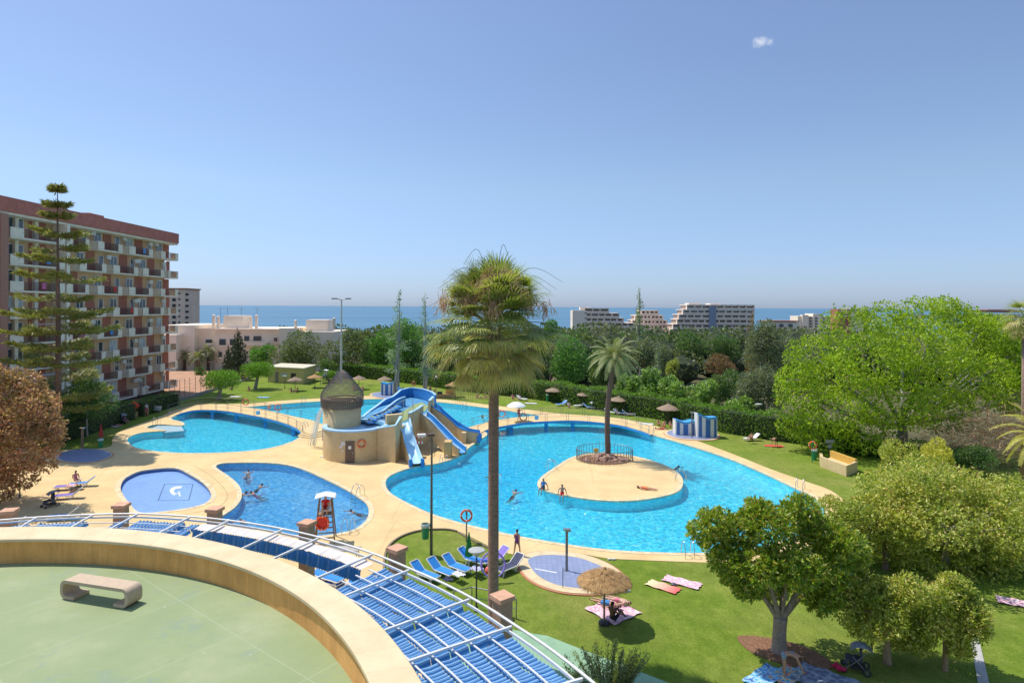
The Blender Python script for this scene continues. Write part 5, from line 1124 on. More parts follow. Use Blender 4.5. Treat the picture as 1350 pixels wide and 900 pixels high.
pushchair(G(163, 558), R(60), 'pushchair with white hood on the lawn before the brick block', 1.2)
pushchair(G(195, 545), R(20), 'pushchair by the flat headed lamp near the hedge', 1.1)
# rockery fence and stones on the island
ic = G(797, 606); t_ = T('rockery_fence', 'round grey railing fence round the date palm on the island', 'fence', ic)
b = MB(); N = 46; rx, ry = 2.75, 2.2
for k in range(N):
    a = 2 * PI * k / N; q = ic + Vector((rx * math.cos(a), ry * math.sin(a), 0)); b.tube([q + Vector((0, 0, .03)), q + Vector((0, 0, 1.15))], .022, 5)
P('bars', b, GREYM, t_).name = 'upright_bar'
for z in (.2, 1.12): b = MB(); b.tube([ic + Vector((rx * math.cos(a), ry * math.sin(a), z)) for a in np.linspace(0, 2 * PI, 47)], .026, 6); P('rail', b, GREYM, t_)
b = MB(); b.tube([ic + Vector((-.9, -.4, .1)), ic + Vector((-.9, -.4, 1.0))], .03, 6); b.box(ic + Vector((-.9, -.45, 1.05)), (.5, .04, .35)); b.torus(ic + Vector((-.9, -.47, 1.05)), .2, .04, (0, 1, 0)); P('sign_plate', b, mat('amber_plate', (.65, .48, .12), .6), t_)
ROCK = mat('rockery_stone', (.40, .24, .17), .9, var=.35, scale=4, bmp=.5)
def rock(c, r, seed, label):
    rr = random.Random(seed); import bmesh as bm_; bm = bm_.new(); bm_.ops.create_icosphere(bm, subdivisions=2, radius=r)
    sx, sy, sz = rr.uniform(.8, 1.3), rr.uniform(.8, 1.2), rr.uniform(.5, .8)
    for v in bm.verts:
        n_ = 1 + .22 * math.sin(v.co.x * 9 / r * .4 + seed) + .18 * math.sin(v.co.y * 7 / r * .5 + 2 * seed) + rr.uniform(-.07, .07); v.co = Vector((v.co.x * sx, v.co.y * sy, v.co.z * sz)) * n_
    me = bpy.data.meshes.new('stone'); bm.to_mesh(me); bm.free(); me.materials.append(ROCK); o = bpy.data.objects.new('rockery_stone', me); col.objects.link(o); o.location = c; tag(o, label, 'stone', 'brown stones heaped round the date palm foot')
rk = random.Random(3)
for k in range(34):
    a = rk.uniform(0, 2 * PI); q = math.sqrt(rk.random()); rad = .9 if k < 14 else 1.0
    rr_ = q * (1.0 if k < 14 else 2.2); rock(ic + Vector((rr_ * math.cos(a), rr_ * math.sin(a) * .75, .1 + max(0, .55 - rr_ * .45))), rk.uniform(.16, .36), k, 'brown rockery stone in the heap round the date palm foot')
b = MB(); b.prism([ic + Vector((2.55 * math.cos(a), 2.0 * math.sin(a), 0)) for a in np.linspace(0, 2 * PI, 25)[:-1]], 0, .08); S('rockery_soil', b, SOIL)
# small umbrella of the walking man comes with the people
# stand below the pergola and small things
p = G(432, 741); t_ = T('folding_table', 'grey folding table below the pergola beside the lounger piles', 'table', p)
b = MB(); b.box(p + Vector((.9, .2, .72)), (1.9, .8, .05)); P('table_top', b, mat('table_grey', (.42, .38, .33), .7), t_)
for x in (0.1, 1.7):
    for y in (-.1, .5): b = MB(); b.tube([p + Vector((x, y, 0)), p + Vector((x, y, .7))], .025, 6); P('leg', b, GREYM, t_)
# benches and bikes by the earth yard
for px, py, lab in ((222, 533, 'grey bench before the dark hedge near the kidney shaped pool'), (205, 544, 'small grey bench on the lawn by the hedge end')):
    p = G(px, py); t_ = T('park_bench', lab, 'bench', p); b = MB(); b.box(p + Vector((0, 0, .45)), (1.4, .45, .06)); P('seat', b, OFFW, t_); b = MB(); b.box(p + Vector((0, .22, .75)), (1.4, .05, .35)); P('backrest', b, OFFW, t_)
    for s in (-.6, .6): b = MB(); b.box(p + Vector((s, 0, .22)), (.06, .4, .44)); P('leg', b, GREYM, t_)
# fence between lawn and earth yard
pts = [G(px, py) for px, py in ((216, 531), (250, 524), (285, 513), (312, 505), (346, 493))]; t_ = T('boundary_fence', 'low pale wall with thin mesh fence between lawn and red earth', 'fence', pts[0])
b = MB(); wallmesh(b, pts, -.3, .35, .25); P('kerb_wall', b, mat('kerb_grey', (.42, .36, .30), .9), t_)
dn = []
for i in range(4): dn += [pts[i].lerp(pts[i + 1], k / 5) for k in range(5)]
for q in dn: b = MB(); b.tube([q, q + Vector((0, 0, 3.2))], .035, 4); P('post', b, GREYM, t_)
b = MB(); [b.tube([q + Vector((0, 0, z)) for q in dn], .012, 3) for z in (.8, 1.3, 1.8, 2.3, 2.8, 3.2)]; P('wire', b, GREYM, t_)
# ================================================================== people
SKINS = [mat('skin_tan', (.50, .27, .17), .55, var=.08, scale=10), mat('skin_pale', (.62, .38, .28), .55, var=.08, scale=10), mat('skin_brown', (.16, .075, .045), .55, var=.1, scale=10)]
HAIRS = [mat('hair_dark', (.03, .02, .015), .6), mat('hair_brown', (.11, .06, .03), .6), mat('hair_grey', (.35, .32, .30), .6)]
def cl(n_, c): return mat(n_, c, .8, var=.15, scale=12)
NAVYC = cl('navy_swimwear', (.03, .04, .12)); REDC = cl('red_shorts', (.55, .02, .03)); ORC = cl('orange_swimwear', (.80, .20, .05)); BLK = cl('black_swimwear', (.02, .02, .025)); PNK = cl('pink_swimwear', (.70, .18, .28)); BLC = cl('blue_shorts', (.05, .22, .5)); PURP = cl('plum_swimwear', (.22, .08, .22)); WHC = cl('white_shirt', (.75, .73, .70)); GRC = cl('grey_bikini', (.25, .32, .38))
# joints: pelvis, chest, neck, head top; hips knees ankles toes; shoulders elbows wrists (metres, facing -Y)
def pose(kind, s=1.0):
    J = {}
    if kind in ('stand', 'walk', 'wade'):
        J = dict(pel=(0, 0, .95), wst=(0, .01, 1.10), chs=(0, 0, 1.32), nk=(0, .01, 1.50), hd=(0, -.01, 1.63))
        f = .16 if kind == 'walk' else .03
        for n_, sx, fy in (('l', -1, -f), ('r', 1, f)):
            J['hip' + n_] = (sx * .10, 0, .90); J['kn' + n_] = (sx * .10, fy * .9 - .03, .50); J['an' + n_] = (sx * .10, fy * 1.6 + .02, .09); J['to' + n_] = (sx * .12, fy * 1.6 - .14, .03)
            J['sh' + n_] = (sx * .18, 0, 1.42); 
            if kind == 'wade': J['el' + n_] = (sx * .34, -.06, 1.20); J['wr' + n_] = (sx * .46, -.22, 1.12)
            else: J['el' + n_] = (sx * .23, .02 - fy * .6, 1.14); J['wr' + n_] = (sx * .24, -.06 - fy * 1.1, .90)
    elif kind == 'hold':
        J = pose('walk'); J['elr'] = (.26, -.12, 1.25); J['wrr'] = (.16, -.26, 1.48); return J
    elif kind == 'sit':
        J = dict(pel=(0, 0, .12), wst=(0, .05, .28), chs=(0, .08, .50), nk=(0, .07, .66), hd=(0, .03, .79))
        for n_, sx in (('l', -1), ('r', 1)):
            J['hip' + n_] = (sx * .10, -.02, .11); J['kn' + n_] = (sx * .14, -.38, .42); J['an' + n_] = (sx * .12, -.62, .10); J['to' + n_] = (sx * .13, -.78, .04)
            J['sh' + n_] = (sx * .18, .08, .59); J['el' + n_] = (sx * .23, -.10, .38); J['wr' + n_] = (sx * .13, -.32, .42)
    elif kind == 'edge':
        J = pose('sit')
        for n_, sx in (('l', -1), ('r', 1)): J['kn' + n_] = (sx * .12, -.44, .12); J['an' + n_] = (sx * .12, -.48, -.28); J['to' + n_] = (sx * .12, -.62, -.36); J['el' + n_] = (sx * .30, .16, .34); J['wr' + n_] = (sx * .34, .22, .09)
        return J
    elif kind == 'seat':
        J = dict(pel=(0, 0, .12), wst=(0, .05, .28), chs=(0, .06, .50), nk=(0, .05, .66), hd=(0, .02, .79))
        for n_, sx in (('l', -1), ('r', 1)):
            J['hip' + n_] = (sx * .10, -.02, .11); J['kn' + n_] = (sx * .12, -.44, .14); J['an' + n_] = (sx * .12, -.48, -.28); J['to' + n_] = (sx * .12, -.62, -.34)
            J['sh' + n_] = (sx * .18, .06, .59); J['el' + n_] = (sx * .24, .02, .34); J['wr' + n_] = (sx * .15, -.22, .24)
    elif kind == 'lie':
        J = dict(pel=(0, 0, .13), wst=(0, .16, .13), chs=(0, .38, .14), nk=(0, .57, .14), hd=(0, .70, .15))
        for n_, sx in (('l', -1), ('r', 1)):
            J['hip' + n_] = (sx * .10, -.04, .12); J['kn' + n_] = (sx * .12, -.46, .12); J['an' + n_] = (sx * .13, -.86, .08); J['to' + n_] = (sx * .16, -.92, .20)
            J['sh' + n_] = (sx * .18, .48, .12); J['el' + n_] = (sx * .30, .24, .08); J['wr' + n_] = (sx * .34, .0, .07)
    elif kind == 'prone':
        J = pose('lie'); J['hd'] = (.02, .70, .14); J['kn' + 'l'] = (-.12, -.44, .10); J['tol'] = (-.14, -.98, .05); J['tor'] = (.14, -.98, .05)
        J['ell'] = (-.34, .62, .07); J['wrl'] = (-.14, .80, .07); J['elr'] = (.34, .62, .07); J['wrr'] = (.14, .80, .07); return J
    elif kind == 'swim':
        J = dict(pel=(0, .52, -.33), wst=(0, .40, -.25), chs=(0, .20, -.12), nk=(0, .05, .0), hd=(0, -.04, .11))
        for n_, sx in (('l', -1), ('r', 1)):
            J['hip' + n_] = (sx * .10, .56, -.34); J['kn' + n_] = (sx * .13, .92, -.46 - .06 * sx); J['an' + n_] = (sx * .12, 1.28, -.52); J['to' + n_] = (sx * .12, 1.42, -.55)
            J['sh' + n_] = (sx * .18, .10, -.04); J['el' + n_] = (sx * .40, -.06, -.06); J['wr' + n_] = (sx * .44, -.34, -.04)
    elif kind == 'bend':
        J = dict(pel=(0, .10, .92), wst=(0, -.05, .98), chs=(0, -.28, .98), nk=(0, -.46, .93), hd=(0, -.58, .86))
        for n_, sx in (('l', -1), ('r', 1)):
            J['hip' + n_] = (sx * .10, .10, .88); J['kn' + n_] = (sx * .14, .04, .48); J['an' + n_] = (sx * .16, .10, .09); J['to' + n_] = (sx * .18, -.08, .03)
            J['sh' + n_] = (sx * .17, -.38, .94); J['el' + n_] = (sx * .18, -.50, .66); J['wr' + n_] = (sx * .14, -.62, .40)
    return J
RAD = dict(pel=(.135, .105), wst=(.115, .09), chs=(.145, .10), nk=(.052, .055), hd=(.075, .095), hip=(.085, .09), kn=(.055, .058), an=(.038, .040), to=(.038, .022), sh=(.058, .058), el=(.040, .042), wr=(.026, .028))
def build_body(J, name='person'):
    vs, es, rs = [], [], []; ix = {}
    def A(k, p):
        ix[k] = len(vs); vs.append(p); rs.append(RAD.get(k, RAD.get(k[:2], RAD.get(k[:3], (.04, .04)))))
    for k, p in J.items():
        A(k, p)
    for k in ix:
        kk = k[:-1] if k[-1] in 'lr' and k not in ('pel',) else k
        if kk in RAD: rs[ix[k]] = RAD[kk]
    es = [('pel', 'wst'), ('wst', 'chs'), ('chs', 'nk'), ('nk', 'hd')]
    for s in 'lr': es += [('pel', 'hip' + s), ('hip' + s, 'kn' + s), ('kn' + s, 'an' + s), ('an' + s, 'to' + s), ('chs', 'sh' + s), ('sh' + s, 'el' + s), ('el' + s, 'wr' + s)]
    # head: crown vertex carries the skull on beyond the neck
    h0, h1 = Vector(J['nk']), Vector(J['hd']); up = (h1 - h0).normalized(); top = h1 + up * .10; vs.append(tuple(top)); rs.append((.055, .07)); ti = len(vs) - 1
    me = bpy.data.meshes.new('skeleton'); me.from_pydata(vs, [(ix[a], ix[b_]) for a, b_ in es] + [(ix['hd'], ti)], [])
    o = bpy.data.objects.new('skeleton', me); col.objects.link(o); md = o.modifiers.new('skin', 'SKIN'); md.use_smooth_shade = True
    for i, sv in enumerate(me.skin_vertices[0].data): sv.radius = rs[i]; sv.use_root = (i == ix['pel'])
    sb = o.modifiers.new('sub', 'SUBSURF'); sb.levels = 1; sb.render_levels = 1
    dg = bpy.context.evaluated_depsgraph_get(); dg.update(); m2 = bpy.data.meshes.new_from_object(o.evaluated_get(dg)); bpy.data.objects.remove(o)
    b = MB(); b.v = [tuple(v.co) for v in m2.vertices]; b.f = [tuple(p.vertices) for p in m2.polygons]; b.m = [0] * len(b.f)
    # hands with five fingers, eyes, nose and ears
    for s, sg in (('l', -1), ('r', 1)):
        w_, e = Vector(J['wr' + s]), Vector(J['el' + s]); d = (w_ - e).normalized(); sd = d.cross(Vector((sg, .3, .2))).normalized(); pn = d.cross(sd)
        b.tube([w_ - d * .02, w_ + d * .03, w_ + d * .085], [.026, .034, .030], 8)
        for k, ln in enumerate((.062, .075, .080, .070)):
            o0 = w_ + d * .075 + sd * (k - 1.5) * .019; b.tube([o0, o0 + d * ln * .55, o0 + d * ln * .9 + pn * .018], [.0095, .009, .007], 5)
        o0 = w_ + d * .02 + sd * -.03; b.tube([o0, o0 + (d - sd).normalized() * .035, o0 + (d * 1.4 - sd).normalized() * .06 + pn * .01], [.012, .011, .008], 5)
    fwd = Vector((0, -1, 0)); fwd = (fwd - up * fwd.dot(up))
    if fwd.length < .3: fwd = Vector((0, 0, 1)) - up * up.z
    fwd.normalize(); sd = up.cross(fwd); c = h1 + up * .03
    b.tube([c + fwd * .085 + up * .01, c + fwd * .112 - up * .02], [.008, .014], 6)
    for q in (-1, 1): b.tube([c + sd * q * .072 + up * .02, c + sd * q * .088 - up * .025], [.018, .012], 6)
    b.mi = 1
    for q in (-1, 1): e = c + fwd * .088 + sd * q * .03 + up * .02; b.tube([e - fwd * .01, e + fwd * .008], [.011, .006], 6)
    b.tube([c + fwd * .094 - up * .045 - sd * .02, c + fwd * .094 - up * .045 + sd * .02], .006, 5)
    return b, m2, J, up, fwd
def grow(m2, pred, d):
    """clothing or hair: the patch of skin it covers, lifted off the body by d"""
    b = MB(); ids = {}
    for p in m2.polygons:
        c = p.center
        if pred(c):
            f = []
            for vi in p.vertices:
                if vi not in ids: v = m2.vertices[vi]; ids[vi] = len(b.v); b.v.append(tuple(v.co + v.normal * d))
                f.append(ids[vi])
            b.f.append(tuple(f)); b.m.append(0)
    return b
def region(J, up, parts):
    P_ = {k: Vector(v) for k, v in J.items()}
    def segd(c, a, b_):
        ab = b_ - a; t = max(0, min(1, (c - a).dot(ab) / ab.length_squared)); return (c - (a + ab * t)).length, t
    def nearest(c):
        best = None
        for a, b_ in (('pel', 'wst'), ('wst', 'chs'), ('chs', 'nk'), ('nk', 'hd'), ('hipl', 'knl'), ('hipr', 'knr'), ('knl', 'anl'), ('knr', 'anr'), ('shl', 'ell'), ('shr', 'elr'), ('ell', 'wrl'), ('elr', 'wrr'), ('anl', 'tol'), ('anr', 'tor'), ('chs', 'shl'), ('chs', 'shr'), ('pel', 'hipl'), ('pel', 'hipr')):
            dd, t = segd(c, P_[a], P_[b_]); 
            if best is None or dd < best[0]: best = (dd, a, b_, t)
        return best
    def pred(c):
        dd, a, b_, t = nearest(c)
        if 'shorts' in parts and ((a, b_) in (('pel', 'hipl'), ('pel', 'hipr')) or (a == 'pel') or (a[:3] == 'hip' and t < .55)): return True
        if 'brief' in parts and ((a, b_) in (('pel', 'hipl'), ('pel', 'hipr')) or (a == 'pel' and t < .6) or (a[:3] == 'hip' and t < .12)): return True
        if 'suit' in parts and (a in ('pel', 'wst') or (a[:3] == 'hip' and t < .12) or (a == 'chs' and t < .35) or (b_[:2] == 'sh' and t < .3)): return True
        if 'bra' in parts and (a == 'wst' and t > .7 or a == 'chs' and t < .15): return True
        if 'shirt' in parts and (a in ('pel', 'wst') or a == 'chs' and t < .7 or b_[:2] == 'sh' or a[:2] == 'sh' and t < .6): return True
        return False
    return pred
BODY = {}
def person(kind, p, rz, skin, hair, wear, label, sc_=1.0, group=None, longhair=False, item=None):
    key = (kind, wear[0][0] if wear else None, longhair)
    if kind not in BODY: BODY[kind] = build_body(pose(kind))
    b, m2, J, up, fwd = BODY[kind]
    t = bpy.data.objects.new('person', None)
    me = b.mesh('person', [SKINS[skin], mat('eye_dark', (.02, .015, .015), .3)], True)
    o = bpy.data.objects.new('person', me); col.objects.link(o); o.location = p; o.rotation_euler = (0, 0, rz); o.scale = (sc_,) * 3; tag(o, label, 'person', group)
    def child(nm, mb, m_):
        c = bpy.data.objects.new(nm, mb.mesh(nm, m_, True)); col.objects.link(c); c.parent = o
    h1 = Vector(J['hd'])
    hb = grow(m2, lambda c: (c - h1).length < .2 and (c - h1).dot(up) > -.07 and ((c - h1).dot(fwd) < .03 or (c - h1).dot(up) > .095), .014)
    if longhair:
        q = h1 - fwd * .07; hb.tube([h1 + up * .05 - fwd * .04, q - up * .08, q - up * .2 - fwd * .02], [.075, .07, .03], 8)
    if hb.f: child('hair', hb, HAIRS[hair])
    for parts, m_, nm in wear:
        g_ = grow(m2, region(J, up, parts), .010)
        if g_.f: child(nm, g_, m_)
    return o
def W(*a): return list(a)
def SH(m_): return [(('shorts',), m_, 'swim_shorts')]
def SU(m_): return [(('suit',), m_, 'swimsuit')]
def BI(m_): return [(('brief',), m_, 'bikini_bottom'), (('bra',), m_, 'bikini_top')]
def ST(m_, n_): return [(('shirt',), m_, 'shirt'), (('shorts',), n_, 'shorts')]
# --- swimmers of the kids pool
for px, py, lab, sk, hr, rz, wr, k in ((327.5, 622, 'swimmer with arms out in the kids pool, farthest from the lifeguard', 0, 0, 200, SH(REDC), 'wade'), (325.5, 628, 'swimmer in pink right in front of another at the rounded end'.replace('right in', 'in'), 1, 1, 30, SU(PNK), 'wade'), (345, 640, 'dark haired swimmer standing in the middle of the kids pool', 0, 0, 150, SH(BLK), 'wade'), (324, 650, 'one of two bathers close together, on the side of the splash pool', 0, 0, 90, SH(REDC), 'wade'), (331.5, 650, 'bather facing a companion in the kids pool, toward the lifeguard side', 1, 1, -90, SU(PNK), 'wade'), (317, 686, 'lone bather just beyond the pergola rail in the kids pool', 0, 0, 10, SH(NAVYC), 'wade'), (463, 674, 'bather in the kids pool corner beside the ladder', 0, 1, -60, SH(REDC), 'wade')):
    q = G(px, py, -.05); person('swim', q, R(rz), sk, hr, wr, lab, .95)
for px, py, lab, rz in ((652, 625, 'lone swimmer in the big pool close to the palm trunk', 40), (680, 648, 'head of a swimmer between the fan palm and the island', 150), (894, 616, 'swimmer in the big pool beyond the island ladder', 70), (636, 520 + 28, 'swimmer in the back pool beside the palm trunk', 0), (662, 570, 'bather by the footbridge pier near the palm trunk', 90)):
    q = G(px, py, -.05); person('swim', q, R(rz), 0, 0, SH(BLK), lab, 1)
# --- walkers
person('walk', G(681.5, 732.5, .03), R(150), 0, 0, SU(PURP), 'girl in a plum swimsuit walking on the sandy pool rim', .93)
i = min(range(len(RA)), key=lambda k: abs((RA[k].x / RA[k].y) - (683 - CX) / F)); q = RA[i].lerp(RB[i], .3)
man = person('hold', q, R(60), 0, 0, ST(REDC, REDC), 'man in red with a white umbrella walking over the footbridge', 1.02)
um = q + Vector((-.2, -.1, 0)); t_ = T('umbrella', 'white umbrella held by the man in red on the footbridge', 'umbrella', um); b = MB(); b.tube([um + Vector((0, 0, 1.3)), um + Vector((-.1, 0, 2.3))], .015, 6); P('pole', b, GREYM, t_)
b = MB(); N = 16; V_ = []
for j in range(N):
    for q_, z in ((.02, .5), (.5, .42), (1.0, .15), (1.22, -.05)): V_.append(um + Vector((-.15 + q_ * math.cos(2 * PI * j / N), q_ * math.sin(2 * PI * j / N), 1.98 + z)))
b.add(V_, [(j * 4 + i_, ((j + 1) % N) * 4 + i_, ((j + 1) % N) * 4 + i_ + 1, j * 4 + i_ + 1) for j in range(N) for i_ in range(3)]); P('canopy', b, mat('umbrella_white', (.80, .80, .80), .6), t_)
# --- lifeguard
person('seat', gp + Vector((0, -.02, 1.98)), R(12), 0, 0, ST(REDC, REDC), 'lifeguard in red sitting high on the wooden chair', 1.0)
# --- island
person('edge', G(716, 645, .03), R(-35), 0, 0, ST(BLC, BLK), 'sitter in blue on the island edge, feet in the water', 1)
person('edge', G(741, 653, .03), R(-10), 0, 1, SH(REDC), 'sitter in red on the island edge near the one in blue', 1)
person('lie', G(852, 645, .03), R(62), 0, 1, [(('suit',), ORC, 'swimsuit')], 'woman in orange lying on the sandy island', 1, longhair=True)
# --- under the parasol
person('lie', G(800, 797, .10), R(-125), 0, 0, SH(BLC), 'sunbather on the pink towels, legs toward the shower pad', 1)
person('lie', G(814, 793, .10), R(-125), 1, 1, BI(PNK), 'second sunbather on the pink towels in the parasol shade', .95)
person('sit', G(808, 818, .10), R(125), 2, 0, SH(BLK), 'dark skinned sitter leaning forward beside the parasol pole', 1.05)
# --- big trees corner
person('bend', G(1036, 892, .0), R(75), 0, 1, BI(GRC), 'woman in a grey bikini bending over the blue towels', 1, longhair=True)
# --- far right lawn
person('sit', G(991, 580, .35), R(-60), 0, 0, BI(BLK), 'sunbather sitting up on the white lounger by the garden lamp', 1)
person('bend', G(1023, 589, 0), R(-70), 0, 0, SH(BLK), 'sunbather stooping over the red towel on the far lawn', .95)
for k, (px, py, rz, kd, lab, wr) in enumerate(((868, 561, 40, 'sit', 'red shouldered sunbather farthest from the striped cabins', BI(REDC)), (876, 563, -30, 'sit', 'sunbather leaning in the middle of the parasol group', SH(ORC)), (884, 563, 10, 'sit', 'sunbather nearest the low striped cabin', BI(ORC)), (872, 566, 80, 'lie', 'sunbather lying before the group by the striped cabins', SH(REDC)))): person(kd, G(px, py, .03), R(rz), 0, k % 2, wr, lab, 1)
for k, (px, py, rz, kd, lab, wr) in enumerate(((676, 526, 30, 'sit', 'seated person in pink by the hedge behind the footbridge', ST(PNK, PNK)), (685, 527, -20, 'sit', 'seated person in white by the hedge behind the footbridge', ST(WHC, BLK)), (640, 525, 20, 'sit', 'sunbather in the palm skirt shadow near the hedge', BI(BLK)), (630, 524, -20, 'sit', 'sunbather beside another past the wooden kiosk', SH(PNK)), (634, 525, 80, 'lie', 'sunbather lying near the pair past the wooden kiosk', BI(NAVYC)), (567, 521, 0, 'stand', 'person standing at the wooden kiosk', SH(NAVYC)), (560, 522, 40, 'sit', 'person seated beside the wooden kiosk', ST(WHC, NAVYC)), (750, 537, 10, 'sit', 'person in white seated by the second hedge lounger', ST(WHC, BLC)), (812, 546, 20, 'sit', 'person seated near the date palm trunk by the hedge', ST(WHC, BLC)), (826, 547, 80, 'lie', 'sunbather on an orange towel by the hedge', SH(ORC)), (467, 515, 20, 'sit', 'person in pink under the parasol beside the tower net', ST(PNK, PNK)), (478, 515, -20, 'sit', 'person in pale pink under the parasol beside the tower net', ST(PNK, WHC)), (384, 517, 20, 'sit', 'person seated on the kiosk side beneath the far grey parasol'.replace('kiosk', 'hut'), ST(cl('olive_shirt', (.30, .22, .08)), BLK)), (392, 517, -20, 'sit', 'person seated on the tower side beneath the far grey parasol', ST(MATS['olive_shirt'], BLK)), (328, 515, 30, 'sit', 'sunbather between the two clipped round trees', SH(PNK)), (306, 514, -30, 'sit', 'sunbather behind the first clipped tree trunk', SH(NAVYC)), (165, 558, 60, 'sit', 'person in purple beside the pushchair on the shaded lawn', ST(PURP, BLK)), (193, 548, 0, 'stand', 'person in pale clothes beside the flat headed lamp', ST(WHC, PNK)), (153, 561, 80, 'lie', 'dark clothed sunbather on the shaded lawn towel', SU(BLK)), (62, 684, 20, 'stand', '', SU(BLK)), (20, 640, 0, 'stand', '', SU(BLK)))):
    if lab: person(kd, G(px, py, .03), R(rz), 0, k % 3, wr, lab, 1)
person('seat', G(100, 634, .35), R(60), 0, 0, SU(PNK), 'bather in pink reclining on a shaded lounger', 1)
# ================================================================== vegetation
def unit(a): return a / (np.linalg.norm(a, axis=1, keepdims=True) + 1e-9)
def rdir(rng, n): return unit(rng.normal(size=(n, 3)))
def leafquads(P0, A, L, W, rng, fold=.0):
    """diamond leaves: from P0 along A; returns (4n,3)"""
    n = len(P0); A = unit(A); Bv = unit(np.cross(A, rdir(rng, n))); L = np.asarray(L).reshape(-1, 1) * np.ones((n, 1)); W = np.asarray(W).reshape(-1, 1) * np.ones((n, 1))
    v = np.empty((n, 4, 3)); v[:, 0] = P0; v[:, 1] = P0 + A * L * .45 + Bv * W * .5; v[:, 2] = P0 + A * L; v[:, 3] = P0 + A * L * .45 - Bv * W * .5
    return v.reshape(-1, 3)
def lobes_in(c, r, n, rng, size=.42, flat=1.0):
    """lobes filling an ellipsoid: (centre, radii)"""
    out = []
    for i in range(n):
        d = rdir(rng, 1)[0]; q = rng.uniform(.35, 1) ** .6 * (1 - size * .75)
        lc = np.array(c) + d * q * np.array(r); s = size * rng.uniform(.7, 1.2); out.append((lc, np.array(r) * s * np.array([1, 1, flat])))
    return out
def shell(lobes, n, rng, depth=.35):
    w_ = np.array([l[1].prod() ** (2 / 3) for l in lobes]); w_ /= w_.sum(); k = rng.choice(len(lobes), n, p=w_)
    C = np.array([l[0] for l in lobes])[k]; Rr = np.array([l[1] for l in lobes])[k]; d = rdir(rng, n); q = 1 - depth * rng.random((n, 1)) ** 1.5
    return C + d * Rr * q, d
def limbs(b, p0, h0, lobes, r0, rng, nmax=10, lean=(0, 0)):
    """trunk from p0 up h0, then limbs to lobe centres"""
    top = Vector((p0[0] + lean[0], p0[1] + lean[1], p0[2] + h0)); mid = Vector(p0).lerp(top, .5) + Vector((rng.uniform(-.08, .08), 0, 0)) * h0 * .4
    pts = smoothpts([Vector(p0) + Vector((0, 0, -.2)), mid, top], 3, False); n = len(pts)
    b.tube(pts, [r0 * (1.25 if i == 0 else 1 - .35 * i / n) for i in range(n)], 10)
    for l in lobes[:nmax]:
        e = Vector(l[0]); m_ = top.lerp(e, .5) + Vector((0, 0, -.06 * (e - top).length)); b.tube(smoothpts([top - Vector((0, 0, .15)), m_, e], 3, False), [r0 * .5 * (1 - .8 * i / 6) for i in range(7)], 6)
BARK = mat('bark_brown', (.20, .14, .10), .9, var=.35, scale=7, bmp=.5); BARKG = mat('bark_grey', (.34, .31, .27), .9, var=.3, scale=7, bmp=.4); BARKD = mat('bark_dark', (.09, .065, .05), .9, var=.3, scale=7)
def lm(nm, cs, **k):
    g = k.pop('gain', 1.7); mx_ = lambda c: tuple(min(.8, v * g) for v in c)
    if k.get('clump'): k['clump'] = mx_(k['clump'])
    return leafmat('leaf_' + nm, [mx_(c) for c in cs], **k)
L_DARK = lm('dark_green', [(.03, .065, .02), (.05, .10, .03), (.075, .13, .04)], clump=(.10, .13, .04), csc=.35)
L_OLIVE = lm('olive', [(.06, .085, .04), (.09, .115, .06), (.14, .16, .10)], clump=(.14, .14, .09), csc=.3)
L_PINE = lm('pine', [(.05, .075, .025), (.075, .10, .035), (.10, .12, .05)], clump=(.10, .10, .04), csc=.35)
L_MID = lm('mid_green', [(.05, .12, .02), (.08, .17, .03), (.12, .22, .05)], clump=(.05, .11, .03), csc=.35)
L_BRIGHT = lm('bright_green', [(.13, .21, .01), (.24, .35, .012), (.34, .43, .02), (.42, .46, .05)], trans=.38, gain=1.25, clump=(.10, .17, .015), csc=.45)
L_LIME = lm('lime_green', [(.06, .13, .012), (.10, .19, .02), (.15, .24, .03)], trans=.3)
L_CYP = lm('cypress', [(.022, .045, .018), (.035, .06, .022), (.05, .08, .03)], trans=.1, gain=1.2)
L_HEDGE = lm('hedge', [(.05, .11, .015), (.09, .17, .02), (.14, .22, .035)], clump=(.11, .17, .03), csc=.8)
L_BIG = lm('broad_leaf', [(.10, .17, .03), (.17, .25, .05), (.28, .35, .11)], clump=(.06, .11, .03), csc=.8, spec=.6)
L_MAG = lm('glossy', [(.05, .10, .01), (.11, .19, .012), (.22, .30, .02), (.34, .36, .05), (.24, .15, .03)], spec=.7, rough=.35, trans=.25, gain=1.5)
L_SHRUB = lm('speckled', [(.11, .14, .015), (.23, .25, .025), (.36, .37, .045), (.52, .48, .15), (.30, .19, .05)], spec=.5, clump=(.17, .23, .03), csc=.7, gain=1.45, trans=.3)
L_YEL = lm('yellow_leaf', [(.24, .24, .05), (.36, .33, .07), (.50, .44, .10)], trans=.4, gain=1.6)
L_PINKL = lm('pink_leaf', gain=1.15, cs=[(.18, .08, .05), (.34, .14, .09), (.52, .27, .18), (.60, .40, .26), (.16, .13, .05)], clump=(.16, .13, .05), csc=.6)
L_RED = lm('russet', [(.17, .10, .05), (.22, .12, .07), (.14, .12, .05)], gain=1.2)
L_SILV = lm('silver_leaf', [(.08, .12, .06), (.16, .20, .12), (.28, .31, .24)], clump=(.10, .14, .06), csc=.6)
L_BROWN = lm('conifer_brown', [(.14, .10, .04), (.20, .12, .05), (.10, .09, .03)])
L_NOR = lm('norfolk', [(.10, .11, .03), (.16, .16, .045), (.23, .20, .075)], trans=.3)
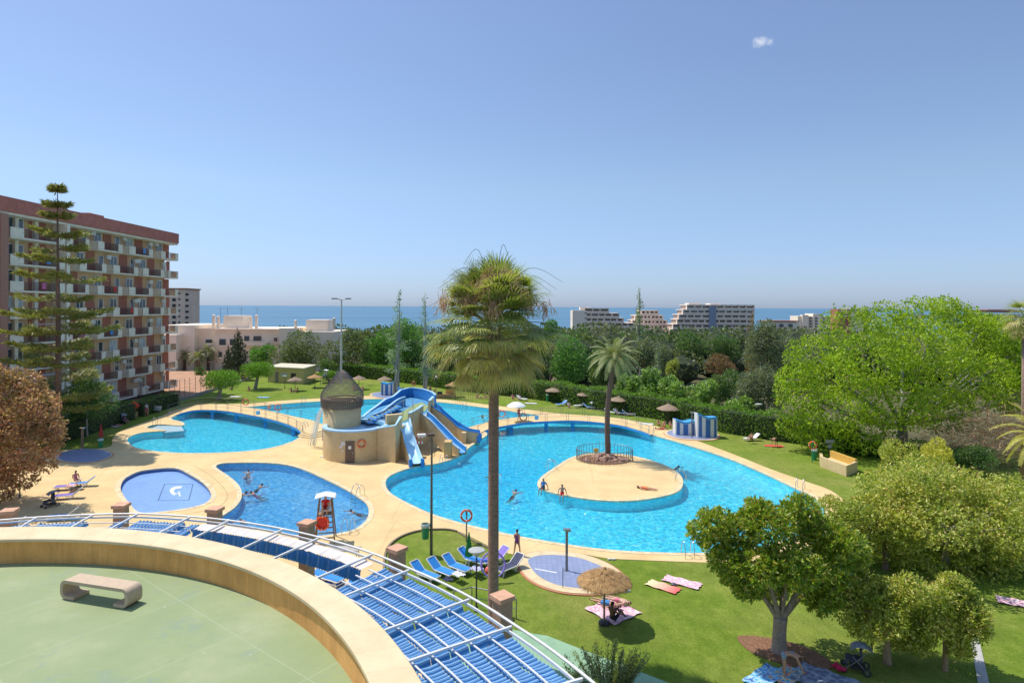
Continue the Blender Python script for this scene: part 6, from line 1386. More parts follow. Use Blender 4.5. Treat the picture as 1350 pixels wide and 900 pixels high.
def tree(name, label, cat, base, c, r, kind, n, leaf, nl=9, size=.45, asp=.5, bark=None, trunk_r=.18, group=None, seed=1, twig=0, depth=.4, up=.25, flat=1., sprig=1, lobes=None, nmax=8, th_=None, lean=(0, 0)):
    """one tree: trunk with limbs, crown of separate leaves on lobes"""
    rng = np.random.default_rng(seed); t_ = T(name, label, cat, base, group); L = lobes or lobes_in(c, r, nl, rng, size, flat)
    b = MB(); zt = min(l[0][2] for l in L); h0 = th_ or max(.6, (zt - base[2]) * .85); limbs(b, base, h0, sorted(L, key=lambda l: -l[1].prod()), trunk_r, rng, nmax, lean); P('trunk', b, bark or BARK, t_, True)
    Pp, D = shell(L, n, rng, depth); A = D * .6 + rng.normal(size=(n, 3)) * .55; A[:, 2] += up
    if sprig > 1:
        Pp = np.repeat(Pp, sprig, 0); A = np.repeat(unit(A), sprig, 0) + rng.normal(size=(n * sprig, 3)) * .75; Pp = Pp + rng.normal(size=Pp.shape) * leaf * .25
    m_ = len(Pp); LL = leaf * rng.uniform(.6, 1.25, m_); vs = leafquads(Pp, A, LL, LL * asp, rng) - np.array(base)
    o = bpy.data.objects.new('crown', meshnp('crown', vs, 4, kind)); col.objects.link(o); o.parent = t_
    return t_
def TR(px, Y, ytop, ybot, wpx, kind, label, n=2600, leaf=.5, zb=None, name='leafy_tree', cat='tree', seed=None, **k):
    """tree by where it stands: bearing, distance and the height of its crown"""
    s = Y / F; x = gx(px, Y); zt = V(px, ytop, Y).z; zc = V(px, ybot, Y).z; zb = th(x, Y) if zb is None else zb
    rz = (zt - zc) / 2; k.setdefault('trunk_r', .2); bx_ = k.pop('bx', 0)
    return tree(name, label, cat, (x + bx_, Y, zb), (x, Y, (zt + zc) / 2), (wpx * s / 2, wpx * s / 2 * .9, rz), kind, n, leaf, seed=seed or abs(int(px * 3 + Y)), **k)
gt = 'trees beyond the hedge'
TR(347, 142, 453, 492, 46, L_MID, 'light green round tree beside the cypress', 2600, .55, group=gt)
TR(398, 135, 431, 498, 80, L_PINE, 'wide dark olive pine behind the yellow hut', 5600, .5, group=gt, nl=14)
TR(455, 134, 430, 500, 70, L_PINE, 'dark olive pine behind the floodlight mast', 5200, .5, group=gt, nl=13, size=.4)
TR(431, 127, 470, 496, 30, L_DARK, 'low dark tree at the corner of the yellow hut', 1500, .4, group=gt)
TR(498, 138, 420, 495, 50, L_MID, 'tall bright tree between the floodlight mast and the slim poplar', 4200, .5, group=gt, nl=11)
TR(538, 134, 408, 492, 56, L_MID, 'tall leafy tree between the two slim poplars', 5200, .5, group=gt, nl=12)
TR(585, 126, 418, 505, 60, L_DARK, 'dark dense tree behind the fan palm crown, on its shaded side', 4200, .5, group=gt, nl=12)
TR(640, 124, 440, 512, 70, L_DARK, 'dark tree directly behind the fan palm trunk', 4200, .5, group=gt, nl=12)
TR(726, 128, 412, 450, 26, L_MID, 'narrow light green treetop emerging beside the fan palm crown', 2000, .45, group=gt, nl=8)
TR(700, 116, 445, 520, 62, L_DARK, 'dark green tree behind the hanging palm skirt', 4200, .5, group=gt, nl=12)
TR(752, 112, 436, 520, 60, L_MID, 'dense green tree between the fan palm and the date palm', 5600, .45, group=gt, nl=13)
TR(795, 118, 450, 520, 50, L_DARK, 'dark tree right behind the date palm crown', 3600, .5, group=gt, nl=11)
TR(850, 116, 448, 500, 50, L_OLIVE, 'brownish olive tree behind the third poplar', 3400, .5, group=gt, nl=10)
TR(905, 150, 430, 480, 56, L_DARK, 'round dark green tree under the terraced apartments', 4400, .5, group=gt, nl=12)
TR(953, 155, 433, 482, 50, L_DARK, 'second round dark tree under the terraced apartments', 4200, .5, group=gt, nl=12)
TR(872, 130, 452, 505, 40, L_OLIVE, 'grey green tree between poplar and round dark trees', 2600, .5, group=gt, nl=9)
TR(1012, 95, 419, 500, 66, L_OLIVE, 'tall grey olive coloured tree beside the bright green giant', 7500, .36, group=gt, nl=18, size=.36)
TR(1000, 84, 480, 570, 80, L_OLIVE, 'broad grey olive tree under the taller one beside the bright giant', 8500, .34, group=gt, nl=20, size=.34)
TR(960, 100, 478, 545, 50, L_DARK, 'dark shaded tree behind the striped cabins', 3600, .4, group=gt, nl=11)
TR(948, 118, 466, 500, 46, L_RED, 'low russet leaved tree in front of the round dark trees', 2600, .4, group=gt, nl=9)
TR(888, 122, 470, 500, 20, lm('yellowish', [(.16,.19,.04),(.24,.25,.06)]), 'small yellow topped tree near the russet one', 1400, .4, group=gt, nl=7)
TR(760, 190, 432, 470, 44, L_DARK, 'distant dark tree before the white end wall', 2600, .6, group=gt)
TR(815, 200, 438, 470, 44, L_MID, 'distant green tree under the stepped apartments', 2400, .6, group=gt)
TR(862, 210, 440, 470, 40, L_OLIVE, 'distant grey green tree under the pyramid apartments', 2200, .6, group=gt)
TR(1010, 220, 432, 470, 44, L_DARK, 'distant dark tree beside the low pale house', 2400, .6, group=gt)
TR(1035, 200, 440, 470, 40, L_MID, 'distant green tree before the low pale house', 2200, .6, group=gt)
TR(1140, 120, 402, 430, 20, L_OLIVE, 'sparse small treetop above the bright green giant', 500, .4, group=gt, nl=5)
TR(212, 160, 470, 500, 26, L_DARK, 'dark tree against the pink wall by the brick block', 1400, .45, group=gt)
# slim silver poplars
def poplar(px, Y, ytop, ybot, wpx, base_py, label, n=1600, trunk=.22, zb=0.):
    x = gx(px, Y); zt = V(px, ytop, Y).z; zc = V(px, ybot, Y).z; s = Y / F; rng = np.random.default_rng(abs(int(px))); L = []
    for i in range(26):
        u = i / 25; z = zc + (zt - zc) * u; w_ = wpx * s / 2 * (math.sin(PI * min(1, .25 + u * .72)) ** .8); L.append((np.array([x + rng.normal() * w_ * .4, Y + rng.normal() * w_ * .4, z]), np.array([w_ * .55, w_ * .55, (zt - zc) / 24])))
    t_ = tree('poplar_tree', label, 'poplar', (x, Y, zb), None, None, L_SILV, n, .30, lobes=L, bark=BARKG, trunk_r=trunk, seed=int(px), nmax=4, th_=(zc - zb) * 1.0, depth=.8, group='slim poplars')
    b = MB(); b.tube([Vector((x, Y, zc - .5)), Vector((x + .1, Y, (zc + zt) / 2)), Vector((x, Y, zt - .4))], [trunk * .7, trunk * .4, .03], 6); P('leader', b, BARKG, t_)
poplar(526, 106, 380, 452, 17, 510, 'slim silver poplar with bare pale trunk behind the changing cabin', 620)
poplar(523, 105.6, 425, 490, 34, 510, 'fuller grey green poplar at the foot of the slim one', 1500)
poplar(560, 104, 386, 440, 12, 510, 'second slim poplar between leafy trees beside the fan palm', 380)
poplar(563, 103.5, 440, 500, 26, 510, 'sparse poplar whose pale trunk rises by the wooden kiosk', 900)
poplar(843, 122, 381, 450, 14, 500, 'thin dark green poplar standing before the apartments by the sea', 1300)
poplar(868, 112, 450, 510, 14, 500, 'little grey poplar rising out of the broad leaved shrubs', 700)
# cypresses
def cone_tree(px, Y, ytop, base, wpx, kind, label, n, zb=-1.5, leaf=.3, name='cypress_tree', cat='cypress', shape=.8, group=None):
    x = gx(px, Y); zt = V(px, ytop, Y).z; s = Y / F; rng = np.random.default_rng(int(px) + 5); L = []
    for i in range(24):
        u = i / 23; w_ = wpx * s / 2 * max(.08, math.sin(PI * min(1, .38 + .62 * u)) ** shape); z = zb + .8 + (zt - zb - .8) * u; a = i * 2.4; L.append((np.array([x + math.cos(a) * w_ * .3, Y + math.sin(a) * w_ * .3, z]), np.array([w_ * .75, w_ * .75, (zt - zb) / 14])))
    return tree(name, label, cat, (x, Y, zb), None, None, kind, n, leaf, lobes=L, seed=int(px), up=1.2, depth=.3, nmax=0, th_=(zt - zb) * .8, group=group)
cone_tree(314, 126, 436, 500, 30, L_CYP, 'tall dark cypress before the white apartment house', 7500, group='cypresses'); cone_tree(301, 127, 458, 500, 17, L_CYP, 'short dark cypress touching the tall one', 3000, group='cypresses')
cone_tree(991, 128, 411, 500, 18, L_BROWN, 'brown tinged conifer top beside the grey olive tree', 2400, name='conifer_tree', cat='conifer')
# clipped flat headed trees on the lawn
for px, Y, ytop, ybot, wp, lab in ((293, 99, 487.5, 514, 54, 'clipped flat topped tree closer to the pool fence'), (341, 112, 477, 499, 46, 'clipped flat topped tree closer to the yellow hut')):
    x = gx(px, Y); s = Y / F; rng = np.random.default_rng(abs(int(px))); zt = V(px, ytop, Y).z; zc = V(px, ybot, Y).z; L = []
    for i in range(16):
        a = i * 2.4; q = math.sqrt((i + .5) / 16); L.append((np.array([x + q * wp * s * .36 * math.cos(a), Y + q * wp * s * .36 * math.sin(a), zc + (zt - zc) * (.62 - .12 * q)]), np.array([wp * s * .17, wp * s * .17, (zt - zc) * .42])))
    tree('clipped_tree', lab, 'tree', (x - .6, Y, 0), None, None, L_LIME, 6500, .26, lobes=L, seed=int(px), bark=BARKG, trunk_r=.34, nmax=8, th_=2.2, lean=(.5, 0), group='clipped flat topped trees')
# ---- hedges
def hedge(pts, w_, h_, kind, label, n=200, leaf=.22, jag=.12, z0=0):
    """n leaves per metre"""
    rng = np.random.default_rng(int(abs(pts[0].x) * 10)); VS = []
    t_ = T('clipped_hedge', label, 'hedge', pts[0], None); core = MB()
    for a, c in zip(pts[:-1], pts[1:]):
        d = c - a; L = d.length; d.normalize(); nn = Vector((d.y, -d.x, 0)); m_ = int(n * L)
        u = rng.random(m_) * L; side = rng.choice(4, m_, p=[.38, .12, .42, .08]); q = rng.uniform(-.5, .5, m_); hh = rng.random(m_)
        off_ = np.where(side == 0, w_ / 2, np.where(side == 1, -w_ / 2, q * w_)); z = np.where(side <= 1, hh * h_, np.where(side == 2, h_, hh * h_)); bumpy = jag * (np.sin(u * 1.9) + np.sin(u * .83 + 1) + rng.normal(size=m_) * .5)
        z = z * (1 + bumpy * .35 * (z / h_)); off_ = off_ * (1 + bumpy * .5)
        Pp = np.stack([a.x + d.x * u + nn.x * off_, a.y + d.y * u + nn.y * off_, z0 + z], 1)
        D = np.stack([nn.x * np.where(side == 0, 1, np.where(side == 1, -1, 0)), nn.y * np.where(side == 0, 1, np.where(side == 1, -1, 0)), np.where(side == 2, 1., .3)], 1)
        VS.append(leafquads(Pp, D * .7 + rng.normal(size=(m_, 3)) * .55, leaf * rng.uniform(.6, 1.3, m_), leaf * .6, rng))
    wallmesh(core, pts, z0, z0 + h_ * .88, w_ * .78); P('hedge_core', core, mat('hedge_core_dark', (.03, .045, .015), .95), t_)  # added solid core, dark as the shaded inside, so leaves show no gaps
    o = bpy.data.objects.new('foliage', meshnp('foliage', np.concatenate(VS) - np.array(pts[0]), 4, kind)); col.objects.link(o); o.parent = t_; return t_
H = lambda l: [G(a, b_) for a, b_ in l]
hedge(H([(452, 497), (480, 498), (520, 502), (560, 507), (600, 513), (640, 518)]), 1.8, 2.7, L_HEDGE, 'long clipped hedge behind the far straw parasols', 210, .26)
hedge(H([(640, 518), (690, 523), (740, 530), (790, 539), (850, 548), (900, 557)]), 1.8, 2.9, L_HEDGE, 'clipped hedge behind the hedge side loungers', 260, .24)
hedge(H([(900, 557), (960, 569), (1010, 577), (1060, 584), (1130, 597)]), 2.0, 2.8, L_HEDGE, 'uneven hedge along the lawn behind the striped cabins', 330, .22, .2)
hedge(H([(1130, 597), (1200, 608), (1290, 615)]), 2.0, 1.6, L_HEDGE, 'low hedge at the shaded lawn edge under the bright giant', 260, .22, .3)
hedge(H([(229, 534), (205, 541), (180, 549)]), 1.8, 1.9, L_DARK, 'dark clipped hedge end near the earth yard', 240, .22)
hedge(H([(172, 552), (140, 562), (110, 573), (70, 585)]), 1.6, 2.2, L_DARK, 'dark shaded hedge in front of the brick block', 260, .22)
TR(434, 122, 487, 500, 30, L_LIME, 'light green round bush behind the netted tower cap', 1800, .3, name='round_bush', cat='bush', zb=-.2, nl=7)
TR(1, 130, 480, 500, 10, L_DARK, 'dark bush seen between balconies and the pink tree', 300, .3, name='round_bush', cat='bush')
# broad leaved shrub bank
for i, (px, Y, yt, yb, wp) in enumerate(((832, 97, 488, 540, 44), (862, 94, 478, 545, 50), (895, 90, 486, 553, 54), (932, 86, 496, 562, 52), (972, 82, 520, 573, 46), (842, 103, 500, 535, 60), (1020, 77, 548, 585, 50), (1062, 73, 552, 592, 46))):
    TR(px, Y, yt, yb, wp, L_BIG if i < 5 else L_HEDGE, ['pale broad leaved shrub nearest the date palm', 'tallest pale broad leaved shrub behind the hedge', 'pale broad leaved shrub above the straw parasol by the cabins', 'pale broad leaved shrub behind the low striped cabin', 'broad leaved shrub behind the tall striped cabin', 'green shrub filling the gap behind the date palm trunk', 'green shrub behind the lawn lamp', 'green shrub at the foot of the bright giant'][i], 3000, .36, name='broad_leaved_shrub', cat='shrub', zb=-.5, nl=14, size=.34, sprig=2, asp=.7, trunk_r=.1, group='shrubs behind the hedge')
# ---- the bright giant
def giant():
    rng = np.random.default_rng(11); Y = 66; s = Y / F; x = gx(1190, Y); L = []
    for px, py, r_, dy in ((1060, 520, 40, 0), (1075, 470, 42, 2), (1120, 430, 38, 0), (1100, 540, 40, -3), (1165, 420, 32, 2), (1215, 415, 34, 0), (1260, 418, 30, 3), (1150, 480, 52, -4), (1220, 460, 50, -5), (1290, 440, 40, 0), (1330, 470, 46, 0), (1280, 500, 50, -4), (1190, 530, 48, -5), (1140, 570, 36, -3), (1050, 560, 26, 0), (1380, 500, 50, 2), (1245, 405, 22, 2), (1100, 500, 44, 3), (1190, 445, 50, 5), (1300, 470, 55, 6), (1340, 520, 40, -2), (1240, 540, 40, -4), (1045, 500, 24, 0), (1085, 585, 26, -2), (1312, 446, 44, 3), (1345, 470, 48, 2), (1350, 520, 44, 0), (1275, 430, 36, 5)):
        p = V(px, py, Y + dy); L.append((np.array(p), np.array([r_ * s * 1.0, r_ * s * .9, r_ * s * .72])))
    t_ = tree('giant_tree', 'huge bright green spreading tree towering over the lawn corner', 'tree', (x, Y, -.5), None, None, L_BRIGHT, 25000, .30, lobes=L, bark=BARKG, trunk_r=.6, nmax=18, seed=5, sprig=3, depth=.5, asp=.5, th_=3.5)
    b = MB()
    for k in range(70):
        l = L[rng.integers(len(L))]; c = Vector(l[0]); d = Vector(rdir(rng, 1)[0]); e = c + Vector([d[i] * l[1][i] for i in range(3)]) * 1.0; b.tube([c, c.lerp(e, .6) + Vector((0, 0, .1)), e], [.06, .035, .01], 4); P('bare_branch', b, mat('bark_pinkish', (.34, .26, .20), .9, var=.3, scale=7), t_); b = MB()
giant()
TR(1290, 56, 585, 620, 60, L_DARK, 'dark round shrub in the shade beyond the yellow shrub', 3000, .22, name='dark_shrub', cat='shrub', zb=0, nl=10)
TR(1235, 52, 578, 625, 52, L_YEL, 'bright yellow leaved shrub above the large speckled shrub', 4200, .20, name='yellow_shrub', cat='shrub', zb=0, nl=14, size=.35, up=.8)
TR(1185, 51, 575, 640, 66, L_SHRUB, 'pale olive green shrub beside the yellow one', 5000, .2, name='olive_shrub', cat='shrub', zb=0, nl=16, size=.34, up=.8)
def heap():
    rng = np.random.default_rng(9); c = np.array(V(1310, 575, 60)); t_ = T('dead_fronds_heap', 'heap of brown dead palm fronds under the bright giant', 'dead fronds', (c[0], c[1], 0)); n = 2600
    Pp = c + rng.normal(size=(n, 3)) * np.array([3.4, 1.4, 1.4]); Pp[:, 2] = np.maximum(Pp[:, 2], .1); A = rng.normal(size=(n, 3)) * np.array([1, .5, .35]); A[:, 0] = np.abs(A[:, 0]) * rng.choice([-1, 1], n)
    o = bpy.data.objects.new('fronds', meshnp('fronds', leafquads(Pp, A, rng.uniform(.7, 1.8, n), .06, rng) - np.array(t_.location), 4, lm('dead_frond', [(.24, .17, .10), (.36, .25, .15), (.46, .20, .11), (.18, .15, .08)], trans=.1))); col.objects.link(o); o.parent = t_
heap()
# ---- big speckled shrubs and magnolia in the near corner
TR(1238, 37, 600, 775, 292, L_SHRUB, 'large speckled light green tree filling the lawn corner', 17000, .19, name='speckled_tree', cat='tree', zb=0, nl=34, size=.30, sprig=4, trunk_r=.2, bark=BARKG, depth=.6, nmax=14, bx=.5, th_=2.0)
TR(1135, 36, 640, 745, 130, L_SHRUB, 'reddish speckled shrub between the glossy tree and the large one', 8000, .18, name='speckled_shrub', cat='shrub', zb=0, nl=14, size=.36, sprig=3, bx=1.5)
TR(1168, 26.5, 740, 878, 136, L_SHRUB, 'small speckled tree with stout pale trunk in the corner', 7500, .15, name='speckled_tree', cat='tree', zb=0, nl=24, size=.30, sprig=3, trunk_r=.17, bark=mat('bark_orange', (.40, .26, .16), .9, var=.3, scale=9, bmp=.4), depth=.7, th_=2.2, bx=.15, up=.9)
TR(1248, 26, 750, 890, 112, L_SHRUB, 'smaller speckled tree with leaning thin trunk at the photo edge', 5600, .15, name='speckled_tree', cat='tree', zb=0, nl=18, size=.32, sprig=3, trunk_r=.12, bark=MATS['bark_orange'], depth=.7, th_=1.6, up=.6)
def magnolia():
    rng = np.random.default_rng(4); Y = 27.3; s = Y / F; base = G(1027, 858); L = []
    for px, py, r_, dy in ((945, 690, 26, 0), (925, 700, 18, -.4), (960, 740, 24, -.6), (975, 700, 30, .5), (1010, 690, 34, -.5), (1050, 690, 32, .4), (1085, 705, 32, 0), (1110, 715, 26, -.6), (1130, 730, 18, 0), (1000, 745, 34, -.9), (1045, 745, 36, -.9), (1090, 750, 32, -.4), (1120, 760, 20, .3), (985, 775, 18, -.5), (1085, 785, 22, -.6), (1010, 770, 24, .6), (1060, 775, 26, .8), (1000, 672, 20, 0), (1055, 670, 22, 0), (945, 720, 20, .6), (1080, 800, 12, -.8), (965, 762, 14, -.4)):
        L.append((np.array(V(px, py, Y + dy)), np.array([r_ * s, r_ * s * 1.0, r_ * s * .72])))
    t_ = T('magnolia_tree', 'glossy leaved tree with forked grey trunk in a bare soil ring', 'tree', base); b = MB(); top = V(1029, 812, Y)
    b.tube(smoothpts([base - Vector((0, 0, .2)), base + Vector((0, 0, .15)), base + Vector((.02, 0, .9)), top], 3, False), [.44, .42, .38, .34, .31, .29, .28, .28, .29, .3], 14)
    for px, py, dy, r_ in ((975, 740, 0, .13), (1000, 720, -.4, .15), (1040, 720, .2, .17), (1075, 740, -.2, .16), (1100, 735, .5, .1), (960, 700, .4, .09), (1050, 690, -.6, .1)):
        e = V(px, py, Y + dy); b.tube(smoothpts([top - Vector((0, 0, .25)), top.lerp(e, .5) + Vector((0, 0, -.12)), e], 4, False), [r_ * (1 - .75 * i / 8) for i in range(9)], 8)
    P('trunk', b, mat('bark_magnolia', (.36, .27, .21), .9, var=.35, scale=7, bmp=.5), t_, True)
    n = 6200; Pp, D = shell(L, n, rng, .55); A = D * .8 + rng.normal(size=(n, 3)) * .35; A[:, 2] += .45; k = 8
    Pr = np.repeat(Pp, k, 0); Ar = np.repeat(unit(A), k, 0) + rng.normal(size=(n * k, 3)) * .62; Pr += unit(Ar) * .03; m_ = len(Pr); LL = rng.uniform(.13, .23, m_)
    o = bpy.data.objects.new('crown', meshnp('crown', leafquads(Pr, Ar, LL, LL * .36, rng) - np.array(base), 4, L_MAG)); col.objects.link(o); o.parent = t_
magnolia()
# ---- pink leaved tree and companions by the block
PINK_L = [(np.array(V(px, py, 47 + dy)), np.array([q * .057, q * .057, q * .048])) for px, py, q, dy in ((-25, 560, 46, 0), (8, 522, 34, .5), (36, 506, 20, 0), (52, 532, 25, -.6), (64, 562, 20, .3), (42, 590, 32, -.8), (8, 602, 36, .6), (30, 628, 20, 0), (74, 578, 11, 0), (-30, 622, 42, 1), (15, 560, 34, -1), (60, 612, 12, .2), (2, 645, 18, -.5), (22, 495, 12, 0), (50, 515, 12, .8), (-10, 500, 24, 0))]
TR(22, 47, 492, 640, 118, L_PINKL, 'pinkish copper leaved tree shading the paving beside the pool', 8800, .24, name='pink_leaved_tree', cat='tree', zb=0, lobes=PINK_L, sprig=3, trunk_r=.2, bx=-2.2, th_=3.4)
TR(-60, 44, 500, 640, 100, L_PINKL, 'second copper leaved tree cut by the photo edge', 3200, .24, name='pink_leaved_tree', cat='tree', zb=0, nl=18, size=.34, sprig=3, bx=-1)
TR(116, 71, 493, 560, 80, L_DARK, 'dark shade tree with thin pale trunk beneath the tiered pine', 5200, .3, cat='tree', zb=0, nl=15, bark=BARKG, trunk_r=.13, th_=3.4)
TR(60, 72, 505, 590, 70, L_DARK, 'dark bushy tree behind the pink leaved one', 4600, .3, cat='tree', zb=0, nl=14)
# foreground bush below the path
def upright_bush():
    rng = np.random.default_rng(21); base = np.array(G(800, 925)); t_ = T('upright_bush', 'upright pale flowering bush growing beside the painted path', 'bush', base); VS = []; b = MB(); YS = []
    for i in range(64):
        a = rng.uniform(0, 2 * PI); q = math.sqrt(rng.random()); d = np.array([math.cos(a) * q * .85, math.sin(a) * q * .7, 0]); foot = base + d * .4; h_ = rng.uniform(1.5, 2.9) * (1 - .35 * q); top = foot + np.array([d[0] * 1.6, d[1] * .9, h_]); b.tube([Vector(foot), Vector((foot + top) / 2 + np.array([0, 0, .1])), Vector(top)], [.02, .014, .005], 5)
        m_ = int(120 * h_); u = rng.uniform(.2, 1, m_).reshape(-1, 1); Pp = foot + (top - foot) * u + rng.normal(size=(m_, 3)) * .05; A = rng.normal(size=(m_, 3)) + np.array([0, 0, .7]); (YS if i % 6 == 0 else VS).append(leafquads(Pp, A, rng.uniform(.06, .12, m_), .035, rng))
    P('stem', b, BARK, t_); o = bpy.data.objects.new('foliage', meshnp('foliage', np.concatenate(VS) - base, 4, lm('dull_green', [(.05, .07, .03), (.10, .12, .05), (.20, .20, .10)]))); col.objects.link(o); o.parent = t_
    o = bpy.data.objects.new('yellow_foliage', meshnp('yellow_foliage', np.concatenate(YS) - base, 4, L_YEL)); col.objects.link(o); o.parent = t_
upright_bush()
def yucca(p, label, n=60, l=.5, z=0):
    rng = np.random.default_rng(int(abs(p.x) * 7)); t_ = T('grassy_plant', label, 'plant', p); A = rng.normal(size=(n, 3)); A[:, 2] = np.abs(A[:, 2]) + .5; o = bpy.data.objects.new('leaves', meshnp('leaves', leafquads(np.zeros((n, 3)) + rng.normal(size=(n, 3)) * .05, A, rng.uniform(.6, 1.2, n) * l, .05, rng), 4, lm('sword', [(.20, .20, .07), (.32, .27, .10), (.16, .20, .06)]))); col.objects.link(o); o.parent = t_
yucca(G(326, 722), 'small spiky plant on the paving inside the pergola arc', 150, .7)
# ---- norfolk pine in tiers
def norfolk():
    rng = np.random.default_rng(2); Y = 66; base = Vector((gx(78, Y), Y, 0)); zt = V(74, 246, Y).z; t_ = T('norfolk_pine', 'tall tiered pine with bare pointed top before the brick block', 'pine tree', base)
    b = MB(); b.tube([base, base + Vector((-.1, 0, zt * .5)), Vector((base.x - .25, Y, zt))], [.34, .22, .03], 10); P('trunk', b, mat('bark_pine', (.26, .15, .11), .9, var=.3, scale=5), t_, True)
    b = MB(); VS = []; z = 3.6; k = 0
    tiers = []
    while z < zt - 3.6: tiers.append((z, 7.2 * (1 - ((z) / zt) ** 1.9) * rng.uniform(.82, 1.1) * (.8 if z < 6 else 1))); z += rng.uniform(1.5, 2.1) if z < zt * .7 else rng.uniform(1.3, 1.7)
    tiers += [(zt - 3.3, 1.35), (zt - 2.1, 1.15), (zt - .5, .55), (zt - .15, .3)]
    for z, Rr in tiers:
        nb = 6 if Rr > 1.5 else 7; a0 = rng.uniform(0, 2 * PI); x0 = base.x - .25 * z / zt
        for j in range(nb):
            if Rr > 2 and rng.random() < .22: continue
            zj = z + (rng.uniform(-.35, .35) if Rr > 2 else 0)
            a = a0 + 2 * PI * j / nb + rng.uniform(-.12, .12); r_ = Rr * rng.uniform(.75, 1.08); d = np.array([math.cos(a), math.sin(a), 0]); p0 = np.array([x0, Y, zj if Rr > 2 else z]); e = p0 + d * r_ + np.array([0, 0, r_ * (.10 if Rr > 1.5 else .3)]); m_ = p0 + d * r_ * .5 + np.array([0, 0, -r_ * .05]); b.tube([Vector(p0), Vector(m_), Vector(e)], [.06, .04, .012], 5); P('bough', b, MATS['bark_pine'], t_); b = MB()
            ns = int(84 * r_) + 24; u = rng.uniform(.12, 1, ns).reshape(-1, 1) ** .8; c = (1 - u) ** 2 * p0 + 2 * u * (1 - u) * m_ + u ** 2 * e; sd = np.array([-d[1], d[0], 0]); wdt = r_ * .30 * np.sin(PI * np.clip(u * .88 + .08, 0, 1)); s_ = rng.uniform(-1, 1, (ns, 1)); Pp = c + sd * s_ * wdt + rng.normal(size=(ns, 3)) * .06; A = d * .7 + sd * s_ + rng.normal(size=(ns, 3)) * .3 + np.array([0, 0, .25]); VS.append(leafquads(Pp, A, rng.uniform(.4, .75, ns), .13, rng))
    o = bpy.data.objects.new('foliage', meshnp('foliage', np.concatenate(VS) - np.array(base), 4, L_NOR)); col.objects.link(o); o.parent = t_
norfolk()
# ---- palms
def fan_leaf(hub, d, rng, Lb, droop, nseg=26, spread=2.5, wid=.05):
    """pleated fan: strips radiating from the hub in the plane of d, tips hanging"""
    d = np.array(d); d /= np.linalg.norm(d); up = np.array([0, 0, 1.]); sd = np.cross(d, up); sd = sd / (np.linalg.norm(sd) + 1e-6); nv = np.cross(sd, d); vs = []
    for i in range(nseg):
        a = spread * (i / (nseg - 1) - .5); dd = d * math.cos(a) + sd * math.sin(a) + nv * (.18 * math.cos(a * 1.2)); dd /= np.linalg.norm(dd); l = Lb * (1 - .22 * abs(a / spread * 2) ** 2) * rng.uniform(.88, 1.08)
        w0 = np.cross(dd, nv); w0 /= np.linalg.norm(w0); p = hub.copy(); pts = [p.copy()]; v = dd.copy(); m_ = 5
        for j in range(m_):
            p = p + v * l / m_; v = v + np.array([0, 0, -1]) * droop * (.12 + .75 * (j / m_) ** 1.3); v /= np.linalg.norm(v); pts.append(p.copy())
        ws = [.012, wid * .9, wid * .8, wid * .5, wid * .28, .006]
        for j in range(m_):
            vs += [pts[j] - w0 * ws[j] / 2, pts[j] + w0 * ws[j] / 2, pts[j + 1] + w0 * ws[j + 1] / 2, pts[j + 1] - w0 * ws[j + 1] / 2]
    return vs
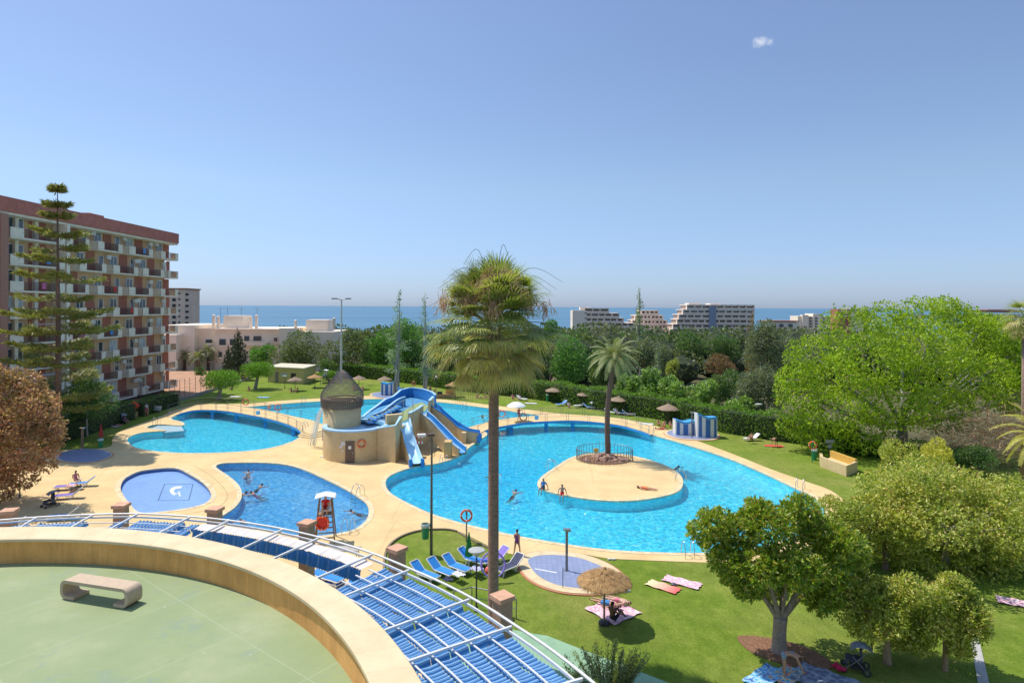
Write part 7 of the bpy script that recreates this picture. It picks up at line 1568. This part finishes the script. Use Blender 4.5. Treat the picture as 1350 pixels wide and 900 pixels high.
def fan_palm():
    rng = np.random.default_rng(6); Y = 27.0; base = Vector((gx(652.5, Y), Y, 0)); zc = 14.2
    t_ = T('fan_palm', 'towering fan palm with shaggy skirt and straight brown trunk', 'palm tree', base)
    b = MB(); n = 60; pts, rs = [], []
    for i in range(n + 1):
        u = i / n; pts.append(base + Vector((-.04 * u, 0, (zc - .3) * u - .1))); rs.append((.235 - .02 * u + (.10 * max(0, 1 - u * 9)) + (.08 * max(0, (u - .9) * 10))) * (1 + .015 * (i % 2)))
    b.tube(pts, rs, 18); m, t, bb = new_mat('palm_trunk'); t.links.new(ramp(t, nz(t, 3.5, 5, .7, stretch=(1, 1, 3.5)), [(.3, (.17, .11, .085)), (.55, (.29, .19, .145)), (.75, (.36, .26, .20))]), bb.inputs['Base Color']); bb.inputs['Roughness'].default_value = .95; bump(t, bb, nz(t, 6, 4, .7, stretch=(1, 1, 6)), .8, .03)
    P('trunk', b, m, t_, True)
    c0 = np.array([base.x - .04, Y, zc])
    G1 = lm('palm_green', [(.10, .13, .03), (.18, .20, .045), (.28, .28, .09)], trans=.35, rough=.4, spec=.5); G2 = lm('palm_skirt', [(.20, .21, .055), (.29, .27, .08), (.36, .30, .11), (.24, .18, .08)], trans=.3, rough=.5); PT = mat('palm_petiole', (.36, .36, .16), .5)
    pet = MB(); up_, low, grey = [], [], []
    N = 150
    for i in range(N):
        u = (i + .5) / N; el = R(86 - 146 * u) + rng.normal() * .14; a = i * 2.39996 + rng.normal() * .2; d = np.array([math.cos(a) * math.cos(el), math.sin(a) * math.cos(el), math.sin(el)])
        lp = rng.uniform(.9, 1.6) * (1.1 if u < .5 else 1.25); h0 = c0 + np.array([math.cos(a) * .2, math.sin(a) * .2, .5 - .9 * u]); hub = h0 + d * lp + np.array([0, 0, -.10 * lp * (1 - abs(d[2]))]); mid = (h0 + hub) / 2 + np.array([0, 0, .08]); pet.tube([Vector(h0), Vector(mid), Vector(hub)], [.026, .02, .015], 5)
        Lb = rng.uniform(1.05, 1.4)
        if u < .62: up_ += fan_leaf(hub, d + rng.normal(size=3) * .22 + np.array([0, 0, -.10 - .4 * u]), rng, Lb, .15 + .75 * u + rng.uniform(0, .3), 24, 3.1, .125)
        else: (low if u > .70 or rng.random() < .35 else up_).extend(fan_leaf(hub, d * np.array([1.1, 1.1, .5]) + rng.normal(size=3) * .2 + np.array([0, 0, -.15 - .3 * u]), rng, Lb * rng.uniform(.95, 1.2), rng.uniform(.75, 1.5), 24, 2.3, .095))
    P('petiole', pet, PT, t_)
    for nm, vs, m_ in (('green_fans', up_, G1), ('skirt_fans', low, G2)):
        o = bpy.data.objects.new(nm, meshnp(nm, np.array(vs) - np.array(base), 4, m_)); col.objects.link(o); o.parent = t_
    # flower stalks with drooping pinkish strands
    st, fl = MB(), []
    for a, l, ht in ((R(196), 2.5, .55), (R(212), 2.3, .25), (R(262), 2.0, .75), (R(272), 1.9, .15), (R(305), 1.9, .9), (R(322), 2.2, .35), (R(350), 2.3, .1), (R(232), 2.1, .3), (R(248), 1.7, .9), (R(285), 1.6, 1.0), (R(268), 1.35, 1.2), (R(300), 1.4, 1.15), (R(40), 2.2, .5), (R(130), 2.2, .5)):
        d = np.array([math.cos(a), math.sin(a), 0]); p0 = c0 + np.array([0, 0, .4]); l *= rng.uniform(.85, 1.08); p1 = p0 + d * l * .5 + np.array([0, 0, .75 + ht]); p2 = p0 + d * l + np.array([0, 0, .35 + ht * rng.uniform(.4, 1.1)]); cu = smoothpts([Vector(p0), Vector(p1), Vector(p2)], 5, False); st.tube(cu, [.022 * (1 - .6 * i / 10) for i in range(11)], 5)
        for q in cu[4:]:
            for _ in range(int(rng.uniform(10, 26))):
                o_ = np.array(q) + rng.normal(size=3) * .15; ln = rng.uniform(.15, .62); e = np.array([rng.normal() * .12, rng.normal() * .12, -ln]); w0 = unit(rng.normal(size=(1, 3)))[0] * .012
                mdl = o_ + e * .5 + rng.normal(size=3) * .05; fl += [o_ - w0, o_ + w0, mdl + w0 * 1.6, mdl - w0 * 1.6, mdl - w0 * 1.6, mdl + w0 * 1.6, o_ + e + w0 * .6, o_ + e - w0 * .6]
    P('flower_stalk', st, mat('stalk_pale', (.46, .44, .28), .6), t_); o = bpy.data.objects.new('flower_strands', meshnp('flower_strands', np.array(fl) - np.array(base), 4, lm('strand', [(.55, .32, .20), (.62, .38, .24), (.48, .26, .17)], trans=.15, gain=1.05))); col.objects.link(o); o.parent = t_
    wp = MB() # whip like bare stalks above the crown
    for a, l, ht in ((R(180), 2.2, .9), (R(172), 2.5, .6), (R(2), 3.0, .9), (R(-5), 2.7, .6), (R(8), 2.5, .5), (R(150), 1.6, 1.7), (R(50), 1.0, 1.9), (R(185), 2.9, -.2)):
        d = np.array([math.cos(a), math.sin(a), 0]); p0 = c0 + np.array([0, 0, .8]); pts = smoothpts([Vector(p0), Vector(p0 + d * l * .5 + np.array([0, 0, ht + .75])), Vector(p0 + d * l + np.array([0, 0, ht + .15]))], 5, False); wp.tube(pts, [.02 * (1 - .7 * i / 10) for i in range(11)], 4)
    P('bare_stalk', wp, mat('stalk_dark', (.13, .11, .07), .7), t_)
    tf = MB() # spear leaves
    for k in range(7): a = k * .9; tf.tube([Vector(c0 + np.array([0, 0, .6])), Vector(c0 + np.array([.12 * math.cos(a), .12 * math.sin(a), 1.9 + .12 * k]))], [.035, .006], 4)
    P('spear_leaf', tf, MATS['leaf_palm_green'], t_)
fan_palm()
def frond(p0, d, L, rng, arch=1.0, nl=46, leaf=.42, curl=.9):
    """feather frond: returns rachis points and leaflets"""
    pts = [np.array(p0)]; v = np.array(d) / np.linalg.norm(d); m_ = 10
    for j in range(m_): pts.append(pts[-1] + v * L / m_); v = v + np.array([0, 0, -1]) * arch * .17; v /= np.linalg.norm(v)
    vs = []
    for i in range(nl):
        u = .1 + .9 * i / nl; k = min(m_ - 1, int(u * m_)); f = u * m_ - k; c = pts[k] * (1 - f) + pts[k + 1] * f; t_ = pts[k + 1] - pts[k]; t_ /= np.linalg.norm(t_); sd = np.cross(t_, [0, 0, 1.]); sd /= np.linalg.norm(sd) + 1e-6
        for s in (-1, 1):
            l = leaf * (math.sin(PI * (.15 + .8 * u)) ** .7) * rng.uniform(.85, 1.1); dd = sd * s + t_ * .75 + np.array([0, 0, .1 - curl * .35]); dd /= np.linalg.norm(dd); w0 = np.cross(dd, t_); w0 = w0 / (np.linalg.norm(w0) + 1e-6) * .016; w0 = t_ * .018; e = c + dd * l * .55; e2 = e + (dd + np.array([0, 0, -.5 * curl])) * l * .45
            vs += [c - w0, c + w0, e + w0, e - w0, e - w0, e + w0, e2 + w0 * .2, e2 - w0 * .2]
    return pts, vs
def date_palm(base, zc, L, label, seed, nf=44, bark=None, trunk_r=.2, lean=0, kind=None, name='date_palm', skirt=.5, leaf=.42):
    rng = np.random.default_rng(seed); t_ = T(name, label, 'palm tree', base); b = MB(); pts = smoothpts([Vector(base), Vector((base[0] - lean * .1, base[1], base[2] + (zc - base[2]) * .5)), Vector((base[0] + lean, base[1], zc))], 8, False); n = len(pts)
    b.tube(pts, [trunk_r * (1.15 - .25 * i / n + .06 * (i % 2)) + (.16 * max(0, (i / n - .9) * 10)) for i in range(n)], 12); P('trunk', b, bark or mat('bark_datepalm', (.16, .11, .08), .95, var=.45, scale=9, bmp=.6), t_, True)
    rach, vs = MB(), []; c0 = np.array([base[0] + lean, base[1], zc])
    for i in range(nf):
        u = (i + .5) / nf; el = R(82 - (82 + 40 * skirt) * u); a = i * 2.39996; d = [math.cos(a) * math.cos(el), math.sin(a) * math.cos(el), math.sin(el)]; p_, v_ = frond(c0 + np.array([d[0] * .1, d[1] * .1, .15]), d, L * rng.uniform(.85, 1.08), rng, 1.1, 44, leaf); vs += v_; rach.tube([Vector(q) for q in p_], [.03 * (1 - .8 * k / 10) for k in range(11)], 4)
    P('frond_rib', rach, mat('frond_rib', (.32, .27, .10), .6), t_); o = bpy.data.objects.new('fronds', meshnp('fronds', np.array(vs) - np.array(base), 4, kind or lm('date_frond', [(.10, .12, .04), (.15, .17, .06), (.22, .21, .09)], trans=.25, spec=.5))); col.objects.link(o); o.parent = t_
    return t_
p = G(801.5, 603, .1); date_palm(p, 9.75, 3.05, 'slender date palm rising from the fenced rockery on the island', 3, 46, lean=.55, trunk_r=.24, leaf=.5)
for px, Y, yc, lab, L_ in ((244, 150, 470, 'small palm before the white house, closest to the brick block', 3.2), (275, 150, 466, 'small palm before the white house, close to the cypress', 3.2), (262, 148, 472, 'small palm between two others in the earth yard', 2.8), (222, 152, 480, 'low palm behind the corner of the brick block', 2.6)):
    date_palm((gx(px, Y), Y, -3.5), V(px, yc, Y).z, L_, lab, int(px), 22, name='garden_palm', trunk_r=.35, leaf=.7)
TR(263, 138, 480, 500, 17, L_DARK, 'small dark tree with thin trunk in the earth yard', 1000, .35, zb=-.5, trunk_r=.1, th_=4.0)
def side_palm():
    rng = np.random.default_rng(8); Y = 52; base = Vector((gx(1352, Y), Y, 0)); t_ = T('drooping_fan_palm', 'fan palm with withered hanging skirt at the photo edge', 'palm tree', base); zc = V(1352, 420, Y).z; b = MB(); b.tube([base, Vector((base.x, Y, zc))], [.3, .22], 12); P('trunk', b, MATS['palm_trunk'], t_, True); c0 = np.array([base.x, Y, zc]); up_, low, pet = [], [], MB()
    for i in range(46):
        u = (i + .5) / 46; el = R(70 - 135 * u) ; a = i * 2.4; d = np.array([math.cos(a) * math.cos(el), math.sin(a) * math.cos(el), math.sin(el)]); hub = c0 + d * 1.1; pet.tube([Vector(c0), Vector(hub)], .02, 4); (up_ if u < .5 else low).extend(fan_leaf(hub, d + np.array([0, 0, -.3 - u]), rng, 1.15, .4 + u, 16, 2.3, .09))
    P('petiole', pet, MATS['palm_petiole'], t_)
    for nm, vs, m_ in (('green_fans', up_, MATS['leaf_palm_green']), ('skirt_fans', low, MATS['leaf_palm_skirt'])): o = bpy.data.objects.new(nm, meshnp(nm, np.array(vs) - np.array(base), 4, m_)); col.objects.link(o); o.parent = t_
side_palm()
date_palm(G(1372, 655), 4.6, 3.6, 'yellowing low palm reaching in from the photo edge', 14, 30, kind=L_YEL, name='low_palm', leaf=.5)
# ---- distant wood between the garden and the shore
def wood():
    rng = np.random.default_rng(12); L = []
    for i in range(620):
        Y = rng.uniform(135, 520); x = rng.uniform(-.62, .95) * Y
        if abs(x / Y + .45) < .22 and Y < 260: continue
        r_ = rng.uniform(3, 6.5) * (1 + Y / 700); z = th(x, Y) + r_ * .8; L.append((np.array([x, Y, z]), np.array([r_, r_, r_ * .85])))
    n = 60000; w_ = np.array([(l[1][0] / l[0][1]) ** 2 for l in L]); w_ /= w_.sum(); k = rng.choice(len(L), n, p=w_); C = np.array([l[0] for l in L])[k]; Rr = np.array([l[1] for l in L])[k]; d = rdir(rng, n); d[:, 2] = np.abs(d[:, 2]) * 1.1 - .2; Pp = C + unit(d) * Rr; LL = C[:, 1] / F * rng.uniform(2.6, 5.0, n)
    o = bpy.data.objects.new('far_wood', meshnp('far_wood', leafquads(Pp, d + rng.normal(size=(n, 3)) * .5, LL, LL * .8, rng), 4, lm('far_wood', [(.035, .06, .02), (.06, .09, .03), (.09, .11, .05)], clump=(.12, .11, .06), csc=.03))); col.objects.link(o); o['kind'] = 'stuff'
    b = MB()
    import bmesh as bm_; bm = bm_.new(); bm_.ops.create_icosphere(bm, subdivisions=1, radius=1); vv = [tuple(v.co) for v in bm.verts]; ff = [tuple(v.index for v in f.verts) for f in bm.faces]; bm.free()
    for l in L: b.add([(l[0][0] + x * l[1][0] * .86, l[0][1] + y * l[1][1] * .86, l[0][2] + z * l[1][2] * .86) for x, y, z in vv], ff)
    S('crown_shade_core', b, mat('wood_shade', (.035, .05, .02), .95, var=.3, scale=.1), 'stuff')  # dark balls inside the crowns, shade between leaves put into their colour
wood()
